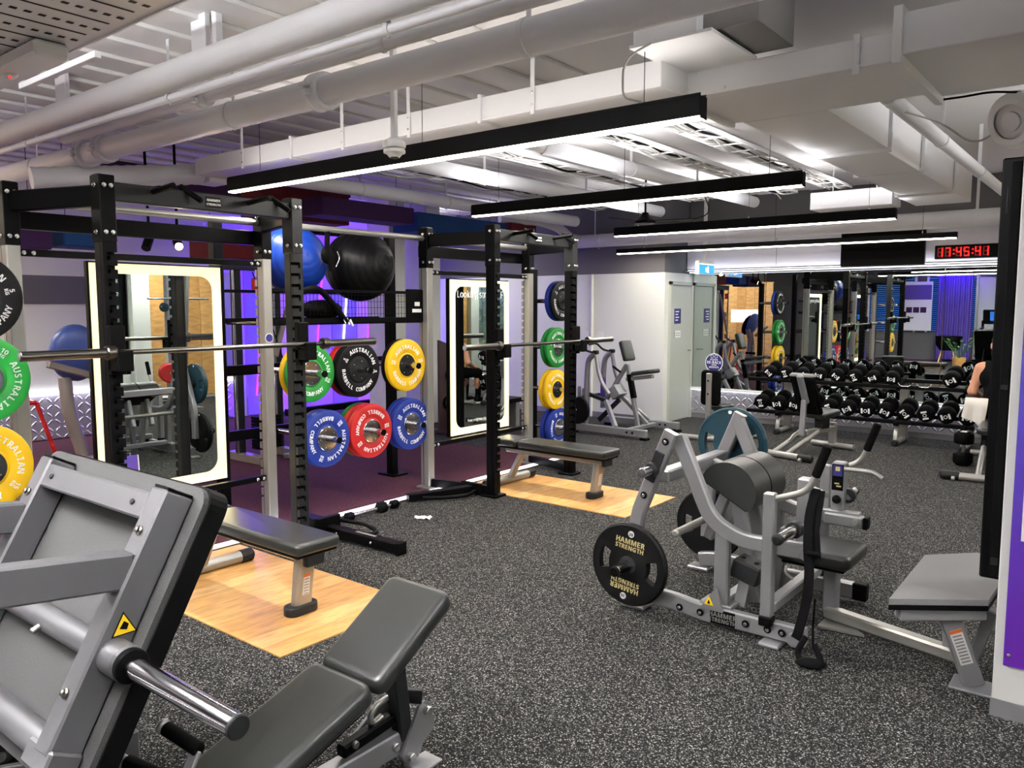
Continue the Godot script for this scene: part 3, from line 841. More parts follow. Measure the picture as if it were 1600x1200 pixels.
func upright(t: Node3D, x: float, z: float, face: float, inner: float, m: Material, top: Material):
	var p := part(t, "upright", nb(t).bx(x - 0.048 if face > 0 else x - 0.022, x + 0.022 if face > 0 else x + 0.048, 0.02, 2.31, z - 0.037, z + 0.037, 0.006), m)
	part(p, "slot_dark_sheet", nb(t).bx(x + 0.022 * face, x + 0.025 * face, 0.03, 1.96, z - 0.034, z + 0.034, 0.0005), M.matte_black)  # black sheet stands in for the dark hollow behind the slots
	var xf := Transform3D(Basis(Vector3(0, 0, inner), Vector3.UP, Vector3(face, 0, 0)), Vector3(x, 0, z - 0.037 * inner))
	part(p, "slotted_face", nb(t).prism(comb(0.22, 1.88, 1.97), 0.025, 0.050, xf), m)
	part(p, "top_bracket", nb(t).bx(x - 0.053, x + 0.053, 1.96, 2.305, z - 0.041, z + 0.041, 0.004), top)
	part(t, "base_plate", nb(t).bx(x - 0.085, x + 0.085, 0.0, 0.022, z - 0.075, z + 0.075, 0.004), M.black if m == M.black else M.silver2)
	for y in [2.01, 2.25]:
		for s in [-1.0, 1.0]:
			bolt_at(t, Vector3(x + 0.053, y, z + s * 0.018), Vector3.RIGHT, 0.008)
		bolt_at(t, Vector3(x + 0.01, y, z + 0.041), Vector3.BACK, 0.008)
func rack(n: String, label: String, zf0: float, zf1: float, zb0: float, zb1: float, yb: float, tint: Material):
	var XF := -4.3
	var XB := -4.95
	var t := thing(n, label, "squat rack", Vector3(-4.62, 0, (zf0 + zf1) / 2), 0, "squat racks along the maroon floor")
	upright(t, XF, zf0, 1.0, -1.0, M.black, M.black)
	upright(t, XF, zf1, 1.0, 1.0, tint, M.charcoal)
	upright(t, XB, zb0, -1.0, -1.0, M.silver2, M.black)
	upright(t, XB, zb1, -1.0, 1.0, M.silver2, M.black)
	for q in [[zf0, zb0], [zf1, zb1]]:
		part(t, "side_beam", nb(t).bar(Vector3(XB, 2.20, q[1]), Vector3(XF, 2.20, q[0]), 0.05, 0.11, Vector3.BACK), M.black)
		part(t, "floor_beam", nb(t).bar(Vector3(XB, 0.055, q[1]), Vector3(XF, 0.055, q[0]), 0.05, 0.07, Vector3.BACK), M.black)
	# pull up beam with grips
	var cm := part(t, "pull_up_beam", nb(t).bx(XF - 0.03, XF + 0.03, 2.175, 2.275, zf1, zf0, 0.006), M.charcoal)
	var sp := zf0 - zf1
	for k in [0.22, 0.72]:
		var z = zf0 - sp * k
		part(t, "pull_up_grip", nb(t).cyl(Vector3(XF, 2.245, z), Vector3(XF + 0.24, 2.262, z), 0.016, 12), M.matte_black)
		part(t, "pull_up_grip", nb(t).cyl(Vector3(XF, 2.30, z - 0.17), Vector3(XF + 0.10, 2.215, z - 0.24), 0.016, 12), M.matte_black)
	var bd := part(cm, "badge", nb(t).bx(XF + 0.03, XF + 0.033, 2.195, 2.255, zf0 - sp * 0.56, zf0 - sp * 0.48, 0.001), M.black)
	var tx := Basis(Vector3(0, 0, -1), Vector3.UP, Vector3.RIGHT)
	part(bd, "lettering", nb(t).text("HAMMER", 0.02, Transform3D(tx, Vector3(XF + 0.034, 2.236, zf0 - sp * 0.52))).text("STRENGTH", 0.018, Transform3D(tx, Vector3(XF + 0.034, 2.212, zf0 - sp * 0.52))), M.print_white)
	# rear members
	part(t, "round_bar", nb(t).cyl(Vector3(XB, 2.215, zb0), Vector3(XB, 2.215, zb1), 0.024, 16), M.silver2)
	part(t, "rear_beam", nb(t).bx(XB - 0.10, XB - 0.04, 2.06, 2.16, zb1, zb0, 0.005), M.black)
	for y in [1.925, 0.385]:
		part(t, "mirror_rail", nb(t).bx(XB - 0.02, XB + 0.02, y - 0.02, y + 0.02, zb1 + 0.03, zb0 - 0.03, 0.003), M.black)
		for s in [zb0 - 0.06, zb0 - 0.11, zb1 + 0.06, zb1 + 0.11]:
			bolt_at(t, Vector3(XB + 0.02, y, s), Vector3.RIGHT, 0.008)
	# hooks that carry the bar
	for z in [zf0, zf1]:
		var hk := part(t, "bar_hook", nb(t).bx(XF + 0.05, XF + 0.155, yb - 0.10, yb - 0.028, z - 0.042, z + 0.042, 0.008).bx(XF + 0.145, XF + 0.172, yb - 0.10, yb + 0.012, z - 0.042, z + 0.042, 0.006).bx(XF + 0.045, XF + 0.09, yb - 0.12, yb + 0.14, z - 0.042, z + 0.042, 0.006), M.matte_black)
		part(hk, "liner", nb(t).bx(XF + 0.09, XF + 0.146, yb - 0.028, yb - 0.016, z - 0.036, z + 0.036, 0.003), M.charcoal)
	return t
func barbell(label: String, x: float, y: float, z0: float, z1: float):
	var t := thing("barbell", label, "barbell", Vector3(x, y, (z0 + z1) / 2), 0, "barbells on the racks")
	part(t, "shaft", nb(t).cyl(Vector3(x, y, z0 - 0.42), Vector3(x, y, z1 + 0.42), 0.0145, 16), M.bar_steel)
	for q in [[z0, -1.0], [z1, 1.0]]:
		var zc: float = q[0] + q[1] * 0.42
		var s := part(t, "sleeve", nb(t).cyl(Vector3(x, y, q[0]), Vector3(x, y, zc), 0.025, 24, 0.003), M.bar_steel)
		part(s, "end_cap", nb(t).cyl(Vector3(x, y, q[0] - q[1] * 0.004), Vector3(x, y, q[0]), 0.02, 20, 0.001), M.silver)
		part(t, "collar", nb(t).cyl(Vector3(x, y, zc - q[1] * 0.02), Vector3(x, y, zc + q[1] * 0.03), 0.038, 24, 0.006), M.bar_steel)
# a rectangular frame with a rounded opening, lying in the zy plane and facing +x
func frame_ring(b: B, x0: float, x1: float, z0: float, z1: float, y0: float, y1: float, wd: float, r: float):
	var inner := []
	var outer := []
	var cz := (z0 + z1) / 2
	var cy := (y0 + y1) / 2
	var hz := absf(z1 - z0) / 2
	var hy := (y1 - y0) / 2
	for q in 4:
		var sz := 1.0 if q == 0 or q == 3 else -1.0
		var sy := 1.0 if q < 2 else -1.0
		for j in 7:
			var an := PI * 0.5 * (q + j / 6.0)
			inner.append(Vector2(cz + sz * (hz - wd - r) + cos(an) * r, cy + sy * (hy - wd - r) + sin(an) * r))
			var a := Vector2(cos(an), sin(an))
			a /= maxf(absf(a.x), absf(a.y))
			outer.append(Vector2(cz + sz * (hz - wd - r) + a.x * (r + wd), cy + sy * (hy - wd - r) + a.y * (r + wd)))
	var n := inner.size()
	for i in n:
		var k := (i + 1) % n
		var p := func(v: Vector2, x: float) -> Vector3: return Vector3(x, v.y, v.x)
		b.quad(p.call(inner[i], x1), p.call(inner[k], x1), p.call(outer[k], x1), p.call(outer[i], x1), Vector3.RIGHT)
		b.quad(p.call(inner[i], x0), p.call(inner[k], x0), p.call(outer[k], x0), p.call(outer[i], x0), Vector3.LEFT)
		var mid := Vector3(0, cy, cz)
		b.quad(p.call(outer[i], x0), p.call(outer[k], x0), p.call(outer[k], x1), p.call(outer[i], x1), p.call(outer[i], 0) - mid)
		b.quad(p.call(inner[i], x0), p.call(inner[k], x0), p.call(inner[k], x1), p.call(inner[i], x1), mid - p.call(inner[i], 0))
	return b
func lit_mirror(label: String, z0: float, z1: float, y0: float, y1: float, words: bool):
	var X := -5.03
	var t := thing("backlit_mirror", label, "mirror", Vector3(X, y0, (z0 + z1) / 2), 0, "backlit mirrors in the racks")
	part(t, "backing", nb(t).bx(X - 0.04, X, y0 - 0.01, y1 + 0.01, z1 - 0.012, z0 + 0.012, 0.003), M.black)
	part(t, "mirror_pane", nb(t).bx(X, X + 0.008, y0 + 0.03, y1 - 0.03, z1 + 0.03, z0 - 0.03, 0.001), M.mirror)
	part(t, "glowing_border", frame_ring(nb(t), X, X + 0.014, z0, z1, y0, y1, 0.062, 0.09), M.frame_glow)
	var fl := 0.01
	for q in [[y1 - 0.03, absf(z1 - z0), 0.05, 0.0], [y0 + 0.03, absf(z1 - z0), 0.05, 0.0]]:
		area_light("lamp", Vector3(0.02, q[0] - y0, 0), Vector2(q[1], q[2]), Vector3(0, -90, 0), Color(1.0, 0.93, 0.72), 0.05, t)
	for z in [z0 - 0.03, z1 + 0.03]:
		area_light("lamp", Vector3(0.02, (y1 - y0) / 2, z - t.position.z), Vector2(0.05, y1 - y0 - 0.1), Vector3(0, -90, 0), Color(1.0, 0.93, 0.72), 0.07, t)
	if words:
		var tx := Basis(Vector3(0, 0, -1), Vector3.UP, Vector3.RIGHT)
		part(t, "lettering", nb(t).text("Looking strong AF", 0.085, Transform3D(tx, Vector3(X + 0.009, y1 - 0.135, (z0 + z1) / 2)), false), M.print_white)
		part(t, "lettering", nb(t).text("Your progress starts here", 0.035, Transform3D(tx, Vector3(X + 0.009, y0 + 0.12, (z0 + z1) / 2)), false), M.print_white)
func racks():
	var r1 = rack("squat_rack", "near squat rack with black and grey uprights, holding a bar", -1.98, -3.16, -1.76, -3.38, 1.385, M.charcoal)
	part(r1, "sticker", nb(r1).cyl(Vector3(-4.903, 1.40, -3.38), Vector3(-4.901, 1.40, -3.38), 0.034, 24, 0.0005), M.print_white)
	part(r1, "sticker", nb(r1).cyl(Vector3(-4.901, 1.40, -3.38), Vector3(-4.900, 1.40, -3.38), 0.029, 24, 0.0002).bx(-4.901, -4.8995, 1.385, 1.392, -3.395, -3.365, 0.0002), M.blue_print)
	rack("squat_rack", "far squat rack with black uprights, before the white wall", -5.16, -6.32, -5.03, -6.50, 1.30, M.black)
	barbell("steel barbell resting on the hooks of the near rack", -4.17, 1.385, -1.495, -3.72)
	barbell("steel barbell resting on the hooks of the far rack", -4.17, 1.30, -4.66, -6.87)
	lit_mirror("upright mirror with glowing border inside the near rack", -2.21, -3.08, 0.42, 1.89, false)
	lit_mirror("upright mirror with glowing border and white words inside the far rack", -5.415, -6.273, 0.415, 1.875, true)
	# storage bay between the racks
	var t := thing("plate_storage_bay", "black storage frame with pegs and a wire basket between the racks", "storage rack", Vector3(-5.4, 0, -4.25))
	for z in [-3.42, -5.22]:
		part(t, "upright", nb(t).bx(-5.66, -5.58, 0.02, 2.28, z - 0.04, z + 0.04, 0.005), M.black)
		part(t, "base_plate", nb(t).bx(-5.73, -5.5, 0.006, 0.025, z - 0.09, z + 0.09, 0.004), M.black)
	part(t, "round_bar", nb(t).cyl(Vector3(-4.95, 2.215, -3.40), Vector3(-4.95, 2.215, -5.0), 0.024, 16), M.silver2)
	for y in [1.12, 0.6]:
		part(t, "cross_beam", nb(t).bx(-5.65, -5.59, y - 0.04, y + 0.04, -5.2, -3.44, 0.004), M.black)
	for q in PEGS:
		var p := part(t, "storage_peg", nb(t).cyl(Vector3(-5.6, q[0], q[1]), Vector3(-4.80, q[0], q[1]), 0.024, 18), M.chrome)
		part(p, "peg_cap", nb(t).cyl(Vector3(-4.80, q[0], q[1]), Vector3(-4.785, q[0], q[1]), 0.026, 18), M.matte_black)
	# wire basket
	var y0 := 1.515
	var y1 := 1.745
	for x in [-4.97, -5.58]:
		part(t, "basket_rim", nb(t).bx(x - 0.012, x + 0.012, y1 - 0.012, y1 + 0.012, -5.04, -3.46, 0.003).bx(x - 0.010, x + 0.010, y0 - 0.02, y0 + 0.02, -5.04, -3.46, 0.003), M.black)
	part(t, "basket_floor", nb(t).bx(-5.58, -4.975, y0 - 0.03, y0 - 0.014, -5.04, -3.46, 0.003), M.black)
	var wires := nb(t)
	for k in 46:
		var z := -5.02 + k * 0.034
		wires.bx(-4.972, -4.968, y0, y1, z - 0.0015, z + 0.0015, 0.0005)
		wires.bx(-5.58, -4.97, y0 - 0.012, y0 - 0.009, z - 0.0015, z + 0.0015, 0.0005)
	for k in 5:
		wires.bx(-4.972, -4.968, y0 + k * 0.05, y0 + k * 0.05 + 0.003, -5.04, -3.46, 0.0005)
	part(t, "basket_wires", wires, M.black).set_meta("kind", "stuff")
	var pl := part(t, "end_panel", nb(t).bx(-4.985, -4.955, y0 - 0.03, y1 + 0.03, -5.05, -4.80, 0.01), M.black)
	part(pl, "printed_mark", nb(t).bx(-4.955, -4.953, 1.63, 1.665, -4.95, -4.89, 0.0005).bx(-4.955, -4.953, 1.575, 1.605, -4.97, -4.86, 0.0005), M.print_white)
	var k1 := thing("suspension_strap_set", "bundle of black straps with white tabs hanging in the wire basket", "straps", Vector3(-5.1, 1.53, -4.05))
	part(k1, "strap_bundle", nb(k1).ball(Vector3(-5.1, 1.60, -4.0), Vector3(0.12, 0.08, 0.2), 14).tube(B.fillet([Vector3(-5.0, 1.72, -3.7), Vector3(-4.95, 1.78, -3.85), Vector3(-4.94, 1.62, -4.02), Vector3(-4.94, 1.5, -4.12)], 0.1, 4), 0.025, 8), M.matte_black)
	for k in 3:
		part(k1, "white_tab", nb(k1).box(Vector3(-4.925, 1.52 - k * 0.012, -4.09 - k * 0.035), Vector3(0.006, 0.06, 0.018), 0.002, Basis(Vector3.RIGHT, 0.5)), M.print_white)
	# exercise balls
	var b1 := thing("exercise_ball", "ribbed black exercise ball sitting on the wire basket", "ball", Vector3(-5.27, 1.53, -4.55), 0, "exercise balls on the basket")
	var pr := []
	for i in 73:
		var an := PI * i / 72.0
		var r := 0.30 - (0.004 if i % 5 == 0 else 0.0)
		pr.append(Vector2(0.0 if i == 0 or i == 72 else sin(an) * r, -cos(an) * r))
	var ax := B.frame(Vector3(0.97, 0.05, -0.1).normalized())
	part(b1, "skin", nb(b1).lathe(pr, 40, Transform3D(ax, Vector3(-5.27, 1.97, -4.55))), M.ball_black)
	part(b1, "valve_plug", nb(b1).cyl(Vector3(-5.27, 1.97, -4.55) + ax.y * 0.296, Vector3(-5.27, 1.97, -4.55) + ax.y * 0.303, 0.016, 14), M.charcoal)
	var b2 := thing("exercise_ball", "blue exercise ball behind the near rack upright, on the wire basket", "ball", Vector3(-5.30, 1.70, -3.92), 0, "exercise balls on the basket")
	part(b2, "skin", nb(b2).lathe(pr.map(func(v): return v * 0.88), 40, Transform3D(B.frame(Vector3(0.95, 0.1, 0.25).normalized()), Vector3(-5.30, 1.99, -3.90))), M.ball_blue)
	var k2 := thing("cable_attachment", "black cable attachment with chrome fittings hanging before the blue ball", "attachment", Vector3(-4.98, 1.95, -3.98))
	part(k2, "webbing", nb(k2).bent([Vector3(-4.95, 2.2, -3.96), Vector3(-4.96, 2.06, -3.96), Vector3(-4.96, 1.90, -4.0)], 0.02, 0.05, 10).ball(Vector3(-4.97, 2.02, -3.97), Vector3(0.03, 0.07, 0.06), 12), M.matte_black)
	part(k2, "clip", nb(k2).bent([Vector3(-4.93, 2.05, -4.03), Vector3(-4.92, 2.0, -4.05), Vector3(-4.93, 1.93, -4.02)], 0.006, 0.03, 8), M.chrome)

# ---------------------------------------------------------------- bumper plates
const PEGS := [[1.12, -3.78], [1.12, -4.235], [1.125, -4.77], [0.6, -3.905], [0.605, -4.362], [0.61, -4.82]]
var plate_proto := {}
func bumper(kind: String, kg: String, th: float, steel: bool) -> Node3D:
	var t := thing("bumper_plate", "", "weight plate", Vector3.ZERO, 0, "bumper plates")
	var R := 0.225
	var h := th / 2
	var xf := Transform3D(Basis(Vector3(0, 1, 0), Vector3(1, 0, 0), Vector3(0, 0, -1)), Vector3.ZERO)
	part(t, "disc", B.new().lathe([Vector2(0.026, -h), Vector2(0.10, -h), Vector2(0.11, -h + 0.006), Vector2(0.122, -h), Vector2(0.205, -h), Vector2(R - 0.003, -h + 0.006), Vector2(R, -h + 0.014), Vector2(R, h - 0.014), Vector2(R - 0.003, h - 0.006), Vector2(0.205, h), Vector2(0.122, h), Vector2(0.11, h - 0.006), Vector2(0.10, h), Vector2(0.026, h)], 48, xf), M["plate_" + kind])
	var hub := part(t, "hub", B.new().lathe([Vector2(0.0255, -h - 0.004), Vector2(0.092, -h - 0.003), Vector2(0.095, -h), Vector2(0.095, h), Vector2(0.092, h + 0.003), Vector2(0.05, h + 0.006), Vector2(0.0255, h + 0.006)], 32, xf), M.chrome if steel else M.charcoal)
	for k in 5:
		var an := TAU * k / 5.0
		part(hub, "rivet", B.new().cyl(Vector3(h, cos(an) * 0.072, sin(an) * 0.072), Vector3(h + 0.006, cos(an) * 0.072, sin(an) * 0.072), 0.006, 8), M.silver)
	var tb := Transform3D(Basis(Vector3(0, 0, -1), Vector3.UP, Vector3.RIGHT), Vector3(h + 0.0008, 0, 0))
	var lt := B.new()
	lt.arc_text("AUSTRALIAN", 0.046, 0.160, 0.0, 0.198, tb)
	lt.arc_text("BARBELL COMPANY", 0.044, 0.160, PI, 0.176, tb, true)
	for s in [-1.0, 1.0]:
		var an: float = s * 1.36
		var rb := Basis(Vector3.BACK, -an)
		lt.text(kg, 0.034, tb * Transform3D(rb, Vector3(sin(an), cos(an), 0) * 0.174))
		lt.text("KG", 0.026, tb * Transform3D(rb, Vector3(sin(an), cos(an), 0) * 0.148))
	part(t, "lettering", lt, M.print_white)
	return t
func plates():
	for q in [["green", "10", 0.045, true], ["yellow", "15", 0.05, false], ["blue", "20", 0.058, true], ["red", "25", 0.064, true], ["black", "5", 0.034, false]]:
		plate_proto[q[0]] = [bumper(q[0], q[1], q[2], q[3]), q[2], false]
	# peg, x of the outer face, colours from the front, spin, where
	var lots := [
		[PEGS[0], -4.95, ["green", "yellow"], [0.6, 0.0], "on the top row peg nearest the near rack"],
		[PEGS[1], -4.93, ["black", "black", "red"], [0.35, 0.5, 0.2], "on the middle peg of the top row between the racks"],
		[PEGS[2], -4.93, ["yellow", "black"], [0.0, 0.4], "on the top row peg nearest the far rack"],
		[PEGS[3], -4.93, ["blue", "blue"], [2.2, 1.1], "on the lower row peg nearest the near rack"],
		[PEGS[4], -4.93, ["red", "red", "green"], [2.75, 0.3, 0.1], "on the middle peg of the lower row between the racks"],
		[PEGS[5], -4.93, ["blue", "blue"], [0.25, 0.5], "on the lower row peg nearest the far rack"],
		[[1.255, -1.47], -4.58, ["green"], [2.0], "at the left edge of the picture, halfway up"],
		[[0.80, -1.46], -4.58, ["yellow"], [0.9], "at the left edge of the picture, low down"],
		[[1.67, -1.47], -4.62, ["black", "blue"], [0.0, 0.3], "at the left edge of the picture, high up"],
		[[1.69, -7.38], -5.12, ["black", "blue"], [0.4, 0.2], "on the highest peg beyond the far rack"],
		[[1.17, -7.30], -5.12, ["green", "green"], [0.1, 0.2], "on the second peg down beyond the far rack"],
		[[0.70, -7.28], -5.12, ["yellow", "yellow"], [0.1, 0.4], "on the third peg down beyond the far rack"],
		[[0.26, -7.33], -5.12, ["blue", "blue"], [0.9, 0.2], "on the lowest peg beyond the far rack"]]
	for q in lots:
		var x: float = q[1]
		for k in q[2].size():
			var c: String = q[2][k]
			var pp: Array = plate_proto[c]
			var th: float = pp[1]
			var same: int = q[2].count(c)
			var pos := ""
			if k == 0:
				pos = "front "
			elif k == q[2].size() - 1:
				pos = "rearmost "
			else:
				pos = "second "
			var label := "%s%s bumper plate %s" % [pos, c, q[4]]
			if q[2].size() == 1:
				label = "%s bumper plate %s" % [c, q[4]]
			var o: Node3D
			if not pp[2]:
				pp[2] = true
				o = pp[0]
				o.set_meta("label", label)
			else:
				o = dup(pp[0], "bumper_plate", label, Vector3.ZERO)
			o.position = Vector3(x - th / 2, q[0][0] - 0.0015, q[0][1])
			o.rotation = Vector3(-q[3][k], 0, 0)
			x -= th + (0.012 if k == 0 else 0.004)
	# posts that carry the other plates
	for q in [[-5.0, -1.47, [1.255, 0.80, 1.67], "black plate storage post at the left edge beside the near rack", -4.5], [-5.5, -7.32, [1.69, 1.17, 0.70, 0.26], "black plate storage post beyond the far rack", -5.0]]:
		var t := thing("plate_post", q[3], "storage rack", Vector3(q[0], 0, q[1]), 0, "plate posts")
		part(t, "upright", nb(t).bx(q[0] - 0.04, q[0] + 0.04, 0.0, 2.05, q[1] - 0.04, q[1] + 0.04, 0.005), M.black)
		part(t, "base_plate", nb(t).bx(q[0] - 0.15, q[0] + 0.15, 0.0, 0.02, q[1] - 0.12, q[1] + 0.12, 0.004), M.black)
		for y in q[2]:
			var zz: float = q[1]
			if q[0] < -5.2:
				zz = {1.69: -7.38, 1.17: -7.30, 0.70: -7.28, 0.26: -7.33}[y]
			elif y == 0.80:
				zz = -1.46
			var p := part(t, "storage_peg", nb(t).cyl(Vector3(q[0], y, zz), Vector3(q[4], y, zz), 0.024, 18), M.chrome)
			part(p, "peg_cap", nb(t).cyl(Vector3(q[4], y, zz), Vector3(q[4] + 0.012, y, zz), 0.026, 18), M.matte_black)

# ---------------------------------------------------------------- benches
func V(x, y, z) -> Vector3:
	return Vector3(x, y, z)
func flat_bench(label: String, xr: float, zc: float, xl: float):
	var t := thing("flat_bench", label, "bench", V((xr + xl) / 2, 0, zc), 0, "flat benches in the racks")
	var xs := xl + 0.30
	part(t, "back_pad", nb(t).pad(V((xs + xr) / 2 + 0.004, 0.40, zc), V(xr - xs - 0.008, 0.065, 0.28), 0.03, 0.022), M.pad)
	part(t, "seat_pad", nb(t).pad(V((xs + xl) / 2 - 0.004, 0.40, zc), V(xs - xl - 0.008, 0.065, 0.28), 0.03, 0.022), M.pad)
	part(t, "pad_board", nb(t).bx(xl + 0.02, xr - 0.02, 0.352, 0.369, zc - 0.125, zc + 0.125, 0.004), M.matte_black)
	var sp := part(t, "spine_tube", nb(t).bx(xl + 0.1, xr - 0.06, 0.30, 0.352, zc - 0.045, zc + 0.045, 0.012), M.silver2)
	part(sp, "end_cap", nb(t).pad(V(xr - 0.055, 0.322, zc), V(0.05, 0.065, 0.12), 0.02, 0.012), M.charcoal)
	var fl := part(t, "front_leg", nb(t).sweep([V(xr - 0.13, 0.32, zc), V(xr - 0.155, 0.15, zc), V(xr - 0.17, 0.05, zc)], 0.11, 0.06, V(0, 0, 1), 0.014), M.silver2)
	part(fl, "sticker", nb(t).box(V(xr - 0.1208, 0.17, zc), V(0.002, 0.11, 0.042), 0.0005, Basis(V(0, 0, 1), -0.146)), M.paper)
	part(fl, "sticker_band", nb(t).box(V(xr - 0.1130, 0.222, zc), V(0.0026, 0.014, 0.042), 0.0005, Basis(V(0, 0, 1), -0.146)), M.orange)
	for k in 6:
		part(fl, "print_line", nb(t).box(V(xr - 0.1155 - k * 0.00235, 0.202 - k * 0.016, zc), V(0.0026, 0.006, 0.03), 0.0004, Basis(V(0, 0, 1), -0.146)), M.silver)
	part(t, "rubber_foot", nb(t).pad(V(xr - 0.175, 0.032, zc), V(0.10, 0.055, 0.19), 0.045, 0.012), M.charcoal)
	part(t, "rear_leg", nb(t).bar(V(xl + 0.28, 0.32, zc), V(xl + 0.13, 0.06, zc), 0.07, 0.05, V(0, 0, 1), 0.012), M.silver2)
	var rb := part(t, "rear_crossbar", nb(t).cyl(V(xl + 0.12, 0.045, zc - 0.34), V(xl + 0.12, 0.045, zc + 0.34), 0.038, 18), M.silver2)
	for s in [-1.0, 1.0]:
		part(rb, "rubber_cap", nb(t).cyl(V(xl + 0.12, 0.045, zc + s * 0.26), V(xl + 0.12, 0.045, zc + s * 0.36), 0.042, 18, 0.012), M.charcoal)
func benches():
	flat_bench("grey padded flat bench standing on the nearer oak inlay", -3.24, -2.5, -4.52)
	flat_bench("grey padded flat bench standing on the farther oak inlay", -3.40, -5.64, -4.62)
	# adjustable bench in the foreground
	var t := thing("adjustable_bench", "black padded two piece bench in the foreground, back rest raised", "bench", V(-1.93, 0, -1.5))
	var sa := atan2(0.134, 0.40)
	var ba := Basis(V(1, 0, 0), sa)
	part(t, "seat_pad", nb(t).pad(V(-1.925, 0.325, -1.235), V(0.29, 0.075, 0.72), 0.045, 0.028, ba), M.pad)
	var bb := Basis(V(1, 0, 0), atan2(0.19, 0.30))
	part(t, "back_pad", nb(t).pad(V(-1.925, 0.535, -1.755), V(0.29, 0.07, 0.40), 0.04, 0.026, bb), M.pad)
	part(t, "seat_board", nb(t).box(V(-1.925, 0.325, -1.235) - ba.y * 0.045, V(0.24, 0.016, 0.64), 0.004, ba), M.matte_black)
	part(t, "back_board", nb(t).box(V(-1.925, 0.535, -1.755) - bb.y * 0.042, V(0.24, 0.016, 0.34), 0.004, bb), M.matte_black)
	var mb := part(t, "main_beam", nb(t).bar(V(-2.0, 0.075, -0.9), V(-2.0, 0.085, -1.90), 0.065, 0.085, V(1, 0, 0), 0.006), M.silver)
	part(mb, "seat_post", nb(t).bar(V(-1.97, 0.10, -1.2), V(-1.94, 0.29, -1.2), 0.06, 0.06, V(0, 0, 1)), M.silver)
	part(mb, "bolt", nb(t).cyl(V(-1.97, 0.085, -1.82), V(-1.955, 0.085, -1.82), 0.016, 14), M.bolt)
	var lk := part(t, "lift_strut", nb(t).bar(V(-1.995, 0.155, -1.60), V(-1.995, 0.185, -1.90), 0.045, 0.045, V(1, 0, 0), 0.008), M.black)
	part(lk, "bolt", nb(t).cyl(V(-1.97, 0.175, -1.64), V(-1.955, 0.175, -1.64), 0.013, 12), M.steel)
	part(t, "side_plate", nb(t).prism(PackedVector2Array([Vector2(-1.63, 0.12), Vector2(-1.90, 0.13), Vector2(-1.92, 0.215), Vector2(-1.84, 0.235)]), -2.05, -2.038, Transform3D(Basis(V(0, 0, 1), V(0, 1, 0), V(1, 0, 0)), V(0, 0, 0))), M.silver)
	part(t, "cross_plate", nb(t).bar(V(-2.05, 0.235, -1.86), V(-1.955, 0.225, -1.945), 0.05, 0.03, V(0, 1, 0), 0.004), M.charcoal)
	var br := part(t, "pivot_bracket", nb(t).prism(PackedVector2Array([Vector2(-1.86, 0.0), Vector2(-1.835, 0.045), Vector2(-1.925, 0.195), Vector2(-1.955, 0.205), Vector2(-1.985, 0.185), Vector2(-2.0, 0.09), Vector2(-1.94, 0.05), Vector2(-1.91, 0.0)]), -1.962, -1.95, Transform3D(Basis(V(0, 0, 1), V(0, 1, 0), V(1, 0, 0)), V(0, 0, 0))), M.silver)
	for p in [Vector2(-1.955, 0.172), Vector2(-1.87, 0.035)]:
		part(br, "bolt", nb(t).cyl(V(-1.95, p.y, p.x), V(-1.925, p.y, p.x), 0.017, 14), M.bolt)
	part(br, "floor_tab", nb(t).bx(-1.96, -1.87, 0.0, 0.012, -1.96, -1.85, 0.003), M.silver)
	part(t, "back_post", nb(t).bar(V(-1.99, 0.09, -1.88), V(-1.95, 0.47, -1.80), 0.05, 0.06, V(1, 0, 0)), M.charcoal)
	part(t, "front_foot", nb(t).bx(-2.05, -1.75, 0.0, 0.05, -0.95, -0.87, 0.008), M.silver)
	var g := part(t, "adjust_handle", nb(t).bent([V(-2.0, 0.20, -1.79), V(-2.0, 0.185, -1.745), V(-2.0, 0.225, -1.735), V(-2.0, 0.25, -1.765), V(-2.0, 0.255, -1.82)], 0.011, 0.03), M.silver2)
	part(g, "grip", nb(t).cyl(V(-2.0, 0.245, -1.825), V(-2.0, 0.302, -1.888), 0.016, 14, 0.005), M.grip)
	part(g, "grip_end", nb(t).cyl(V(-2.0, 0.302, -1.888), V(-2.0, 0.313, -1.900), 0.0165, 14, 0.004), M.silver2)
	# the two foam grips beside the seat
	var h1 := part(t, "side_handle", nb(t).bent([V(-2.16, 0.16, -0.86), V(-2.22, 0.34, -0.90), V(-2.16, 0.385, -0.95), V(-2.08, 0.385, -0.96)], 0.016, 0.07, 14), M.silver)
	part(h1, "grip", nb(t).cyl(V(-2.10, 0.385, -0.957), V(-1.985, 0.375, -0.985), 0.021, 14, 0.004), M.grip)
	part(h1, "grip_end", nb(t).cyl(V(-1.985, 0.375, -0.985), V(-1.975, 0.374, -0.987), 0.022, 14, 0.004), M.silver)
	var h2 := part(t, "side_handle", nb(t).bar(V(-1.99, 0.12, -0.94), V(-2.03, 0.37, -1.12), 0.04, 0.012, V(1, 0, 0), 0.003), M.silver)
	part(h2, "grip", nb(t).cyl(V(-2.16, 0.40, -1.10), V(-2.02, 0.372, -1.125), 0.021, 14, 0.004), M.grip)
	part(h2, "grip_end", nb(t).cyl(V(-2.18, 0.404, -1.096), V(-2.16, 0.40, -1.10), 0.023, 14, 0.006), M.silver)

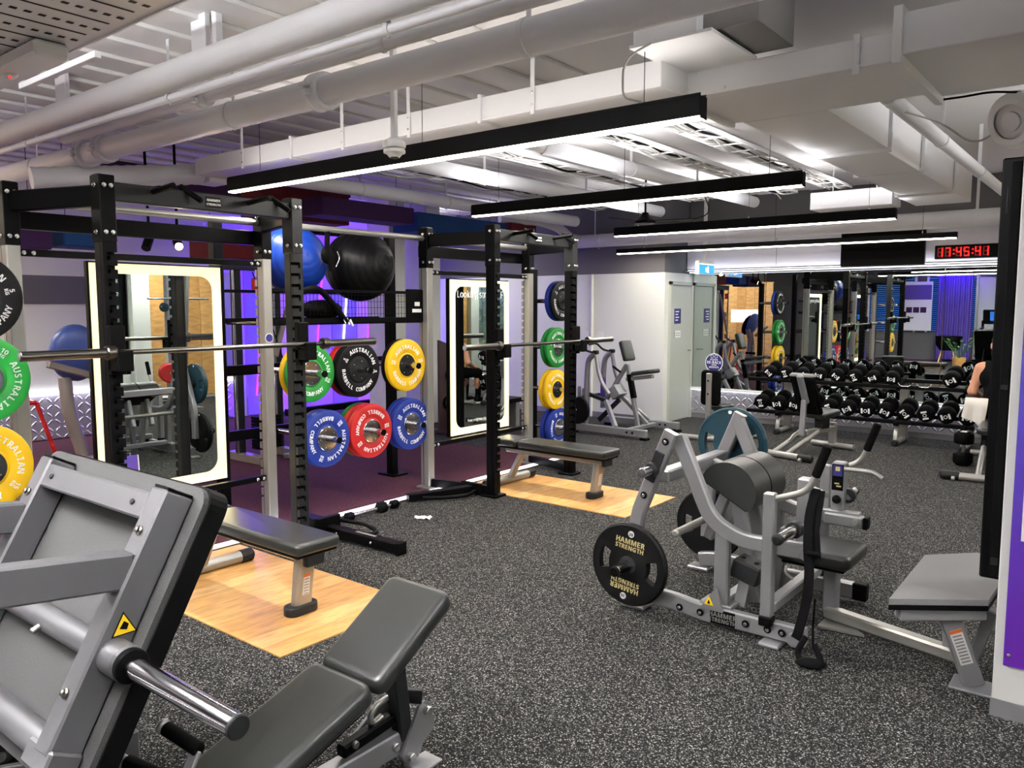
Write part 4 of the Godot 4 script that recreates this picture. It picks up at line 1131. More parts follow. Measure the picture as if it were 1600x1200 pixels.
# ---------------------------------------------------------------- plate loaded row machine
func slotted_disc(b: B, R: float, th: float, c: Vector3, ba: Basis):
	# disc facing ba.z with two hand openings
	var rs := [0.026, 0.115, 0.175, R - 0.012, R]
	var n := 48
	var h := th / 2
	var skip := func(i: int, k: int) -> bool:
		var a := posmod(k, n) * 360.0 / n + 3.75
		return i == 1 and (a < 22.5 or a > 337.5 or absf(a - 180.0) < 22.5)
	var pt := func(r: float, k: int, z: float) -> Vector3:
		var a := TAU * posmod(k, n) / n
		return c + ba * Vector3(cos(a) * r, sin(a) * r, z)
	for i in 4:
		for k in n:
			if skip.call(i, k):
				continue
			var z0 := h
			var z1 := h if i < 3 else h - 0.012
			b.quad(pt.call(rs[i], k, z0), pt.call(rs[i], k + 1, z0), pt.call(rs[i + 1], k + 1, z1), pt.call(rs[i + 1], k, z1), ba.z)
			b.quad(pt.call(rs[i], k, -z0), pt.call(rs[i], k + 1, -z0), pt.call(rs[i + 1], k + 1, -z1), pt.call(rs[i + 1], k, -z1), -ba.z)
			if i == 3:
				b.quad(pt.call(R, k, z1), pt.call(R, k + 1, z1), pt.call(R, k + 1, -z1), pt.call(R, k, -z1), pt.call(1.0, k, 0) - c, 4)
	for k in n:
		if skip.call(1, k):
			b.quad(pt.call(rs[1], k, h), pt.call(rs[1], k + 1, h), pt.call(rs[1], k + 1, -h), pt.call(rs[1], k, -h), pt.call(1.0, k, 0) - c)
			b.quad(pt.call(rs[2], k, h), pt.call(rs[2], k + 1, h), pt.call(rs[2], k + 1, -h), pt.call(rs[2], k, -h), c - pt.call(1.0, k, 0))
			for e in [0, 1]:
				if not skip.call(1, k + (1 if e else -1)):
					b.quad(pt.call(rs[1], k + e, h), pt.call(rs[2], k + e, h), pt.call(rs[2], k + e, -h), pt.call(rs[1], k + e, -h), pt.call(1.0, k + (0 if e else 1), 0) - pt.call(1.0, k + e, 0))
	return b
func grip_plate(label: String, c: Vector3, m: Material, words: bool, turn: float):
	var t := thing("grip_plate", label, "weight plate", c, 0, "plates on the row machine")
	var ba := Basis(V(0, 0, 1), turn)
	part(t, "disc", slotted_disc(nb(t), 0.223, 0.042, c, ba), m)
	part(t, "rim", nb(t).lathe([Vector2(0.205, -0.024), Vector2(0.214, -0.024), Vector2(0.214, 0.024), Vector2(0.205, 0.024)], 48, Transform3D(B.frame(V(0, 0, 1)), c)), m)
	part(t, "hub", nb(t).lathe([Vector2(0.026, -0.024), Vector2(0.045, -0.024), Vector2(0.048, 0.022), Vector2(0.026, 0.026)], 28, Transform3D(B.frame(V(0, 0, 1)), c)), M.charcoal)
	if words:
		for s in [1.0, -1.0]:
			var xf := Transform3D(ba * Basis(V(0, 0, 1), 0.0 if s > 0 else PI), c + V(0, 0, 0.0215))
			part(t, "badge_panel", nb(t).prism(PackedVector2Array([Vector2(-0.075, 0.075), Vector2(0.075, 0.075), Vector2(0.085, 0.19), Vector2(-0.085, 0.19)]), -0.001, 0.002, xf), m)
			part(t, "lettering", nb(t).text("HAMMER", 0.040, xf * Transform3D(Basis.IDENTITY, V(0, 0.128, 0.003))).text("STRENGTH", 0.034, xf * Transform3D(Basis.IDENTITY, V(0, 0.095, 0.003))), M.print_gold)
			var bd := part(t, "weight_badge", nb(t).cyl(xf * V(0, 0.172, 0.002), xf * V(0, 0.172, 0.004), 0.018, 20, 0.0005), M.print_white)
			part(bd, "lettering", nb(t).text("20", 0.022, xf * Transform3D(Basis.IDENTITY, V(0, 0.170, 0.0045))), M.black)
	else:
		part(t, "weight_badge", nb(t).cyl(c + ba * V(0, 0.195, 0.021), c + ba * V(0, 0.195, 0.023), 0.012, 16, 0.0005), M.print_white)
func round_bolt(t: Node3D, c: Vector3, n := "bolt_cover"):
	var k := part(t, n, nb(t).cyl(c, c + V(0, 0, 0.008), 0.019, 18, 0.003), M.matte_black)
	part(k, "bolt", nb(t).cyl(c + V(0, 0, 0.008), c + V(0, 0, 0.014), 0.009, 10, 0.002), M.bolt)
func row_machine():
	var t := thing("row_machine", "silver plate loaded row machine with grey roll pad and seat", "gym machine", V(-1.55, 0, -4.1))
	var side := V(0, 0, 1)
	for q in [[-3.70, 1.0], [-4.50, -1.0]]:
		var z: float = q[0]
		var s: float = q[1]
		var rl := part(t, "base_rail", nb(t).sweep(B.fillet([V(-2.07, 0.062, z), V(-1.96, 0.085, z), V(-1.84, 0.085, z), V(-1.70, 0.066, z), V(-1.16, 0.066, z)], 0.08), 0.05, 0.088, side), M.silver)
		part(rl, "foot_plate", nb(t).bx(-2.14, -2.0, 0.0, 0.022, z - 0.05, z + 0.05, 0.006), M.silver)
		part(rl, "foot_plate", nb(t).bx(-1.36, -1.26, 0.0, 0.02, z + s * 0.0 - 0.05, z + s * 0.06 + 0.03, 0.006), M.silver)
		if s > 0:
			for x in [-1.80, -1.685, -1.445, -1.335, -1.265]:
				round_bolt(rl, V(x, 0.068, z + 0.025))
			var bd := part(rl, "badge", nb(t).bx(-1.63, -1.50, 0.028, 0.104, z + 0.025, z + 0.028, 0.002), M.black)
			part(bd, "lettering", nb(t).text("HAMMER", 0.034, Transform3D(Basis.IDENTITY, V(-1.565, 0.078, z + 0.029))).text("STRENGTH", 0.029, Transform3D(Basis.IDENTITY, V(-1.565, 0.050, z + 0.029))), M.silver2)
			part(rl, "end_disc", nb(t).cyl(V(-1.205, 0.052, z + 0.02), V(-1.205, 0.052, z + 0.045), 0.034, 24), M.silver)
		else:
			part(rl, "end_cap", nb(t).bx(-1.165, -1.09, 0.02, 0.115, z - 0.03, z + 0.03, 0.006), M.matte_black)
		# frame tube that drops from the apex and bends forward to the seat
		part(t, "frame_tube", nb(t).sweep(B.fillet([V(-1.845, 0.955, z - s * 0.02), V(-1.66, 0.545, z - s * 0.02), V(-1.50, 0.468, z - s * 0.02), V(-1.14, 0.474, z - s * 0.02)], 0.22, 8), 0.05, 0.075, side), M.silver)
		part(t, "frame_post", nb(t).bx(-1.63, -1.555, 0.09, 0.50, z - s * 0.02 - 0.024, z - s * 0.02 + 0.024, 0.008), M.silver)
		part(t, "post_foot", nb(t).bx(-1.70, -1.53, 0.10, 0.125, z - s * 0.06 - 0.06, z - s * 0.02 + 0.03, 0.005), M.silver)
		# lever arm hanging from the apex
		var la := part(t, "lever_arm", nb(t).sweep(B.fillet([V(-1.855, 0.985, z + s * 0.045), V(-1.995, 0.645, z + s * 0.045), V(-2.045, 0.52, z + s * 0.045), V(-2.05, 0.20, z + s * 0.045)], 0.12, 6), 0.05, 0.075, side), M.silver)
		if s > 0:
			round_bolt(la, V(-1.875, 0.935, z + 0.07))
			round_bolt(la, V(-1.995, 0.64, z + 0.07))
		var sh := part(t, "storage_horn", nb(t).cyl(V(-1.94, 0.785, z + s * 0.06), V(-1.94, 0.785, z + s * 0.20), 0.025, 20), M.chrome)
		part(sh, "horn_plate", nb(t).box(V(-1.935, 0.80, z + s * 0.074), V(0.055, 0.17, 0.012), 0.003, Basis(side, -0.38)), M.charcoal)
		part(sh, "horn_collar", nb(t).cyl(V(-1.94, 0.785, z + s * 0.08), V(-1.94, 0.785, z + s * 0.11), 0.038, 20), M.charcoal)
		var wh := part(t, "weight_horn", nb(t).cyl(V(-2.06, 0.262, z + s * 0.05), V(-2.06, 0.262, z + s * 0.24), 0.0255, 20), M.chrome)
		part(wh, "horn_cap", nb(t).cyl(V(-2.06, 0.262, z + s * 0.24), V(-2.06, 0.262, z + s * 0.262), 0.028, 20, 0.006), M.matte_black)
		# handle arm with bent bar and foam grip
		var up := part(t, "handle_arm", nb(t).bx(-1.368, -1.312, 0.135, 0.742, z + s * 0.03 - 0.024, z + s * 0.03 + 0.024, 0.006), M.silver)
		part(up, "arm_cap", nb(t).bx(-1.372, -1.308, 0.09, 0.136, z + s * 0.03 - 0.028, z + s * 0.03 + 0.028, 0.004), M.matte_black)
		var hb := part(t, "handle_bar", nb(t).bent([V(-1.315, 0.715, z + s * 0.03), V(-1.16, 0.775, z + s * 0.03), V(-1.09, 0.975, z + s * 0.03)], 0.0155, 0.06, 14), M.silver2)
		part(hb, "grip", nb(t).cyl(V(-1.135, 0.845, z + s * 0.03), V(-1.083, 0.995, z + s * 0.03), 0.021, 16, 0.006), M.grip)
		# side horns
		var pg := part(t, "side_horn", nb(t).cyl(V(-1.215, 0.585, z + s * 0.01), V(-1.235, 0.575, z + s * 0.20), 0.025, 20), M.chrome)
		part(pg, "horn_cap", nb(t).cyl(V(-1.235, 0.575, z + s * 0.19), V(-1.237, 0.574, z + s * 0.225), 0.027, 20, 0.01), M.charcoal)
		part(pg, "horn_collar", nb(t).cyl(V(-1.217, 0.584, z + s * 0.01), V(-1.22, 0.583, z + s * 0.05), 0.04, 20), M.charcoal)
	part(t, "end_disc", nb(t).cyl(V(-1.165, 0.475, -3.70), V(-1.165, 0.475, -3.66), 0.032, 24), M.silver)
	# cross members
	part(t, "cross_tube", nb(t).bx(-1.98, -1.90, 0.70, 0.765, -4.48, -3.72, 0.008), M.silver)
	part(t, "cross_tube", nb(t).bx(-1.78, -1.72, 0.70, 0.75, -4.30, -3.90, 0.008), M.silver)
	part(t, "cross_tube", nb(t).bx(-1.37, -1.31, 0.145, 0.20, -4.42, -3.70, 0.008), M.silver)
	part(t, "cross_tube", nb(t).bx(-1.62, -1.56, 0.10, 0.15, -4.48, -3.72, 0.008), M.silver)
	part(t, "yoke_brace", nb(t).bar(V(-1.94, 0.73, -4.30), V(-1.72, 0.68, -4.25), 0.05, 0.05, side), M.silver)
	part(t, "foot_bar", nb(t).cyl(V(-1.80, 0.475, -3.60), V(-1.80, 0.475, -4.6), 0.02, 16, 0.008), M.silver2)
	# roll pad: two half rounds on an angled support
	var dome := PackedVector2Array()
	for i in 25:
		var an := PI * i / 24.0
		dome.append(Vector2(cos(an) * 0.155, sin(an) * 0.150))
	dome.append(Vector2(-0.14, -0.03))
	dome.append(Vector2(0.14, -0.03))
	var dx := Transform3D(Basis(side, -0.50), V(-1.645, 0.665, 0))
	for q in [[-4.09, -3.88], [-4.31, -4.105]]:
		var pd := part(t, "roll_pad", nb(t).prism(dome, q[0], q[1], dx, true), M.pad)
	part(t, "pad_board", nb(t).box(dx * V(0, -0.038, -4.095), V(0.26, 0.016, 0.38), 0.003, dx.basis), M.matte_black)
	for z in [-4.0, -4.2]:
		part(t, "pad_post", nb(t).bar(dx * V(0.03, -0.05, z), V(-1.52, 0.06, z), 0.05, 0.07, side, 0.008), M.silver)
		part(t, "pad_strut", nb(t).bar(dx * V(-0.03, -0.05, z), V(-1.80, 0.36, z), 0.04, 0.06, side, 0.008), M.silver)
	# seat
	part(t, "seat_pad", nb(t).pad(V(-1.235, 0.365, -4.14), V(0.37, 0.075, 0.36), 0.04, 0.026), M.pad)
	part(t, "seat_board", nb(t).bx(-1.39, -1.08, 0.31, 0.328, -4.29, -3.99, 0.004), M.matte_black)
	part(t, "seat_post", nb(t).bx(-1.22, -1.15, 0.04, 0.32, -4.20, -4.13, 0.008), M.silver)
	part(t, "seat_brace", nb(t).bar(V(-1.42, 0.45, -4.15), V(-1.48, 0.07, -4.15), 0.05, 0.06, side), M.silver)
	part(t, "seat_lever", nb(t).bent([V(-1.36, 0.30, -3.98), V(-1.36, 0.27, -3.96), V(-1.32, 0.24, -3.97)], 0.008, 0.02, 8), M.silver2)
	# upright in the middle with gussets
	part(t, "centre_upright", nb(t).bx(-1.30, -1.235, 0.45, 0.775, -3.99, -3.92, 0.008), M.silver)
	part(t, "gusset", nb(t).prism(PackedVector2Array([Vector2(-1.40, 0.47), Vector2(-1.235, 0.47), Vector2(-1.235, 0.66)]), -3.97, -3.94), M.silver)
	part(t, "hook_bar", nb(t).bent([V(-1.24, 0.735, -3.93), V(-1.14, 0.725, -3.86)], 0.014, 0.03, 12), M.silver2)
	# far upright with the instruction sticker
	var st := part(t, "far_upright", nb(t).bx(-1.295, -1.225, 0.46, 0.775, -4.53, -4.46, 0.008), M.silver)
	var stk := part(st, "sticker", nb(t).bx(-1.29, -1.23, 0.62, 0.765, -4.46, -4.457, 0.001), M.black)
	part(stk, "sticker_picture", nb(t).bx(-1.285, -1.235, 0.70, 0.76, -4.457, -4.456, 0.0004), M.blue_print)
	part(stk, "sticker_figure", nb(t).bx(-1.272, -1.248, 0.728, 0.752, -4.456, -4.455, 0.0004).bx(-1.275, -1.25, 0.655, 0.662, -4.457, -4.456, 0.0004).bx(-1.265, -1.24, 0.64, 0.648, -4.457, -4.456, 0.0004), M.print_gold)
	part(st, "adjust_knob", nb(t).ball(V(-1.255, 0.575, -4.435), V(0.024, 0.024, 0.024), 16), M.matte_black)
	var bx1 := part(t, "far_cross_tube", nb(t).bx(-1.32, -1.115, 0.43, 0.495, -4.49, -4.43, 0.008), M.silver)
	part(bx1, "end_cap", nb(t).bx(-1.115, -1.09, 0.43, 0.495, -4.49, -4.43, 0.004), M.matte_black)
	part(bx1, "bolt", nb(t).cyl(V(-1.15, 0.465, -4.43), V(-1.15, 0.465, -4.415), 0.018, 14), M.silver2)
	part(t, "strap_hook", nb(t).bent([V(-1.22, 0.745, -4.44), V(-1.08, 0.75, -4.44), V(-1.03, 0.72, -4.44)], 0.013, 0.05, 12), M.silver2)
	# foot block with two wells
	var fb := part(t, "foot_block", nb(t).box(V(-1.50, 0.285, -3.84), V(0.15, 0.10, 0.13), 0.01, Basis(side, -0.25)), M.charcoal)
	for s in [-0.035, 0.035]:
		part(fb, "well", nb(t).cyl(V(-1.50 + s, 0.333 - s * 0.25, -3.84), V(-1.50 + s, 0.3385 - s * 0.25, -3.84), 0.016, 14, 0.001), M.matte_black)
	part(t, "block_bracket", nb(t).bar(V(-1.53, 0.10, -3.80), V(-1.51, 0.26, -3.83), 0.06, 0.02, V(1, 0, 0), 0.003), M.silver)
	var wt := part(t, "warning_sign", nb(t).prism(PackedVector2Array([Vector2(-1.655, 0.128), Vector2(-1.605, 0.128), Vector2(-1.63, 0.172)]), -3.652, -3.65), M.yellow_sign)
	part(wt, "print_mark", nb(t).prism(PackedVector2Array([Vector2(-1.638, 0.134), Vector2(-1.622, 0.134), Vector2(-1.63, 0.156)]), -3.65, -3.649), M.black)
	part(t, "gusset", nb(t).prism(PackedVector2Array([Vector2(-1.68, 0.10), Vector2(-1.56, 0.10), Vector2(-1.60, 0.22)]), -3.675, -3.655), M.silver)
	# tail tube to the foot platform
	part(t, "tail_tube", nb(t).bar(V(-1.20, 0.05, -4.14), V(-0.52, 0.05, -3.95), 0.07, 0.06, V(0, 0, 1), 0.01), M.silver2)
	part(t, "tail_gusset", nb(t).prism(PackedVector2Array([Vector2(-1.20, 4.0), Vector2(-0.98, 4.02), Vector2(-1.20, 4.25)]), 0.006, 0.018, Transform3D(Basis(V(1, 0, 0), V(0, 0, -1), V(0, 1, 0)), V(0, 0, 0))), M.silver2)
	grip_plate("black grip plate with gold lettering on the near arm of the row machine", V(-2.06, 0.263, -3.60), M.plate_black, true, -0.13)
	grip_plate("black grip plate on the far arm of the row machine", V(-2.06, 0.263, -4.60), M.plate_black, false, 0.1)
	grip_plate("teal grip plate on the far storage horn of the row machine", V(-1.94, 0.785, -4.63), M.plate_teal, false, 0.05)
	# foot platform at the right
	var p := thing("foot_platform", "grey gritted foot platform on a slanted leg beside the pillar", "platform", V(-0.6, 0, -3.9))
	var poly := PackedVector2Array([Vector2(-0.755, 3.46), Vector2(-0.765, 4.2), Vector2(-0.57, 4.40), Vector2(-0.41, 4.3), Vector2(-0.43, 3.70)])
	var fxf := Transform3D(Basis(V(1, 0, 0), V(0, 0, -1), V(0, 1, 0)), V(0, 0, 0))
	part(p, "deck", nb(p).prism(poly, 0.395, 0.42, fxf), M.grit_light)
	part(p, "deck_edge", nb(p).prism(poly, 0.372, 0.395, fxf), M.matte_black)
	part(p, "deck_frame", nb(p).bar(V(-0.725, 0.345, -3.52), V(-0.445, 0.345, -3.75), 0.03, 0.055, V(0, 0, 1), 0.004).bar(V(-0.735, 0.345, -3.55), V(-0.735, 0.345, -4.15), 0.03, 0.055, V(1, 0, 0), 0.004), M.silver)
	var lg := part(p, "slanted_leg", nb(p).bar(V(-0.58, 0.36, -3.68), V(-0.47, 0.015, -3.76), 0.085, 0.03, V(1, 0, -0.5), 0.006), M.silver)
	var l0 := V(-0.58, 0.36, -3.68)
	var l1 := V(-0.47, 0.015, -3.76)
	var ld := (l1 - l0).normalized()
	var ls := (V(1, 0, -0.5) - ld * V(1, 0, -0.5).dot(ld)).normalized()
	var ln := ld.cross(ls)
	if ln.z < 0:
		ln = -ln
	var lat := func(k: float, off: float) -> Vector3: return l0.lerp(l1, k) + ln * off
	part(lg, "sticker", nb(p).bar(lat.call(0.27, 0.0155), lat.call(0.70, 0.0155), 0.05, 0.001, ls, 0.0003), M.paper)
	part(lg, "sticker_band", nb(p).bar(lat.call(0.27, 0.0162), lat.call(0.31, 0.0162), 0.05, 0.001, ls, 0.0003), M.orange)
	for k in 9:
		part(lg, "print_line", nb(p).bar(lat.call(0.335 + k * 0.04, 0.0162), lat.call(0.355 + k * 0.04, 0.0162), 0.036, 0.001, ls, 0.0003), M.silver)
	part(p, "foot_plate", nb(p).bx(-0.56, -0.39, 0.0, 0.014, -3.85, -3.70, 0.004), M.silver)
	part(p, "rear_leg", nb(p).bar(V(-0.62, 0.36, -4.05), V(-0.60, 0.06, -3.98), 0.06, 0.06, V(1, 0, 0), 0.006), M.silver)
	part(p, "brace", nb(p).bar(V(-0.43, 0.33, -3.86), V(-0.50, 0.07, -3.93), 0.035, 0.05, V(0, 0, 1), 0.006), M.silver)
	# strap hanging on the row machine
	var s := thing("hanging_strap", "long black strap with a loop hanging from the row machine to the floor", "strap", V(-1.10, 0, -3.62))
	var pts := [V(-1.15, 0.775, -3.74), V(-1.155, 0.66, -3.66), V(-1.14, 0.52, -3.615), V(-1.125, 0.42, -3.605), V(-1.13, 0.28, -3.60), V(-1.165, 0.12, -3.60), V(-1.175, 0.09, -3.60)]
	part(s, "webbing", nb(s).sweep(B.fillet(pts, 0.08, 4), 0.012, 0.043, V(0.0, 0.1, 1.0).normalized(), 0.003), M.cloth)
	part(s, "webbing_fold", nb(s).sweep([V(-1.125, 0.77, -3.735), V(-1.12, 0.60, -3.65), V(-1.095, 0.45, -3.62)], 0.012, 0.035, V(0.0, 0.1, 1.0).normalized(), 0.003), M.cloth)
	part(s, "knot", nb(s).box(V(-1.115, 0.505, -3.60), V(0.065, 0.022, 0.026), 0.008), M.cloth)
	part(s, "cord", nb(s).tube([V(-1.095, 0.30, -3.60), V(-1.10, 0.15, -3.60), V(-1.095, 0.06, -3.60)], 0.006, 8), M.black)
	part(s, "foot_loop", nb(s).tube(B.fillet([V(-1.13, 0.11, -3.60), V(-1.165, 0.03, -3.58), V(-1.11, 0.012, -3.52), V(-1.04, 0.016, -3.53), V(-1.05, 0.035, -3.57), V(-1.09, 0.08, -3.60)], 0.06, 4), 0.014, 10), M.cloth)
	part(s, "loop_pad", nb(s).ball(V(-1.085, 0.02, -3.54), V(0.07, 0.02, 0.035), 14, Basis(V(0, 1, 0), 0.5)), M.cloth)

# ---------------------------------------------------------------- leg press at the left
func leg_press():
	var t := thing("leg_press", "large grey leg press sled with gritted foot plate and chrome horn, bottom left", "gym machine", V(-2.45, 0, -0.9))
	var d := V(0, -0.8766, 0.4814)
	var n := V(0, 0.4814, 0.8766)
	var X := V(1, 0, 0)
	var O := V(0, 1.10, -1.08)
	var ba := Basis(X, d, X.cross(d))   # x across, y down the slope, z along -n or n
	var nz := 1.0 if ba.z.dot(n) > 0 else -1.0
	var at := func(x: float, dd: float, nn: float) -> Vector3: return O + V(x, 0, 0) + d * dd + n * nn
	# rounded foot plate: outline in across and slope
	var out := PackedVector2Array()
	for q in 4:
		var cx := -2.01 if q == 0 or q == 3 else -2.90
		var cy := 0.70 if q < 2 else 0.0
		for j in 6:
			var an := PI * 0.5 * (q + j / 5.0)
			out.append(Vector2(cx + cos(an) * 0.055, cy + sin(an) * 0.055))
	var px := Transform3D(ba, O)
	part(t, "foot_plate", nb(t).prism(out, -0.062 * nz, -0.045 * nz, px), M.grit)
	var out2 := PackedVector2Array()
	for v in out:
		out2.append(Vector2(v.x + (0.006 if v.x > -2.4 else -0.006), v.y + (0.006 if v.y > 0.3 else -0.006)))
	part(t, "rubber_face", nb(t).prism(out2, -0.118 * nz, -0.062 * nz, px), M.matte_black)
	for q in [[-2.04, "right"], [-2.76, "left"]]:
		var rl := part(t, "sled_rail", nb(t).bar(at.call(q[0], -0.02, 0.0), at.call(q[0], 0.665, 0.0), 0.075, 0.088, X, 0.006), M.silver_dark)
		for s in [0.10, 0.52]:
			part(rl, "bolt", nb(t).cyl(at.call(q[0], s, 0.044), at.call(q[0], s, 0.052), 0.013, 12).cyl(at.call(q[0], s, 0.052), at.call(q[0], s, 0.06), 0.008, 6), M.steel)
		part(rl, "end_cap", nb(t).bar(at.call(q[0], -0.028, 0.0), at.call(q[0], -0.02, 0.0), 0.07, 0.08, X, 0.002), M.black)
	var tb := part(t, "top_crossbar", nb(t).bar(at.call(-2.72, 0.035, 0.0), at.call(-2.075, 0.035, 0.0), 0.075, 0.085, d, 0.006), M.silver_dark)
	for x in [-2.66, -2.14]:
		part(tb, "bolt", nb(t).cyl(at.call(x, 0.035, 0.043), at.call(x, 0.035, 0.048), 0.009, 10), M.charcoal)
	for x in [-2.04, -2.76]:
		var dd := 0.20 if x > -2.5 else 0.18
		part(t, "guide_arm", nb(t).bar(at.call(x, dd, 0.03), at.call(x, dd, 0.03) + V(0, 0.10, 0.80), 0.06, 0.095, X, 0.006), M.silver_dark)
	var hc: Vector3 = V(0, 0.735, -0.895)
	part(t, "horn_tube", nb(t).cyl(V(-2.76, hc.y, hc.z), V(-2.07, hc.y, hc.z), 0.036, 24), M.silver_dark)
	for x in [-2.62, -2.36]:
		part(t, "grease_bolt", nb(t).cyl(V(x, hc.y + 0.0, hc.z + 0.036), V(x, hc.y - 0.01, hc.z + 0.062), 0.009, 10), M.bolt)
	part(t, "horn_collar", nb(t).lathe([Vector2(0, 0), Vector2(0.046, 0), Vector2(0.046, 0.075), Vector2(0.040, 0.08), Vector2(0.040, 0.10), Vector2(0, 0.10)], 28, Transform3D(B.frame(X), V(-2.01, hc.y, hc.z))), M.silver_dark)
	part(t, "horn_washer", nb(t).cyl(V(-1.925, hc.y, hc.z), V(-1.905, hc.y, hc.z), 0.044, 28), M.matte_black)
	var hn := part(t, "weight_horn", nb(t).cyl(V(-1.92, hc.y, hc.z), V(-1.455, hc.y, hc.z), 0.0265, 32), M.chrome)
	part(hn, "horn_cap", nb(t).cyl(V(-1.456, hc.y, hc.z), V(-1.445, hc.y, hc.z), 0.0275, 32, 0.003), M.charcoal)
	# warning triangle on the outer face of the rail
	var ws := Transform3D(Basis(V(0, 0, -1), V(0, 1, 0), X), at.call(-2.0, 0.33, 0.0))
	var wt := part(t, "warning_sign", nb(t).prism(PackedVector2Array([Vector2(-0.033, -0.026), Vector2(0.033, -0.026), Vector2(0, 0.034)]), 0.0, 0.0015, ws), M.black)
	part(wt, "sign_face", nb(t).prism(PackedVector2Array([Vector2(-0.028, -0.023), Vector2(0.028, -0.023), Vector2(0, 0.028)]), 0.0015, 0.002, ws), M.yellow_sign)
	part(wt, "print_mark", nb(t).prism(PackedVector2Array([Vector2(-0.012, -0.008), Vector2(0.006, -0.014), Vector2(0.012, 0.0), Vector2(0.0, 0.01)]), 0.002, 0.0025, ws), M.black)
	# carriage and base, mostly out of the picture
	part(t, "carriage_tube", nb(t).cyl(at.call(-3.0, 0.66, 0.0), at.call(-2.06, 0.66, 0.0), 0.04, 24), M.silver_dark)
	part(t, "carriage_block", nb(t).bar(at.call(-2.12, 0.675, -0.0), at.call(-1.99, 0.675, -0.0), 0.06, 0.085, d, 0.006), M.silver_dark)
	for x in [-2.36, -2.76]:
		part(t, "guide_rod", nb(t).cyl(V(x, 0.30, -1.05), V(x, 0.72, 0.45), 0.028, 20), M.chrome)
		part(t, "guide_post", nb(t).bx(x - 0.04, x + 0.04, 0.04, 0.34, -1.10, -1.02, 0.006), M.silver_dark)
		part(t, "rear_post", nb(t).bx(x - 0.04, x + 0.04, 0.04, 0.76, 0.42, 0.50, 0.006), M.silver_dark)
		part(t, "floor_rail", nb(t).bx(x - 0.04, x + 0.04, 0.0, 0.07, -1.12, 0.52, 0.006), M.silver_dark)
	part(t, "stop_bar", nb(t).cyl(V(-3.0, 0.42, -1.05), V(-2.3, 0.42, -1.05), 0.022, 18), M.matte_black)
	# side sheet with a slot
	part(t, "side_sheet", nb(t).prism(PackedVector2Array([Vector2(-1.25, 0.05), Vector2(-0.75, 0.05), Vector2(-0.62, 0.62), Vector2(-0.98, 0.70), Vector2(-1.12, 0.50)]), -2.78, -2.765, Transform3D(Basis(V(0, 0, 1), V(0, 1, 0), V(1, 0, 0)), V(0, 0, 0))), M.charcoal)

# ---------------------------------------------------------------- dumbbells
func dumbbell(r: float) -> Node3D:
	var t := thing("dumbbell", "", "dumbbell", Vector3.ZERO, 0, "dumbbells on the rack")
	var l := 0.14
	var hw := r * 1.05
	for s in [1.0, -1.0]:
		var xf := Transform3D(B.frame(V(0, 0, s)), V(0, 0, 0))
		var h := part(t, "head", B.new().lathe([Vector2(0, l - hw), Vector2(r * 0.6, l - hw), Vector2(r * 0.96, l - hw * 0.88), Vector2(r, l - hw * 0.8), Vector2(r, l + 0.0), Vector2(r * 0.9, l + 0.018), Vector2(r * 0.72, l + 0.022), Vector2(r * 0.70, l + 0.034), Vector2(0, l + 0.034)], 28, xf), M.matte_black)
		var e = (l + 0.0345) * s
		part(h, "marking", B.new().lathe([Vector2(r * 0.16, l + 0.034), Vector2(r * 0.23, l + 0.034), Vector2(r * 0.23, l + 0.0355), Vector2(r * 0.16, l + 0.0355)], 14, xf).bx(-r * 0.34, r * 0.34, r * 0.32, r * 0.54, e - 0.0008, e + 0.0008, 0.0004).bx(-r * 0.34, r * 0.34, -r * 0.54, -r * 0.32, e - 0.0008, e + 0.0008, 0.0004), M.print_white)
	part(t, "handle", B.new().lathe([Vector2(0, -0.09), Vector2(0.014, -0.09), Vector2(0.0165, 0.0), Vector2(0.014, 0.09), Vector2(0, 0.09)], 16, Transform3D(B.frame(V(0, 0, 1)), V(0, 0, 0))), M.chrome)
	return t
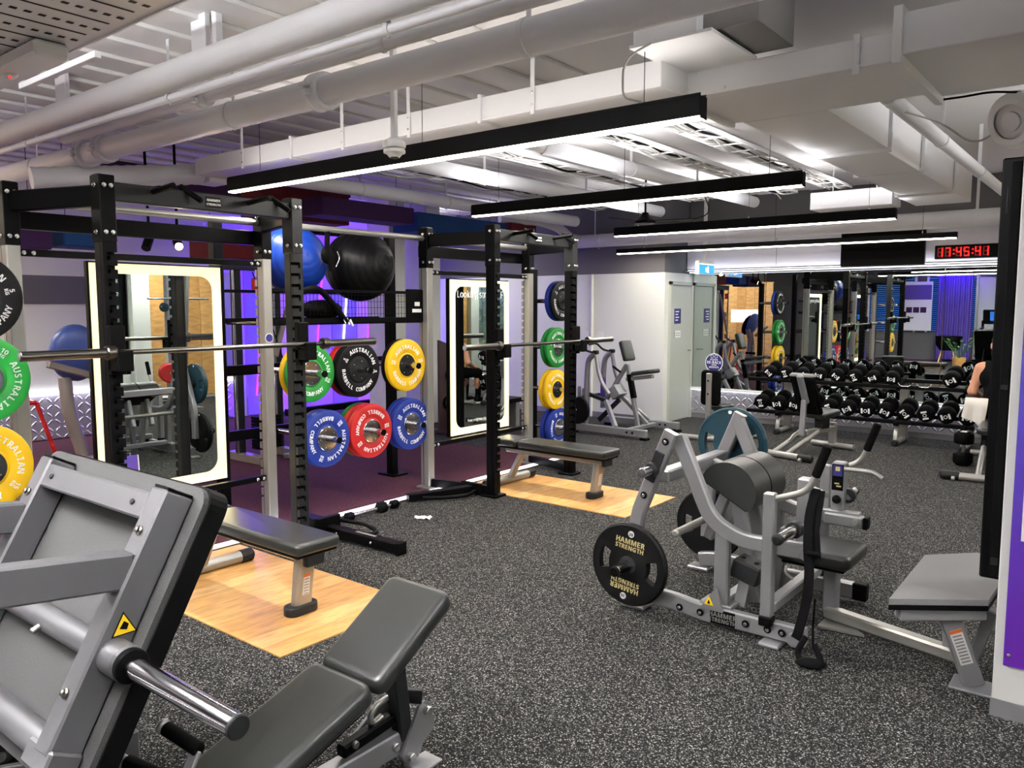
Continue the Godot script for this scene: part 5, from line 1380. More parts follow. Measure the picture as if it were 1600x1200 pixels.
func dumbbells():
	var t := thing("dumbbell_rack", "two tier dumbbell rack with silver legs in front of the mirror wall", "dumbbell rack", V(-2.5, 0, -10.3))
	for x in [-3.6, -2.2, -1.5]:
		part(t, "post", nb(t).bx(x - 0.05, x + 0.05, 0.03, 0.76, -10.42, -10.36, 0.008), M.silver2)
		part(t, "foot", nb(t).cyl(V(x, 0.035, -10.55), V(x, 0.035, -10.0), 0.034, 18), M.silver2)
		part(t, "rubber_cap", nb(t).cyl(V(x, 0.035, -10.05), V(x, 0.035, -9.96), 0.039, 18, 0.012), M.charcoal)
		part(t, "curved_leg", nb(t).sweep(B.fillet([V(x - 0.0, 0.04, -10.02), V(x - 0.0, 0.15, -10.03), V(x, 0.27, -10.15)], 0.1, 5), 0.05, 0.03, V(1, 0, 0)), M.silver2)
		part(t, "tier_arm", nb(t).bar(V(x, 0.78, -10.45), V(x, 0.675, -10.03), 0.05, 0.05, V(1, 0, 0), 0.006), M.matte_black)
		part(t, "tier_arm", nb(t).bar(V(x, 0.355, -10.42), V(x, 0.26, -9.98), 0.05, 0.05, V(1, 0, 0), 0.006), M.matte_black)
	for q in [[0.70, -10.10, 0.76, -10.34], [0.29, -10.06, 0.35, -10.30]]:
		part(t, "tier_rail", nb(t).bx(-4.02, -1.40, q[0] - 0.035, q[0] + 0.01, q[1] - 0.04, q[1] + 0.04, 0.006), M.black)
		part(t, "tier_rail", nb(t).bx(-4.02, -1.40, q[2] - 0.035, q[2] + 0.01, q[3] - 0.04, q[3] + 0.04, 0.006), M.black)
	for k in 2:
		var x := -2.13 + k * 0.2
		part(t, "saddle", nb(t).bent([V(x - 0.08, 0.74, -10.06), V(x - 0.05, 0.70, -10.06), V(x + 0.05, 0.70, -10.06), V(x + 0.08, 0.74, -10.06)], 0.006, 0.04, 8), M.chrome)
	var d1 := dumbbell(0.079)
	var d2 := dumbbell(0.093)
	var spots := []
	for k in 8:
		spots.append([0, -3.75 + k * 0.2095, "%s black dumbbell from the left on the upper tier" % ORD[k]])
	spots.append([1, -1.66, "left black dumbbell of the lone pair at the right of the upper tier"])
	spots.append([1, -1.42, "right black dumbbell of the lone pair at the right of the upper tier"])
	for k in 12:
		spots.append([2, -3.83 + k * 0.2145, "%s black dumbbell from the left on the lower tier" % ORD[k]])
	var used := [false, false]
	for q in spots:
		var big := 0 if q[0] == 0 else 1
		var proto: Node3D = d2 if big else d1
		var r := 0.093 if big else 0.079
		var up: bool = q[0] < 2
		var c := V(q[1], (0.73 if up else 0.325) + r + 0.006, -10.22 if up else -10.18)
		var o: Node3D
		if not used[big]:
			used[big] = true
			o = proto
			o.set_meta("label", q[2])
		else:
			o = dup(proto, "dumbbell", q[2], c)
		o.position = c
		o.rotation = Vector3(0.24, 0.0, 0.0)
		o.rotate_object_local(V(0, 0, 1), fmod(q[1] * 7.3, 2.0) - 1.0)
	var fd := dup(d2, "dumbbell", "black dumbbell standing on end on the floor by the seated person", V(-1.37, 0.176, -9.2))
	fd.rotation = Vector3(-PI / 2, 0, 0)

# ---------------------------------------------------------------- machines and benches at the far end
func far_machines():
	var t := thing("chest_supported_row", "silver chest supported row machine in front of the white wall", "gym machine", V(-5.1, 0, -8.95))
	var side := V(0, 0, 1)
	for z in [-8.52, -9.38]:
		var r := part(t, "base_rail", nb(t).bx(-5.78, -4.66, 0.03, 0.125, z - 0.035, z + 0.035, 0.008), M.silver)
		for x in [-4.74, -5.78]:
			part(r, "rubber_foot", nb(t).bx(x, x + 0.1, 0.0, 0.03, z - 0.045, z + 0.045, 0.006), M.matte_black)
		for x in [-4.92, -4.84]:
			part(r, "bolt", nb(t).cyl(V(x, 0.08, z + 0.035), V(x, 0.08, z + 0.045), 0.014, 12), M.matte_black)
		part(t, "side_strut", nb(t).bar(V(-5.10, 0.12, z), V(-5.38, 0.42, lerpf(z, -8.95, 0.5)), 0.05, 0.06, side, 0.008), M.silver)
		part(t, "upper_strut", nb(t).bar(V(-5.38, 0.42, lerpf(z, -8.95, 0.5)), V(-5.62, 0.50, lerpf(z, -8.95, 0.35)), 0.04, 0.05, side, 0.008), M.charcoal)
	part(t, "cross_tube", nb(t).bx(-5.04, -4.98, 0.05, 0.10, -9.38, -8.52, 0.006), M.silver)
	part(t, "seat_post", nb(t).bar(V(-5.02, 0.06, -8.95), V(-5.19, 0.88, -8.95), 0.05, 0.055, side, 0.008), M.silver)
	part(t, "post_sleeve", nb(t).bar(V(-5.09, 0.45, -8.95), V(-5.16, 0.76, -8.95), 0.06, 0.07, side, 0.008), M.black)
	part(t, "main_strut", nb(t).bar(V(-5.20, 0.88, -8.95), V(-5.56, 0.32, -8.95), 0.05, 0.055, side, 0.008), M.silver)
	part(t, "brace", nb(t).bar(V(-5.26, 0.46, -8.95), V(-5.0, 0.10, -9.15), 0.04, 0.05, side, 0.006), M.silver)
	part(t, "brace", nb(t).bar(V(-5.30, 0.42, -8.95), V(-5.62, 0.12, -8.95), 0.04, 0.06, side, 0.006), M.charcoal)
	part(t, "linkage", nb(t).box(V(-5.34, 0.52, -8.95), V(0.14, 0.16, 0.20), 0.01, Basis(side, 0.6)), M.silver)
	part(t, "chest_pad", nb(t).pad(V(-5.20, 1.06, -8.95), V(0.075, 0.27, 0.24), 0.03, 0.028, Basis(side, 0.30)), M.pad)
	var sc := part(t, "seat_carriage", nb(t).bar(V(-5.20, 0.69, -8.95), V(-4.82, 0.75, -8.95), 0.06, 0.05, side, 0.006), M.silver)
	part(t, "seat_pad", nb(t).pad(V(-4.93, 0.795, -8.95), V(0.34, 0.055, 0.24), 0.06, 0.022, Basis(side, 0.16)), M.pad)
	part(t, "adjust_grip", nb(t).cyl(V(-5.26, 0.78, -8.90), V(-5.36, 0.86, -8.86), 0.014, 12), M.matte_black)
	for q in [-8.62, -9.02]:
		part(t, "lever_arm", nb(t).bent([V(-5.60, 0.28, q), V(-5.60, 0.70, q), V(-5.58, 0.95, q), V(-5.47, 1.04, q)], 0.036, 0.14, 14), M.silver)
		part(t, "lever_arm", nb(t).bent([V(-5.47, 1.03, q), V(-5.42, 0.78, q), V(-5.36, 0.64, q), V(-5.26, 0.52, q)], 0.026, 0.1, 14), M.silver)
		var h := part(t, "handle", nb(t).bent([V(-5.48, 1.04, q), V(-5.58, 1.06, q + 0.05), V(-5.66, 1.15, q + 0.08), V(-5.70, 1.13, q + 0.2)], 0.014, 0.05, 10), M.charcoal)
		part(h, "handle_bracket", nb(t).box(V(-5.47, 1.045, q), V(0.07, 0.05, 0.07), 0.01), M.charcoal)
		part(t, "weight_horn", nb(t).cyl(V(-5.66, 0.46, q), V(-5.66, 0.46, q + 0.22), 0.024, 16), M.chrome)
	part(t, "wrap_label", nb(t).cyl(V(-5.60, 0.42, -9.02), V(-5.60, 0.70, -9.02), 0.0375, 16), M.purple)
	part(t, "plate_holder", nb(t).box(V(-5.74, 0.48, -8.66), V(0.02, 0.22, 0.07), 0.006), M.silver)
	var wp := solo("weight_plate", "black weight plate loaded low on the chest supported row machine", "weight plate", V(-5.66, 0.30, -8.50), B.new().lathe([Vector2(0.026, -0.02), Vector2(0.17, -0.02), Vector2(0.18, -0.012), Vector2(0.18, 0.012), Vector2(0.17, 0.02), Vector2(0.026, 0.02)], 36, Transform3D(B.frame(side), V(0, 0, 0))), M.plate_black)
	part(t, "weight_horn", nb(t).cyl(V(-5.66, 0.30, -8.66), V(-5.66, 0.30, -8.44), 0.025, 16), M.chrome)
	part(t, "horn_block", nb(t).box(V(-5.66, 0.32, -8.68), V(0.08, 0.5, 0.06), 0.01), M.silver)
	# upright bench
	var u := thing("upright_bench", "upright bench with black back pad and round grey seat, left of the dumbbells", "bench", V(-4.05, 0, -8.95))
	part(u, "back_pad", nb(u).pad(V(-4.05, 0.65, -8.98), V(0.25, 0.06, 0.43), 0.05, 0.025, Basis(V(1, 0, 0), PI / 2)), M.matte_black)
	part(u, "back_post", nb(u).bx(-4.08, -4.02, 0.05, 0.83, -8.945, -8.90, 0.006), M.silver2)
	for y in [0.58, 0.74]:
		part(u, "bolt", nb(u).cyl(V(-4.05, y, -8.90), V(-4.05, y, -8.893), 0.012, 10), M.black)
	part(u, "seat_pad", nb(u).lathe([Vector2(0, 0.36), Vector2(0.09, 0.365), Vector2(0.145, 0.40), Vector2(0.15, 0.42), Vector2(0.13, 0.44), Vector2(0, 0.445)], 24, Transform3D(Basis(V(0, 0, 1), 0.10), V(-3.94, 0, -9.15))), M.pad)
	part(u, "seat_post", nb(u).bx(-3.96, -3.91, 0.05, 0.38, -9.18, -9.12, 0.006), M.silver2)
	part(u, "base_bar", nb(u).cyl(V(-4.42, 0.035, -8.92), V(-3.62, 0.035, -8.92), 0.033, 16), M.silver2)
	part(u, "spine", nb(u).bar(V(-4.05, 0.045, -8.92), V(-3.85, 0.045, -9.5), 0.06, 0.05, V(1, 0, 0)), M.silver2)
	part(u, "rear_bar", nb(u).cyl(V(-4.1, 0.035, -9.5), V(-3.6, 0.035, -9.5), 0.033, 16), M.silver2)
	# incline bench
	incline_bench("black padded incline bench with silver frame in front of the dumbbells", V(-2.99, 0, -8.42), -0.25, true)
	incline_bench("silver framed bench under the seated person beside the pillar", V(-1.04, 0, -8.38), 0.07, false)
func incline_bench(label: String, at: Vector3, turn: float, back: bool):
	var t := thing("incline_bench", label, "bench", at, turn, "benches by the dumbbells")
	var fb := part(t, "front_bar", B.new().cyl(V(-0.38, 0.04, 0), V(0.38, 0.04, 0), 0.035, 18), M.silver2)
	for s in [-1.0, 1.0]:
		part(fb, "rubber_cap", B.new().cyl(V(s * 0.22, 0.043, 0), V(s * 0.39, 0.043, 0), 0.038, 18, 0.012), M.charcoal)
		part(fb, "wheel", B.new().cyl(V(s * 0.26, 0.022, 0.05), V(s * 0.29, 0.022, 0.05), 0.022, 14), M.silver2)
		part(t, "frame_tube", B.new().cyl(V(s * 0.08, 0.05, 0), V(s * 0.08, 0.24, -0.60), 0.026, 14), M.silver2)
	var e := 0.0 if back else 0.50
	part(t, "spine", B.new().bx(-0.04, 0.04, 0.20, 0.26, -1.05 - e, -0.45, 0.008), M.silver2)
	part(t, "rear_post", B.new().bx(-0.04, 0.04, 0.05, 0.30, -1.06 - e, -1.0 - e, 0.008), M.silver2)
	part(t, "rear_bar", B.new().cyl(V(-0.26, 0.035, -1.03 - e), V(0.26, 0.035, -1.03 - e), 0.033, 16), M.silver2)
	part(t, "seat_pad", B.new().pad(V(0, 0.42, -0.80 - e), V(0.28, 0.065, 0.34), 0.05, 0.024, Basis(V(1, 0, 0), 0.1 if back else 0.0)), M.pad)
	part(t, "seat_bracket", B.new().bx(-0.05, 0.05, 0.25, 0.385, -0.88 - e, -0.72 - e, 0.008), M.charcoal)
	if back:
		var ba := Basis(V(1, 0, 0), 0.42)
		part(t, "back_pad", B.new().pad(V(0, 0.645, -0.475), V(0.29, 0.46, 0.065), 0.05, 0.024, Basis(V(1, 0, 0), 0.42) * Basis.IDENTITY), M.matte_black)
		part(t, "pad_rim", B.new().box(V(0, 0.875, -0.375), V(0.30, 0.035, 0.07), 0.015, ba), M.pad_light)
		part(t, "back_plate", B.new().box(V(0, 0.72, -0.395), V(0.085, 0.36, 0.05), 0.02, ba), M.silver)
		part(t, "back_strut", B.new().bar(V(0, 0.60, -0.43), V(0, 0.20, -0.40), 0.06, 0.045, V(1, 0, 0), 0.008), M.silver)
		part(t, "ladder_rail", B.new().bent([V(-0.05, 0.16, -0.25), V(-0.05, 0.22, -0.32), V(-0.05, 0.24, -0.42), V(-0.05, 0.34, -0.52)], 0.012, 0.04, 8), M.silver2)
	else:
		part(t, "back_pad", B.new().pad(V(0, 0.42, -0.75), V(0.28, 0.065, 0.70), 0.05, 0.024), M.pad)
		part(t, "pad_bracket", B.new().bx(-0.05, 0.05, 0.25, 0.385, -0.80, -0.55, 0.008), M.charcoal)

# ---------------------------------------------------------------- the maroon area behind the racks
func back_room():
	var wl := get_node("wall_left")
	# mural of tinted panels with light lines
	var cols := [Color(0.60, 0.50, 0.80), Color(0.86, 0.66, 0.82), Color(0.70, 0.56, 0.84), Color(0.55, 0.46, 0.80), Color(0.84, 0.64, 0.82), Color(0.58, 0.48, 0.80)]
	for k in 6:
		var z := -6.75 - k * 0.53
		part(wl, "mural_panel", B.new().bx(-10.4, -10.36, 0.02, 2.6, z - 0.52, z, 0.003), mat("mural%d" % k, cols[k], 0.5))
		part(wl, "light_line", B.new().bar(V(-10.35, 0.3, z - 0.14), V(-10.35, 2.3, z - 0.36), 0.02, 0.025, V(1, 0, 0), 0.003), M.led_ice if k % 2 else M.led_purple)
	for q in [[2.72, -32.0, "added violet wash light bar hanging before the mural"], [0.12, 38.0, "added violet wash light bar on the floor before the mural"]]:
		var wb := thing("added_wash_light_bar", q[2], "light", V(-9.55, q[0], -8.3), 0, "added violet wash lights")  # bars added to throw violet light on the mural panels
		part(wb, "housing", B.new().bx(0.0, 0.09, -0.05, 0.05, -1.5, 1.5, 0.008), M.black)
		part(wb, "lens", B.new().bx(-0.012, 0.0, -0.03, 0.03, -1.48, 1.48, 0.004), M.led_purple)
		for z in [-1.2, 1.2]:
			part(wb, "bracket", B.new().bx(0.03, 0.05, 0.05 if q[0] > 1.0 else -0.11, 0.43 if q[0] > 1.0 else -0.05, z - 0.01, z + 0.01, 0.002), M.black)
		area_light("lamp", V(-0.02, 0, 0), Vector2(2.9, 0.06), V(q[1], 90, 0), Color(0.34, 0.06, 1.0), 2.6, wb)
	# violet tubes on the side wall
	for q in [[-6.25, "violet light tube on the left wall, seen beside the cable machine"], [-6.62, "violet light tube on the left wall, at the edge of the mural"]]:
		var t := thing("violet_light_tube", q[1], "light", V(-10.30, 0.3, q[0]), 0, "violet light tubes")
		part(t, "tube", B.new().cyl(V(0, 0.0, 0), V(0, 1.9, 0), 0.02, 14), M.led_purple)
		part(t, "holder", B.new().bx(-0.07, -0.02, -0.02, 0.02, -0.02, 0.02, 0.004).bx(-0.07, -0.02, 1.88, 1.92, -0.02, 0.02, 0.004), M.black)
		area_light("lamp", V(0.03, 0.95, 0), Vector2(0.06, 1.9), V(0, -90, 0), Color(0.42, 0.12, 1.0), 0.4, t)
	var cl := thing("violet_ceiling_light", "violet wash light under the ceiling over the maroon floor", "light", V(-8.3, 2.95, -6.5))
	part(cl, "housing", B.new().bx(-0.5, 0.5, 0.02, 0.1, -0.12, 0.12, 0.01), M.black)
	part(cl, "diffuser", B.new().bx(-0.48, 0.48, 0.0, 0.02, -0.10, 0.10, 0.005), M.led_purple)
	part(cl, "bracket", B.new().bx(-0.05, 0.05, 0.1, 0.2, -0.02, 0.02, 0.004), M.black)
	area_light("lamp", V(0, -0.01, 0), Vector2(0.9, 0.2), V(-90, 0, 0), Color(0.50, 0.20, 1.0), 0.12, cl)
	fixture("white lit black linear pendant over the back of the maroon floor", -9.0, -7.2, 2.62, -8.9, 0.09, 1.1, 0.6)
	fixture("black linear pendant over the left of the maroon floor, seen through the near rack", -9.9, -7.6, 2.62, -1.6, 0.09, 2.8, 0.6)
	# columns
	for q in [[-7.9, -7.28, "pale square column just behind the storage bay"], [-7.9, -7.95, "pale square column behind the left upright of the far rack"]]:
		solo("square_column", q[2], "column", V(q[0], 0, q[1]), B.new().bx(-0.22, 0.22, 0.006, 3.15, -0.14, 0.14, 0.01), M.wall_white, "pale columns")
	# track spotlights
	for q in [[-7.0, 2.20, -3.60, false, "black track spotlight that is off, seen through the near rack"], [-7.0, 2.20, -3.88, true, "black track spotlight shining warm, seen through the near rack"]]:
		var t := thing("track_spotlight", q[4], "spotlight", V(q[0], q[1], q[2]), 0, "track spotlights")
		var d: Vector3 = V(0.35, -0.75, 0.45).normalized() if not q[3] else V(0.85, -0.35, 0.35).normalized()
		part(t, "can", B.new().cyl(-d * 0.08, d * 0.08, 0.04, 20), M.matte_black)
		part(t, "lamp_face", B.new().cyl(d * 0.08, d * 0.084, 0.034, 20, 0.001), M.spot_on if q[3] else M.charcoal)
		part(t, "stem", B.new().cyl(-d * 0.04, V(0, 3.15 - q[1], 0), 0.012, 10), M.matte_black)
		if q[3]:
			var l := SpotLight3D.new()
			l.name = "lamp"
			l.light_color = Color(1.0, 0.86, 0.66)
			l.light_energy = 2.0
			l.light_size = 0.03
			l.spot_angle = 40
			l.spot_range = 30
			l.shadow_enabled = true
			t.add_child(l, true)
			l.position = d * 0.10
			l.look_at_from_position(t.position + d * 0.1, t.position + d, V(0, 1, 0))
	# blue padded machine
	var m := thing("preacher_machine", "beige framed gym machine with a large blue pad behind the near rack", "gym machine", V(-7.4, 0, -3.1))
	part(m, "pad", nb(m).ball(V(-7.35, 1.22, -3.08), V(0.13, 0.27, 0.22), 24, Basis(V(1, 0, 0), 0.35) * Basis(V(0, 0, 1), -0.35)), M.pad_blue)
	part(m, "pad_shell", nb(m).ball(V(-7.42, 1.20, -3.12), V(0.10, 0.26, 0.21), 20, Basis(V(1, 0, 0), 0.35) * Basis(V(0, 0, 1), -0.35)), M.black)
	part(m, "leg", nb(m).bent([V(-7.4, 1.0, -3.0), V(-7.35, 0.70, -3.0), V(-7.3, 0.02, -3.16)], 0.055, 0.2, 16), M.beige_frame)
	var lg := part(m, "leg", nb(m).bent([V(-7.35, 1.1, -3.32), V(-7.3, 0.85, -3.26), V(-7.3, 0.02, -3.50)], 0.06, 0.25, 16), M.beige_frame)
	part(lg, "lettering", nb(m).text("Life Fitness", 0.10, Transform3D(Basis(V(0, -0.97, -0.22), V(0, -0.22, 0.97), V(1, 0, 0)), V(-7.235, 0.62, -3.32)), true), M.black)
	part(m, "arm", nb(m).bar(V(-7.1, 1.15, -2.75), V(-7.15, 0.95, -3.35), 0.05, 0.06, V(1, 0, 0), 0.01), M.beige_frame)
	part(m, "base_bar", nb(m).bx(-7.35, -7.25, 0.006, 0.08, -3.75, -2.7, 0.01), M.beige_frame)
	part(m, "base_bar", nb(m).bx(-7.9, -6.9, 0.006, 0.07, -3.30, -3.22, 0.01), M.beige_frame)
	part(m, "weight_peg", nb(m).cyl(V(-7.3, 0.55, -3.5), V(-7.05, 0.55, -3.62), 0.03, 14), M.black)
	part(m, "foot_step", nb(m).bx(-7.25, -6.95, 0.28, 0.31, -3.6, -3.0, 0.006), M.beige_frame)
	# red frame
	var r := thing("red_barrier", "bright red tubular barrier standing at the left edge", "barrier", V(-7.9, 0, -2.75))
	for q in [[V(-7.9, 0.04, -2.45), V(-7.9, 0.04, -3.15)], [V(-7.9, 0.04, -3.15), V(-7.9, 0.75, -2.95)], [V(-7.9, 0.75, -2.95), V(-7.9, 0.75, -2.5)], [V(-7.9, 0.75, -2.55), V(-7.9, 0.04, -2.6)]]:
		part(r, "tube", nb(r).cyl(q[0], q[1], 0.02, 12), M.red_metal)
	part(r, "foot_bar", nb(r).cyl(V(-8.15, 0.03, -2.8), V(-7.65, 0.03, -2.8), 0.02, 12), M.red_metal)
	# cable machine
	var c := thing("cable_machine", "tall cable machine in violet light beside the upright mirror", "gym machine", V(-7.4, 0, -4.95))
	for z in [-4.72, -5.2]:
		part(c, "column", nb(c).bx(-7.45, -7.37, 0.006, 2.05, z - 0.04, z + 0.04, 0.006), M.charcoal)
		part(c, "guide_rod", nb(c).cyl(V(-7.30, 0.1, z + 0.1), V(-7.30, 2.0, z + 0.1), 0.012, 10), M.chrome)
	part(c, "top_beam", nb(c).bx(-7.47, -7.33, 2.0, 2.1, -5.4, -4.5, 0.006), M.charcoal)
	part(c, "base_beam", nb(c).bx(-7.6, -7.0, 0.006, 0.09, -5.25, -5.15, 0.006), M.beige_frame)
	part(c, "base_beam", nb(c).bx(-7.6, -7.0, 0.006, 0.09, -4.77, -4.67, 0.006), M.beige_frame)
	for k in 10:
		part(c, "weight_plate", nb(c).bx(-7.36, -7.24, 0.12 + k * 0.035, 0.15 + k * 0.035, -5.12, -4.82, 0.003), M.matte_black)
	part(c, "pulley", nb(c).cyl(V(-7.25, 1.45, -4.95), V(-7.22, 1.45, -4.95), 0.06, 20), M.charcoal)
	part(c, "cable", nb(c).tube([V(-7.22, 1.98, -4.8), V(-7.15, 1.2, -5.05), V(-7.1, 0.95, -5.1)], 0.006, 8), M.matte_black)
	part(c, "diagonal_arm", nb(c).bar(V(-7.2, 1.9, -5.3), V(-7.15, 1.1, -5.0), 0.04, 0.05, V(1, 0, 0), 0.008), M.beige_frame)
	part(c, "handle", nb(c).bent([V(-7.1, 0.98, -5.25), V(-7.05, 0.93, -5.1), V(-7.1, 0.98, -4.95)], 0.014, 0.05, 10), M.chrome)
	part(c, "red_clip", nb(c).bx(-7.28, -7.22, 1.80, 1.92, -4.86, -4.82, 0.006), M.red_metal)
	part(c, "front_leg", nb(c).bar(V(-7.05, 0.05, -5.0), V(-6.8, 0.05, -5.6), 0.05, 0.06, V(0, 1, 0), 0.008), M.silver2)
	# medicine ball stand behind the far rack
	var s := thing("ball_stand", "dark brown stand with round openings behind the far rack", "stand", V(-7.0, 0, -7.75))
	part(s, "side_panel", nb(s).prism(PackedVector2Array([Vector2(7.3, 0.0), Vector2(8.1, 0.0), Vector2(8.1, 0.75), Vector2(7.75, 0.62), Vector2(7.45, 1.15), Vector2(7.3, 1.2)]), 0.0, 0.03, Transform3D(Basis(V(0, 0, -1), V(0, 1, 0), V(1, 0, 0)), V(-7.0, 0.006, 0))), mat("brown", Color(0.20, 0.12, 0.11), 0.6))
	part(s, "foot", nb(s).bx(-7.35, -6.8, 0.006, 0.05, -8.1, -8.0, 0.006).bx(-7.35, -6.8, 0.006, 0.05, -7.4, -7.3, 0.006), M.brown)
	for q in [[0.75, -7.5], [0.48, -7.62], [0.30, -7.9], [0.40, -7.45]]:
		part(s, "ring", nb(s).lathe([Vector2(0.06, -0.01), Vector2(0.085, -0.01), Vector2(0.085, 0.02), Vector2(0.06, 0.02)], 24, Transform3D(B.frame(V(1, 0, 0)), V(-6.96, q[0], q[1]))), M.matte_black)
	var lb := thing("storage_ledge", "long dark bench ledge on the maroon floor behind the far rack", "ledge", V(-6.6, 0, -7.6))
	part(lb, "top", nb(lb).bx(-6.75, -6.45, 0.36, 0.42, -8.4, -7.3, 0.01), M.black)
	for z in [-8.3, -7.4]:
		part(lb, "leg", nb(lb).bx(-6.72, -6.48, 0.006, 0.36, z - 0.04, z + 0.04, 0.006), M.silver2)

# ---------------------------------------------------------------- what the mirrors look at, behind the camera
func mirrored_side():
	var wr := get_node("wall_right")
	for k in 12:
		part(wr, "timber_panel", B.new().bx(3.17, 3.2, 0.05, 2.7, -7.05 - k * 0.32, -6.74 - k * 0.32, 0.004), M["wood%d" % (k % 4)])
	part(wr, "white_pier", B.new().bx(3.05, 3.2, 0.0, 3.15, -6.72, -6.42, 0.005), M.wall_white)
	var wn := struct("window_1", B.new().bx(3.32, 3.33, 0.5, 2.5, -6.45, -3.0, 0.001), M.glass)
	part(wn, "window_frame", B.new().bx(3.24, 3.36, 0.5, 2.5, -6.42, -6.34, 0.004).bx(3.24, 3.36, 0.5, 2.5, -4.7, -4.62, 0.004).bx(3.24, 3.36, 0.5, 2.5, -3.1, -3.0, 0.004).bx(3.24, 3.36, 0.5, 0.58, -6.45, -3.0, 0.004).bx(3.24, 3.36, 2.42, 2.5, -6.45, -3.0, 0.004), M.black)
	# shrubs outside the window
	var rng := RandomNumberGenerator.new()
	rng.seed = 5
	for j in 3:
		var at := V(4.9, -0.1, -6.8 + j * 1.45)
		var t := thing("window_shrub", ["leafy green shrub outside the window, nearest the timber wall", "middle green shrub outside the window", "green shrub outside the window, nearest the pillar"][j], "shrub", at, 0, "shrubs outside the window")
		part(t, "stem", B.new().cyl(V(0, 0, 0), V(0, 1.6, 0), 0.03, 8), M.beige_frame)
		var b := B.new()
		for k in 700:
			var p := V(clampf(rng.randfn(0, 0.30), -0.55, 0.55), 1.5 + clampf(rng.randfn(0, 0.5), -1.2, 1.2), clampf(rng.randfn(0, 0.30), -0.55, 0.55))
			var bs := Basis.from_euler(V(rng.randf() * 6.0, rng.randf() * 6.0, rng.randf() * 6.0))
			b.quad(p, p + bs * V(0.05, 0.03, 0), p + bs * V(0.12, 0, 0), p + bs * V(0.05, -0.03, 0), bs.z)
		part(t, "foliage", b, M.leaf)
	struct("floor", B.new().bx(4.0, 9.0, -0.2, -0.1, -9.0, 0.0, 0.001), M.leaf)
	var ol := thing("garden_lamp", "small garden lamp outside the window", "light", V(4.1, -0.1, -5.6))
	part(ol, "post", B.new().cyl(V(0, 0, 0), V(0, 0.5, 0), 0.03, 12), M.black)
	part(ol, "bulb", B.new().ball(V(0, 0.56, 0), V(0.07, 0.07, 0.07), 16), M.led)
	omni("lamp", V(0, 0.56, 0), Color(1, 0.95, 0.8), 1.2, 0.06, ol)
	# tall pulley tower by the timber wall with stored plates
	var t := thing("pulley_tower", "tall silver pulley tower by the timber wall, seen in the near mirror", "gym machine", V(1.8, 0, -6.7))
	part(t, "column", nb(t).bar(V(1.85, 0.02, -6.38), V(1.75, 2.35, -6.34), 0.09, 0.09, V(0, 0, 1), 0.01), M.silver)
	part(t, "column", nb(t).bar(V(1.9, 0.02, -6.62), V(1.55, 2.35, -6.56), 0.06, 0.08, V(0, 0, 1), 0.01), M.silver2)
	part(t, "base", nb(t).bx(1.4, 2.3, 0.0, 0.07, -6.67, -6.57, 0.008).bx(1.4, 2.3, 0.0, 0.07, -6.43, -6.33, 0.008), M.silver)
	part(t, "top_beam", nb(t).bx(1.4, 2.0, 2.3, 2.4, -6.7, -6.3, 0.008), M.silver)
	part(t, "guide_bar", nb(t).cyl(V(1.72, 1.75, -7.0), V(1.72, 1.75, -6.0), 0.016, 12), M.chrome)
	part(t, "storage_peg", nb(t).cyl(V(1.8, 1.62, -6.38), V(1.62, 1.62, -6.15), 0.02, 12).cyl(V(1.8, 0.62, -6.30), V(1.5, 0.62, -6.20), 0.022, 12), M.chrome)
	part(t, "round_sticker", nb(t).cyl(V(1.74, 1.38, -6.36), V(1.735, 1.38, -6.36), 0.035, 20, 0.001), M.blue_print)
	for k in 3:
		solo("red_weight_plate", ["outer", "middle", "inner"][k] + " red weight plate on the pulley tower, seen in the near mirror", "weight plate", V(1.52 + k * 0.06, 0.62, -6.205 - k * 0.02), B.new().lathe([Vector2(0.026, -0.02), Vector2(0.13, -0.025), Vector2(0.15, -0.012), Vector2(0.15, 0.012), Vector2(0.13, 0.025), Vector2(0.026, 0.02)], 32, Transform3D(B.frame(V(1, 0, -0.3).normalized()), V(0, 0, 0))), M.plate_red, "red plates on the pulley tower")
	solo("teal_weight_plate", "small teal weight plate high on the pulley tower, seen in the near mirror", "weight plate", V(1.70, 1.62, -6.25), B.new().lathe([Vector2(0.022, -0.02), Vector2(0.07, -0.02), Vector2(0.075, 0.0), Vector2(0.07, 0.02), Vector2(0.022, 0.02)], 28, Transform3D(B.frame(V(0.67, 0, -0.74).normalized()), V(0, 0, 0))), M.plate_teal)
	# rear wall: blinds, curtain, posters
	var wq := get_node("wall_rear")
	for x in [-6.9, -5.2]:
		part(wq, "window_pane", B.new().bx(x, x + 1.3, 0.9, 2.5, 5.57, 5.6, 0.002), M.screen_blue)
		for k in 26:
			part(wq, "blind_slat", B.new().box(V(x + 0.65, 0.95 + k * 0.06, 5.53), V(1.3, 0.035, 0.012), 0.002, Basis(V(1, 0, 0), 0.5)), M.charcoal)
		part(wq, "window_frame", B.new().bx(x - 0.06, x, 0.85, 2.55, 5.5, 5.6, 0.004).bx(x + 1.3, x + 1.36, 0.85, 2.55, 5.5, 5.6, 0.004), M.white)
	var cu := thing("purple_curtain", "tall purple curtain on the rear wall, seen in the wall mirror", "curtain", V(-4.45, 0, 5.3))
	for k in 14:
		part(cu, "fold", B.new().cyl(V(-0.42 + k * 0.065, 0.05, 0.03 * (k % 2)), V(-0.42 + k * 0.065, 2.55, 0.03 * (k % 2)), 0.042, 12), M.purple)
	part(cu, "rail", B.new().bx(-0.5, 0.55, 2.55, 2.58, -0.03, 0.05, 0.004), M.white)
	area_light("curtain_lamp", V(-4.4, 2.75, 4.9), Vector2(1.2, 0.2), V(-70, 180, 0), Color(0.45, 0.2, 1.0), 1.6)
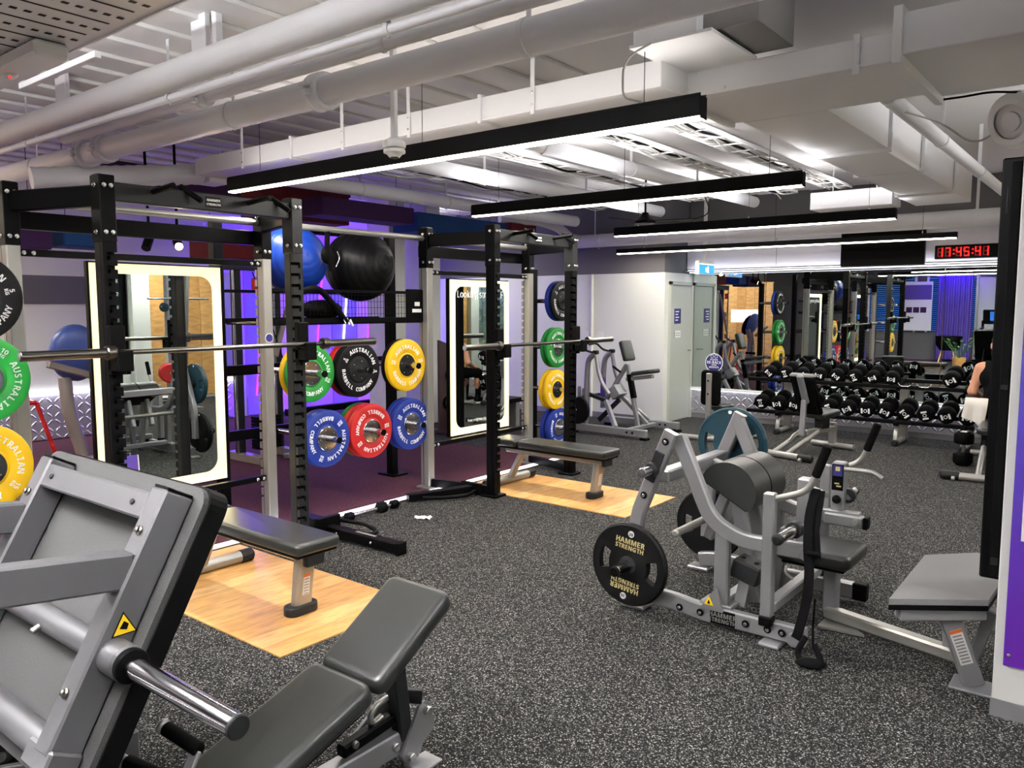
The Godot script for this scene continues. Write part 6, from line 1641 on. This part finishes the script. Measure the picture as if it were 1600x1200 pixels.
	var po := thing("fitness_poster", "tall printed poster beside the purple curtain, seen in the wall mirror", "poster", V(-5.5, 0.9, 5.45))
	part(po, "sheet", B.new().bx(-0.42, 0.42, 0.0, 1.5, -0.02, 0.02, 0.003), M.paper)
	part(po, "picture", B.new().bx(-0.40, 0.40, 0.95, 1.40, -0.023, -0.02, 0.001), M.purple)
	for k in 3:
		part(po, "small_picture", B.new().bx(-0.30 + k * 0.2, -0.13 + k * 0.2, 0.55, 0.72, -0.023, -0.02, 0.001), M.baffle_purple)
	var lp := thing("frosted_panel", "pale frosted light panel behind the treadmill, seen in the wall mirror", "panel", V(-3.1, 0.0, 5.4))
	part(lp, "sheet", B.new().bx(-0.75, 0.75, 0.3, 2.5, 0.0, 0.03, 0.003), M.door)
	part(lp, "frame", B.new().bx(-0.82, -0.75, 0.0, 2.6, -0.03, 0.05, 0.004).bx(0.75, 0.82, 0.0, 2.6, -0.03, 0.05, 0.004), M.silver2)
	for k in 5:
		part(lp, "chevron", B.new().bar(V(-0.6 + k * 0.24, 0.5, -0.003), V(-0.45 + k * 0.24, 0.75, -0.003), 0.02, 0.004, V(0, 0, 1), 0.001).bar(V(-0.45 + k * 0.24, 0.75, -0.003), V(-0.6 + k * 0.24, 1.0, -0.003), 0.02, 0.004, V(0, 0, 1), 0.001), M.charcoal)
	var tm := thing("treadmill", "black treadmill behind the camera, seen in the wall mirror", "treadmill", V(-3.15, 0, 3.6))
	part(tm, "deck", B.new().bx(-0.4, 0.4, 0.08, 0.2, -0.9, 0.9, 0.03), M.black)
	part(tm, "belt", B.new().bx(-0.27, 0.27, 0.2, 0.205, -0.85, 0.7, 0.002), M.matte_black)
	part(tm, "foot", B.new().bx(-0.38, 0.38, 0.0, 0.08, -0.85, -0.75, 0.01).bx(-0.38, 0.38, 0.0, 0.08, 0.75, 0.85, 0.01), M.black)
	for s in [-0.38, 0.38]:
		part(tm, "mast", B.new().bar(V(s, 0.15, 0.7), V(s, 1.25, 0.55), 0.06, 0.08, V(1, 0, 0), 0.01), M.black)
		part(tm, "handrail", B.new().bar(V(s, 1.05, 0.55), V(s, 1.0, 0.05), 0.05, 0.05, V(1, 0, 0), 0.01), M.black)
	var cs := part(tm, "console", B.new().box(V(0, 1.35, 0.5), V(0.75, 0.42, 0.06), 0.02, Basis(V(1, 0, 0), -0.3)), M.black)
	part(cs, "screen", B.new().box(V(0, 1.37, 0.463), V(0.4, 0.26, 0.004), 0.001, Basis(V(1, 0, 0), -0.3)), M.screen_blue)
	var ch := thing("tub_chair", "black tub chair with timber legs behind the camera, seen in the wall mirror", "chair", V(-4.3, 0, 3.8))
	part(ch, "shell", B.new().lathe([Vector2(0, 0.40), Vector2(0.22, 0.40), Vector2(0.32, 0.55), Vector2(0.34, 0.80), Vector2(0.31, 0.80), Vector2(0.28, 0.56), Vector2(0.2, 0.46), Vector2(0, 0.46)], 28, Transform3D.IDENTITY), M.cloth)
	for q in [[-1, -1], [1, -1], [-1, 1], [1, 1]]:
		part(ch, "leg", B.new().cyl(V(q[0] * 0.22, 0, q[1] * 0.22), V(q[0] * 0.14, 0.41, q[1] * 0.14), 0.018, 12), M.wood1)
	var pt := thing("potted_plant", "leafy plant in a tan pot behind the camera, seen in the wall mirror", "plant", V(-3.75, 0, 2.1))
	part(pt, "pot", B.new().lathe([Vector2(0, 0), Vector2(0.13, 0), Vector2(0.17, 0.3), Vector2(0.15, 0.3), Vector2(0.14, 0.26), Vector2(0, 0.26)], 24, Transform3D.IDENTITY), M.wood0)
	for k in 26:
		var an := k * 2.4
		var tip := V(cos(an) * (0.15 + 0.01 * k), 0.5 + 0.012 * k, sin(an) * (0.15 + 0.01 * k))
		part(pt, "leaf", B.new().box(tip, V(0.10, 0.006, 0.05), 0.002, Basis(V(0, 1, 0), -an) * Basis(V(0, 0, 1), 0.4)).cyl(V(0, 0.26, 0), tip, 0.004, 5), M.leaf)
	# timber sign wall far left
	var sw := thing("timber_sign_wall", "slanted timber board with a white glowing sign, seen in the wall mirror", "sign", V(-8.6, 0, -0.4))
	for k in 6:
		part(sw, "board", B.new().bx(-0.75 + k * 0.25, -0.502 + k * 0.25, 0.006, 2.3, 0.0, 0.05, 0.004), M["wood%d" % (k % 4)])
	part(sw, "brace", B.new().bx(-0.7, 0.7, 0.2, 0.3, 0.05, 0.1, 0.004), M.wood2)
	var gs := B.new()
	for k in 6:
		gs.bx(-0.33 + k * 0.12, -0.28 + k * 0.12, 1.43, 1.52, -0.02, 0.0, 0.006)
	for k in 7:
		gs.bx(-0.40 + k * 0.11, -0.355 + k * 0.11, 1.25, 1.34, -0.02, 0.0, 0.006)
	part(sw, "glowing_letters", gs, M.sign_white)
	area_light("lamp", V(0, 1.38, -0.04), Vector2(0.8, 0.35), V(0, 0, 0), Color(1, 1, 1), 0.06, sw)
	var dl := thing("bright_downlight", "bright round downlight near the timber sign, seen in the wall mirror", "light", V(-8.9, 2.55, -1.4))
	part(dl, "can", B.new().cyl(V(0, 0, 0), V(0, 0.16, 0), 0.06, 20), M.black)
	part(dl, "lamp_face", B.new().cyl(V(0, -0.004, 0), V(0, 0, 0), 0.05, 20, 0.001), M.spot_on)
	part(dl, "stem", B.new().cyl(V(0, 0.16, 0), V(0, 0.6, 0), 0.01, 8), M.black)
	omni("lamp", V(0, -0.06, 0), Color(1, 0.9, 0.75), 0.35, 0.04, dl)

# ---------------------------------------------------------------- small things
func small_things():
	# printed panel and black cabinet on the pillar
	var gt := GradientTexture2D.new()
	var g := Gradient.new()
	g.set_color(0, Color(0.16, 0.40, 0.72))
	g.set_color(1, Color(0.30, 0.07, 0.50))
	g.add_point(0.45, Color(0.25, 0.24, 0.64))
	gt.gradient = g
	gt.fill_from = Vector2(0, 0)
	gt.fill_to = Vector2(0, 1)
	gt.width = 16
	gt.height = 256
	var pm := mat("poster", Color.WHITE, 0.4)
	pm.albedo_texture = gt
	var t := thing("printed_panel", "blue to purple printed panel fixed to the white pillar at right", "panel", V(0.0, 0.22, -3.556))
	var q := QuadMesh.new()
	q.size = Vector2(0.70, 2.2)
	part(t, "sheet", B.new().bx(-0.352, 0.352, 0, 2.2, 0.0, 0.006, 0.001), M.purple)
	var fc := part(t, "print", q, pm)
	fc.position = V(0, 1.1, 0.0075)
	part(t, "text_block", B.new().bx(-0.318, 0.3, 0.505, 0.80, 0.008, 0.0095, 0.0005), M.paper)
	for k in [[-0.335, 0.045], [0.335, 0.045], [-0.335, 2.16], [0.335, 2.16]]:
		part(t, "screw_cap", B.new().cyl(V(k[0], k[1], 0.006), V(k[0], k[1], 0.013), 0.007, 12), M.silver2)
	var c := thing("black_cabinet", "tall black screen housing fixed to the side of the white pillar", "cabinet", V(-0.43, 0.53, -3.85))
	part(c, "housing", nb(c).bx(-0.460, -0.387, 0.535, 2.19, -4.05, -3.62, 0.006), M.black)
	part(c, "bezel", nb(c).bx(-0.425, -0.39, 0.55, 2.17, -3.62, -3.595, 0.004), M.matte_black)
	part(c, "vent", nb(c).bx(-0.44, -0.435, 1.98, 2.08, -3.62, -3.617, 0.001), M.charcoal)
	part(c, "hinge", nb(c).bx(-0.42, -0.395, 0.60, 0.63, -3.598, -3.592, 0.002).bx(-0.42, -0.395, 1.30, 1.32, -3.598, -3.592, 0.002), M.charcoal)
	# screen and clock
	var tv := thing("wall_screen", "large dark screen hanging above the mirror", "screen", V(-2.56, 2.13, -10.5))
	part(tv, "casing", nb(tv).bx(-3.04, -2.08, 2.13, 2.62, -10.56, -10.50, 0.006), M.black)
	part(tv, "glass", nb(tv).bx(-3.025, -2.095, 2.145, 2.605, -10.50, -10.497, 0.001), M.matte_black)
	part(tv, "mount", nb(tv).bx(-2.7, -2.4, 2.3, 2.5, -10.63, -10.56, 0.004), M.black)
	var ck := thing("digital_clock", "red digital wall clock reading 17:45:41 above the mirror", "clock", V(-1.63, 2.19, -10.58))
	part(ck, "casing", nb(ck).bx(-1.985, -1.27, 2.185, 2.345, -10.62, -10.56, 0.008), M.black)
	var seg := {"0": "abcdef", "1": "bc", "4": "fgbc", "5": "afgcd", "7": "abc"}
	var gx := -1.955
	for ch in "17:45:41":
		if ch == ":":
			part(ck, "colon", nb(ck).bx(gx + 0.005, gx + 0.018, 2.235, 2.25, -10.56, -10.557, 0.001).bx(gx + 0.005, gx + 0.018, 2.28, 2.295, -10.56, -10.557, 0.001), M.clock_red)
			gx += 0.034
			continue
		var on := nb(ck)
		var off := nb(ck)
		var w := 0.058
		var h := 0.105
		var y := 2.212
		var rects := {"a": [0.006, w - 0.006, h - 0.012, h], "d": [0.006, w - 0.006, 0.0, 0.012], "g": [0.006, w - 0.006, h / 2 - 0.006, h / 2 + 0.006], "b": [w - 0.013, w, h / 2, h], "c": [w - 0.013, w, 0.0, h / 2], "f": [0.0, 0.013, h / 2, h], "e": [0.0, 0.013, 0.0, h / 2]}
		for s in rects:
			var rr: Array = rects[s]
			(on if s in seg[ch] else off).bx(gx + rr[0], gx + rr[1], y + rr[2], y + rr[3], -10.56, -10.557, 0.001)
		var dg := part(ck, "digit", on, M.clock_red)
		part(dg, "unlit_segments", off, M.clock_dim)
		gx += 0.080
	# exit sign
	var ex := thing("exit_sign", "blue and white hanging exit sign above the doors", "sign", V(-4.78, 2.06, -10.3))
	part(ex, "casing", nb(ex).bx(-4.81, -4.75, 2.06, 2.25, -10.55, -10.06, 0.006), M.white)
	for x in [-4.748, -4.812]:
		var f := part(ex, "face", nb(ex).bx(x - 0.002, x + 0.002, 2.075, 2.20, -10.54, -10.07, 0.001), M.exit_blue)
		part(f, "picture", nb(ex).bx(x - 0.003, x + 0.003, 2.09, 2.18, -10.36, -10.32, 0.001).bx(x - 0.003, x + 0.003, 2.10, 2.16, -10.30, -10.26, 0.001).bx(x - 0.003, x + 0.003, 2.20, 2.21, -10.54, -10.07, 0.001), M.exit_white)
	part(ex, "stem", nb(ex).bx(-4.80, -4.76, 2.25, 3.15, -10.32, -10.28, 0.004), M.white)
	# round sticker on the mirror
	var rs := thing("round_sticker", "round purple sticker asking to re-rack weights, on the mirror", "sticker", V(-4.83, 0.82, -10.795))
	part(rs, "white_rim", B.new().cyl(V(0, 0, 0), V(0, 0, 0.002), 0.135, 36, 0.0005), M.print_white)
	part(rs, "disc", B.new().cyl(V(0, 0, 0.002), V(0, 0, 0.003), 0.125, 36, 0.0004), M.blue_print)
	part(rs, "lettering", B.new().text("PLEASE", 0.035, Transform3D(Basis.IDENTITY, V(0, 0.045, 0.004))).text("RE-RACK", 0.055, Transform3D(Basis.IDENTITY, V(0, 0.005, 0.004))).text("YOUR", 0.03, Transform3D(Basis.IDENTITY, V(0, -0.032, 0.004))).text("WEIGHTS", 0.035, Transform3D(Basis.IDENTITY, V(0, -0.065, 0.004))), M.print_white)
	part(rs, "dumbbell_print", B.new().lathe([Vector2(0.018, -0.001), Vector2(0.024, -0.001), Vector2(0.024, 0.001), Vector2(0.018, 0.001)], 16, Transform3D(B.frame(V(0, 0, 1)), V(-0.03, 0.092, 0.003))).lathe([Vector2(0.018, -0.001), Vector2(0.024, -0.001), Vector2(0.024, 0.001), Vector2(0.018, 0.001)], 16, Transform3D(B.frame(V(0, 0, 1)), V(0.03, 0.092, 0.003))), M.print_white)
	# purple notice at the foot of the near mirror
	var nt := thing("purple_notice", "small purple notice standing at the foot of the near mirror", "notice", V(-4.98, 0.40, -2.33))
	part(nt, "sheet", nb(nt).box(V(-4.96, 0.545, -2.35), V(0.008, 0.28, 0.15), 0.002, Basis(V(0, 0, 1), 0.08)), M.purple)
	part(nt, "white_edge", nb(nt).box(V(-4.96, 0.545, -2.428), V(0.010, 0.28, 0.008), 0.002, Basis(V(0, 0, 1), 0.08)), M.paper)
	# crumpled tissue
	var ts := B.new()
	var rng := RandomNumberGenerator.new()
	rng.seed = 3
	var gp := []
	for i in 7:
		for j in 5:
			gp.append(V((i - 3) * 0.022 + rng.randf_range(-0.006, 0.006), 0.004 + rng.randf() * 0.022 * (1.0 if i % 2 else 0.4), (j - 2) * 0.02 + rng.randf_range(-0.005, 0.005)))
	for i in 6:
		for j in 4:
			var a: Vector3 = gp[i * 5 + j]
			ts.quad(a, gp[i * 5 + j + 1], gp[i * 5 + j + 6], gp[i * 5 + j + 5], V(0, 1, 0))
			ts.quad(a - V(0, 0.003, 0), gp[i * 5 + j + 1] - V(0, 0.003, 0), gp[i * 5 + j + 6] - V(0, 0.003, 0), gp[i * 5 + j + 5] - V(0, 0.003, 0), V(0, -1, 0))
	solo("crumpled_tissue", "crumpled white tissue lying on the rubber floor", "tissue", V(-4.26, 0, -4.26), ts, M.paper).rotation.y = 0.5
	# black outrigger foot beside the near bench
	var of := thing("rack_outrigger", "black steel rack foot reaching over the floor beside the near rack", "rack foot", V(-4.1, 0, -3.52))
	part(of, "arm", nb(of).bar(V(-4.42, 0.055, -3.50), V(-3.74, 0.045, -3.53), 0.075, 0.07, V(0, 0, 1), 0.006), M.black)
	part(of, "end_cap", nb(of).bx(-3.745, -3.715, 0.0, 0.085, -3.57, -3.49, 0.004), M.matte_black)
	part(of, "mount_plate", nb(of).bx(-4.46, -4.42, 0.0, 0.15, -3.60, -3.40, 0.005), M.black)
	part(of, "label_strip", nb(of).bx(-4.15, -3.95, 0.086, 0.088, -3.525, -3.50, 0.0006), M.silver)
	part(of, "rear_beam", nb(of).bx(-4.78, -4.44, 0.02, 0.12, -3.55, -3.46, 0.006), M.black)
	part(of, "hoop", nb(of).bent([V(-4.42, 0.10, -3.60), V(-4.2, 0.11, -3.62), V(-4.05, 0.08, -3.62), V(-4.05, 0.07, -3.54)], 0.014, 0.05, 10), M.black)
	for x in [-4.3, -3.95]:
		part(of, "bolt", nb(of).cyl(V(x, 0.055, -3.465), V(x, 0.055, -3.455), 0.01, 10), M.bolt)
	var o2 := thing("floor_bracket", "black curved floor bracket lying beside the far rack post", "rack foot", V(-4.55, 0, -4.95))
	part(o2, "arm", nb(o2).bar(V(-4.72, 0.04, -4.55), V(-4.5, 0.05, -5.10), 0.07, 0.06, V(1, 0, 0), 0.006), M.black)
	part(o2, "hoop", nb(o2).bent([V(-4.64, 0.03, -4.65), V(-4.5, 0.03, -4.75), V(-4.40, 0.03, -4.95), V(-4.44, 0.04, -5.10)], 0.016, 0.08, 12), M.black)
	part(o2, "mount_plate", nb(o2).bx(-4.62, -4.40, 0.0, 0.1, -5.14, -5.10, 0.004), M.black)
	var sb := thing("cable_bar", "short chrome cable bar with black hex ends along the light strip", "bar", V(-4.64, 0.035, -4.05))
	part(sb, "shaft", nb(sb).cyl(V(-4.64, 0.035, -3.85), V(-4.66, 0.035, -4.35), 0.014, 14), M.chrome)
	for k in [[-3.86, 0.035], [-4.20, 0.05], [-4.34, 0.035]]:
		var xx: float = -4.64 - 0.02 * (-3.85 - k[0]) / 0.5
		part(sb, "hex_end", nb(sb).lathe([Vector2(0, -0.03), Vector2(k[1], -0.03), Vector2(k[1], 0.03), Vector2(0, 0.03)], 6, Transform3D(B.frame(V(0, 0, 1)), V(xx, 0.035, k[0]))), M.matte_black)

# ---------------------------------------------------------------- a person, built from a distance field
func sd_bone(p: Vector3, a: Vector3, b: Vector3, ra: float, rb: float) -> float:
	var ab := b - a
	var t := clampf((p - a).dot(ab) / maxf(ab.length_squared(), 0.000001), 0.0, 1.0)
	return p.distance_to(a + ab * t) - lerpf(ra, rb, t)
# surface nets over a list of bones [a, b, ra, rb]; blend is the smooth join
func skin(b: B, bones: Array, cell: float, blend: float):
	var lo := Vector3.INF
	var hi := -Vector3.INF
	for q in bones:
		var r := maxf(q[2], q[3]) + blend + cell * 2.0
		for e in [q[0], q[1]]:
			lo = lo.min(e - Vector3.ONE * r)
			hi = hi.max(e + Vector3.ONE * r)
	var n := Vector3i(((hi - lo) / cell).ceil()) + Vector3i.ONE
	var sx := 1
	var sy := n.x
	var sz := n.x * n.y
	var f := PackedFloat32Array()
	f.resize(n.x * n.y * n.z)
	f.fill(1.0)
	var touched := PackedByteArray()
	touched.resize(f.size())
	for q in bones:
		var r := maxf(q[2], q[3]) + blend + cell * 2.0
		var a0 := Vector3i(((q[0].min(q[1]) - Vector3.ONE * r - lo) / cell).floor()).max(Vector3i.ZERO)
		var a1 := Vector3i(((q[0].max(q[1]) + Vector3.ONE * r - lo) / cell).ceil()).min(n - Vector3i.ONE)
		for z in range(a0.z, a1.z + 1):
			for y in range(a0.y, a1.y + 1):
				for x in range(a0.x, a1.x + 1):
					var i := x + y * sy + z * sz
					var d := sd_bone(lo + Vector3(x, y, z) * cell, q[0], q[1], q[2], q[3])
					var o := f[i]
					var h := maxf(blend - absf(d - o), 0.0) / blend
					f[i] = minf(d, o) - h * h * blend * 0.25
	var vid := {}
	var verts := []
	for z in n.z - 1:
		for y in n.y - 1:
			for x in n.x - 1:
				var i := x + y * sy + z * sz
				var any_in := false
				var any_out := false
				for k in 8:
					if f[i + (k & 1) + (k >> 1 & 1) * sy + (k >> 2) * sz] < 0.0:
						any_in = true
					else:
						any_out = true
				if not (any_in and any_out):
					continue
				var s := Vector3.ZERO
				var c := 0
				for e in EDGES:
					var v0 := f[i + (e[0] & 1) + (e[0] >> 1 & 1) * sy + (e[0] >> 2) * sz]
					var v1 := f[i + (e[1] & 1) + (e[1] >> 1 & 1) * sy + (e[1] >> 2) * sz]
					if (v0 < 0.0) != (v1 < 0.0):
						var t := v0 / (v0 - v1)
						s += Vector3(e[0] & 1, e[0] >> 1 & 1, e[0] >> 2).lerp(Vector3(e[1] & 1, e[1] >> 1 & 1, e[1] >> 2), t)
						c += 1
				vid[i] = verts.size()
				verts.append(lo + (Vector3(x, y, z) + s / c) * cell)
	for z in range(1, n.z - 1):
		for y in range(1, n.y - 1):
			for x in range(1, n.x - 1):
				var i := x + y * sy + z * sz
				var ins := f[i] < 0.0
				for ax in 3:
					var st := [sx, sy, sz]
					var i1: int = i + st[ax]
					if ins != (f[i1] < 0.0):
						var u: int = st[(ax + 1) % 3]
						var w: int = st[(ax + 2) % 3]
						if vid.has(i) and vid.has(i - u) and vid.has(i - u - w) and vid.has(i - w):
							var out := Vector3.ZERO
							out[ax] = 1.0 if ins else -1.0
							b.quad(verts[vid[i]], verts[vid[i - u]], verts[vid[i - u - w]], verts[vid[i - w]], out, 1)
const EDGES := [[0, 1], [2, 3], [4, 5], [6, 7], [0, 2], [1, 3], [4, 6], [5, 7], [0, 4], [1, 5], [2, 6], [3, 7]]
func person():
	var at := V(-1.15, 0, -9.72)
	var t := thing("person", "person in black sleeveless top seated on a bench beside the pillar", "person", at)
	var b := B.new()
	var hip := V(0, 0.545, 0.02)
	var chest := V(0, 0.90, -0.01)
	var bones := [[V(-0.07, 0.55, 0.02), V(0.07, 0.55, 0.02), 0.115, 0.115], [hip, V(0, 0.74, 0.02), 0.125, 0.12], [V(-0.06, 0.88, 0.0), V(0.06, 0.88, 0.0), 0.125, 0.125], [V(0, 0.74, 0.02), chest, 0.12, 0.12], [V(-0.13, 0.985, 0.0), V(0.13, 0.985, 0.0), 0.06, 0.06], [V(0, 0.98, 0.0), V(0, 1.10, -0.02), 0.065, 0.052]]
	for s in [-1.0, 1.0]:
		bones.append([V(s * 0.18, 0.975, 0.0), V(s * 0.245, 0.72, -0.02), 0.056, 0.044])
		bones.append([V(s * 0.245, 0.72, -0.02), V(s * 0.17, 0.635, -0.24), 0.043, 0.029])
		bones.append([V(s * 0.09, 0.53, 0.0), V(s * 0.14, 0.525, -0.40), 0.085, 0.062])
		bones.append([V(s * 0.14, 0.525, -0.40), V(s * 0.14, 0.36, -0.385), 0.06, 0.058])
		bones.append([V(s * 0.14, 0.36, -0.385), V(s * 0.14, 0.10, -0.40), 0.058, 0.038])
		bones.append([V(s * 0.14, 0.06, -0.38), V(s * 0.15, 0.045, -0.52), 0.04, 0.036])
	skin(b, bones, 0.016, 0.035)
	# head on its own fine grid
	var hb := [[V(0, 1.23, -0.03), V(0, 1.24, -0.045), 0.092, 0.088], [V(0, 1.16, -0.075), V(0, 1.20, -0.08), 0.052, 0.062], [V(0, 1.205, -0.135), V(0, 1.185, -0.15), 0.011, 0.014], [V(-0.012, 1.155, -0.131), V(0.012, 1.155, -0.131), 0.011, 0.011], [V(0, 1.08, -0.02), V(0, 1.14, -0.03), 0.052, 0.052]]
	for s in [-1.0, 1.0]:
		hb.append([V(s * 0.088, 1.225, -0.025), V(s * 0.092, 1.185, -0.03), 0.014, 0.010])
		hb.append([V(s * 0.028, 1.232, -0.126), V(s * 0.05, 1.232, -0.118), 0.010, 0.009])
	skin(b, hb, 0.008, 0.014)
	# hands, curled on the thighs
	for s in [-1.0, 1.0]:
		var w := V(s * 0.165, 0.628, -0.255)
		var hn := [[w, w + V(-s * 0.012, -0.012, -0.07), 0.027, 0.030], [w + V(s * 0.012, 0, 0), w + V(s * 0.014, -0.012, -0.07), 0.022, 0.022]]
		for k in 4:
			var k0: Vector3 = w + V(s * (0.026 - k * 0.018), -0.012, -0.085 - (0.008 if k == 1 or k == 2 else 0.0))
			var k1: Vector3 = k0 + V(0, -0.014, -0.036)
			hn.append([w + V(s * (0.012 - k * 0.008), 0, -0.03), k0, 0.012, 0.0105])
			hn.append([k0, k1, 0.0105, 0.009])
			hn.append([k1, k1 + V(0, -0.030, -0.008 - (0.004 if k == 1 else 0.0)), 0.009, 0.0075])
		hn.append([w + V(-s * 0.02, 0.0, -0.02), w + V(-s * 0.048, -0.012, -0.055), 0.013, 0.010])
		hn.append([w + V(-s * 0.048, -0.012, -0.055), w + V(-s * 0.050, -0.030, -0.080), 0.010, 0.0085])
		skin(b, hn, 0.006, 0.008)
	part(t, "body", b, M.skin)
	var c := B.new()
	skin(c, [[V(-0.07, 0.57, 0.02), V(0.07, 0.57, 0.02), 0.122, 0.122], [V(0, 0.55, 0.02), V(0, 0.74, 0.02), 0.132, 0.128], [V(-0.06, 0.88, 0.0), V(0.06, 0.88, 0.0), 0.132, 0.132], [V(0, 0.74, 0.02), chest, 0.128, 0.128], [V(-0.10, 0.99, 0.0), V(-0.06, 0.95, 0.0), 0.066, 0.07], [V(0.10, 0.99, 0.0), V(0.06, 0.95, 0.0), 0.066, 0.07]], 0.016, 0.035)
	part(t, "tank_top", c, M.cloth)
	var sh := B.new()
	var bs := [[V(-0.07, 0.54, 0.02), V(0.07, 0.54, 0.02), 0.127, 0.127]]
	for s in [-1.0, 1.0]:
		bs.append([V(s * 0.09, 0.53, 0.0), V(s * 0.14, 0.525, -0.38), 0.096, 0.076])
		bs.append([V(s * 0.14, 0.52, -0.40), V(s * 0.14, 0.14, -0.395), 0.07, 0.048])
	skin(sh, bs, 0.016, 0.03)
	part(t, "trousers", sh, M.cloth)
	for s in [-1.0, 1.0]:
		var so := B.new()
		skin(so, [[V(s * 0.14, 0.065, -0.36), V(s * 0.15, 0.052, -0.55), 0.052, 0.044], [V(s * 0.14, 0.065, -0.38), V(s * 0.14, 0.12, -0.385), 0.05, 0.05]], 0.012, 0.02)
		var shoe := part(t, "shoe", so, M.black)
		part(shoe, "sole", B.new().pad(V(s * 0.146, 0.016, -0.455), V(0.105, 0.03, 0.29), 0.05, 0.008), M.print_white)
	var hr := B.new()
	skin(hr, [[V(0, 1.265, -0.01), V(0, 1.27, -0.04), 0.086, 0.078], [V(0, 1.20, 0.02), V(0, 1.27, 0.0), 0.075, 0.085], [V(0, 1.33, 0.06), V(0, 1.335, 0.065), 0.045, 0.045]], 0.012, 0.02)
	part(t, "hair", hr, M.hair)
	# towel over the edge of the bench
	var tw := thing("hand_towel", "cream towel draped beside the seated person", "towel", V(-1.35, 0.0, -9.60))
	var g := []
	var rng := RandomNumberGenerator.new()
	rng.seed = 9
	var nu := 11
	var nv := 12
	for i in nu:
		for j in nv:
			var u := float(i) / (nu - 1)
			var v := float(j) / (nv - 1)
			var fold := sin(u * 9.0) * 0.014 * v
			g.append(V(-1.44 + u * 0.21 + 0.012 * sin(v * 5.0), 0.665 - (0.20 + 0.08 * u) * smoothstep(0.1, 1.0, v), -9.60 + 0.10 * smoothstep(0.0, 0.4, v) + sin(u * 10.0) * 0.014 * v))
	var tb := nb(tw)
	for i in nu - 1:
		for j in nv - 1:
			tb.quad(g[i * nv + j], g[i * nv + j + 1], g[(i + 1) * nv + j + 1], g[(i + 1) * nv + j], V(0, 0.4, 0.9), 1)
			var o := V(0, -0.004, -0.008)
			tb.quad(g[i * nv + j] + o, g[i * nv + j + 1] + o, g[(i + 1) * nv + j + 1] + o, g[(i + 1) * nv + j] + o, V(0, -0.4, -0.9), 2)
	part(tw, "cloth", tb, M.towel)
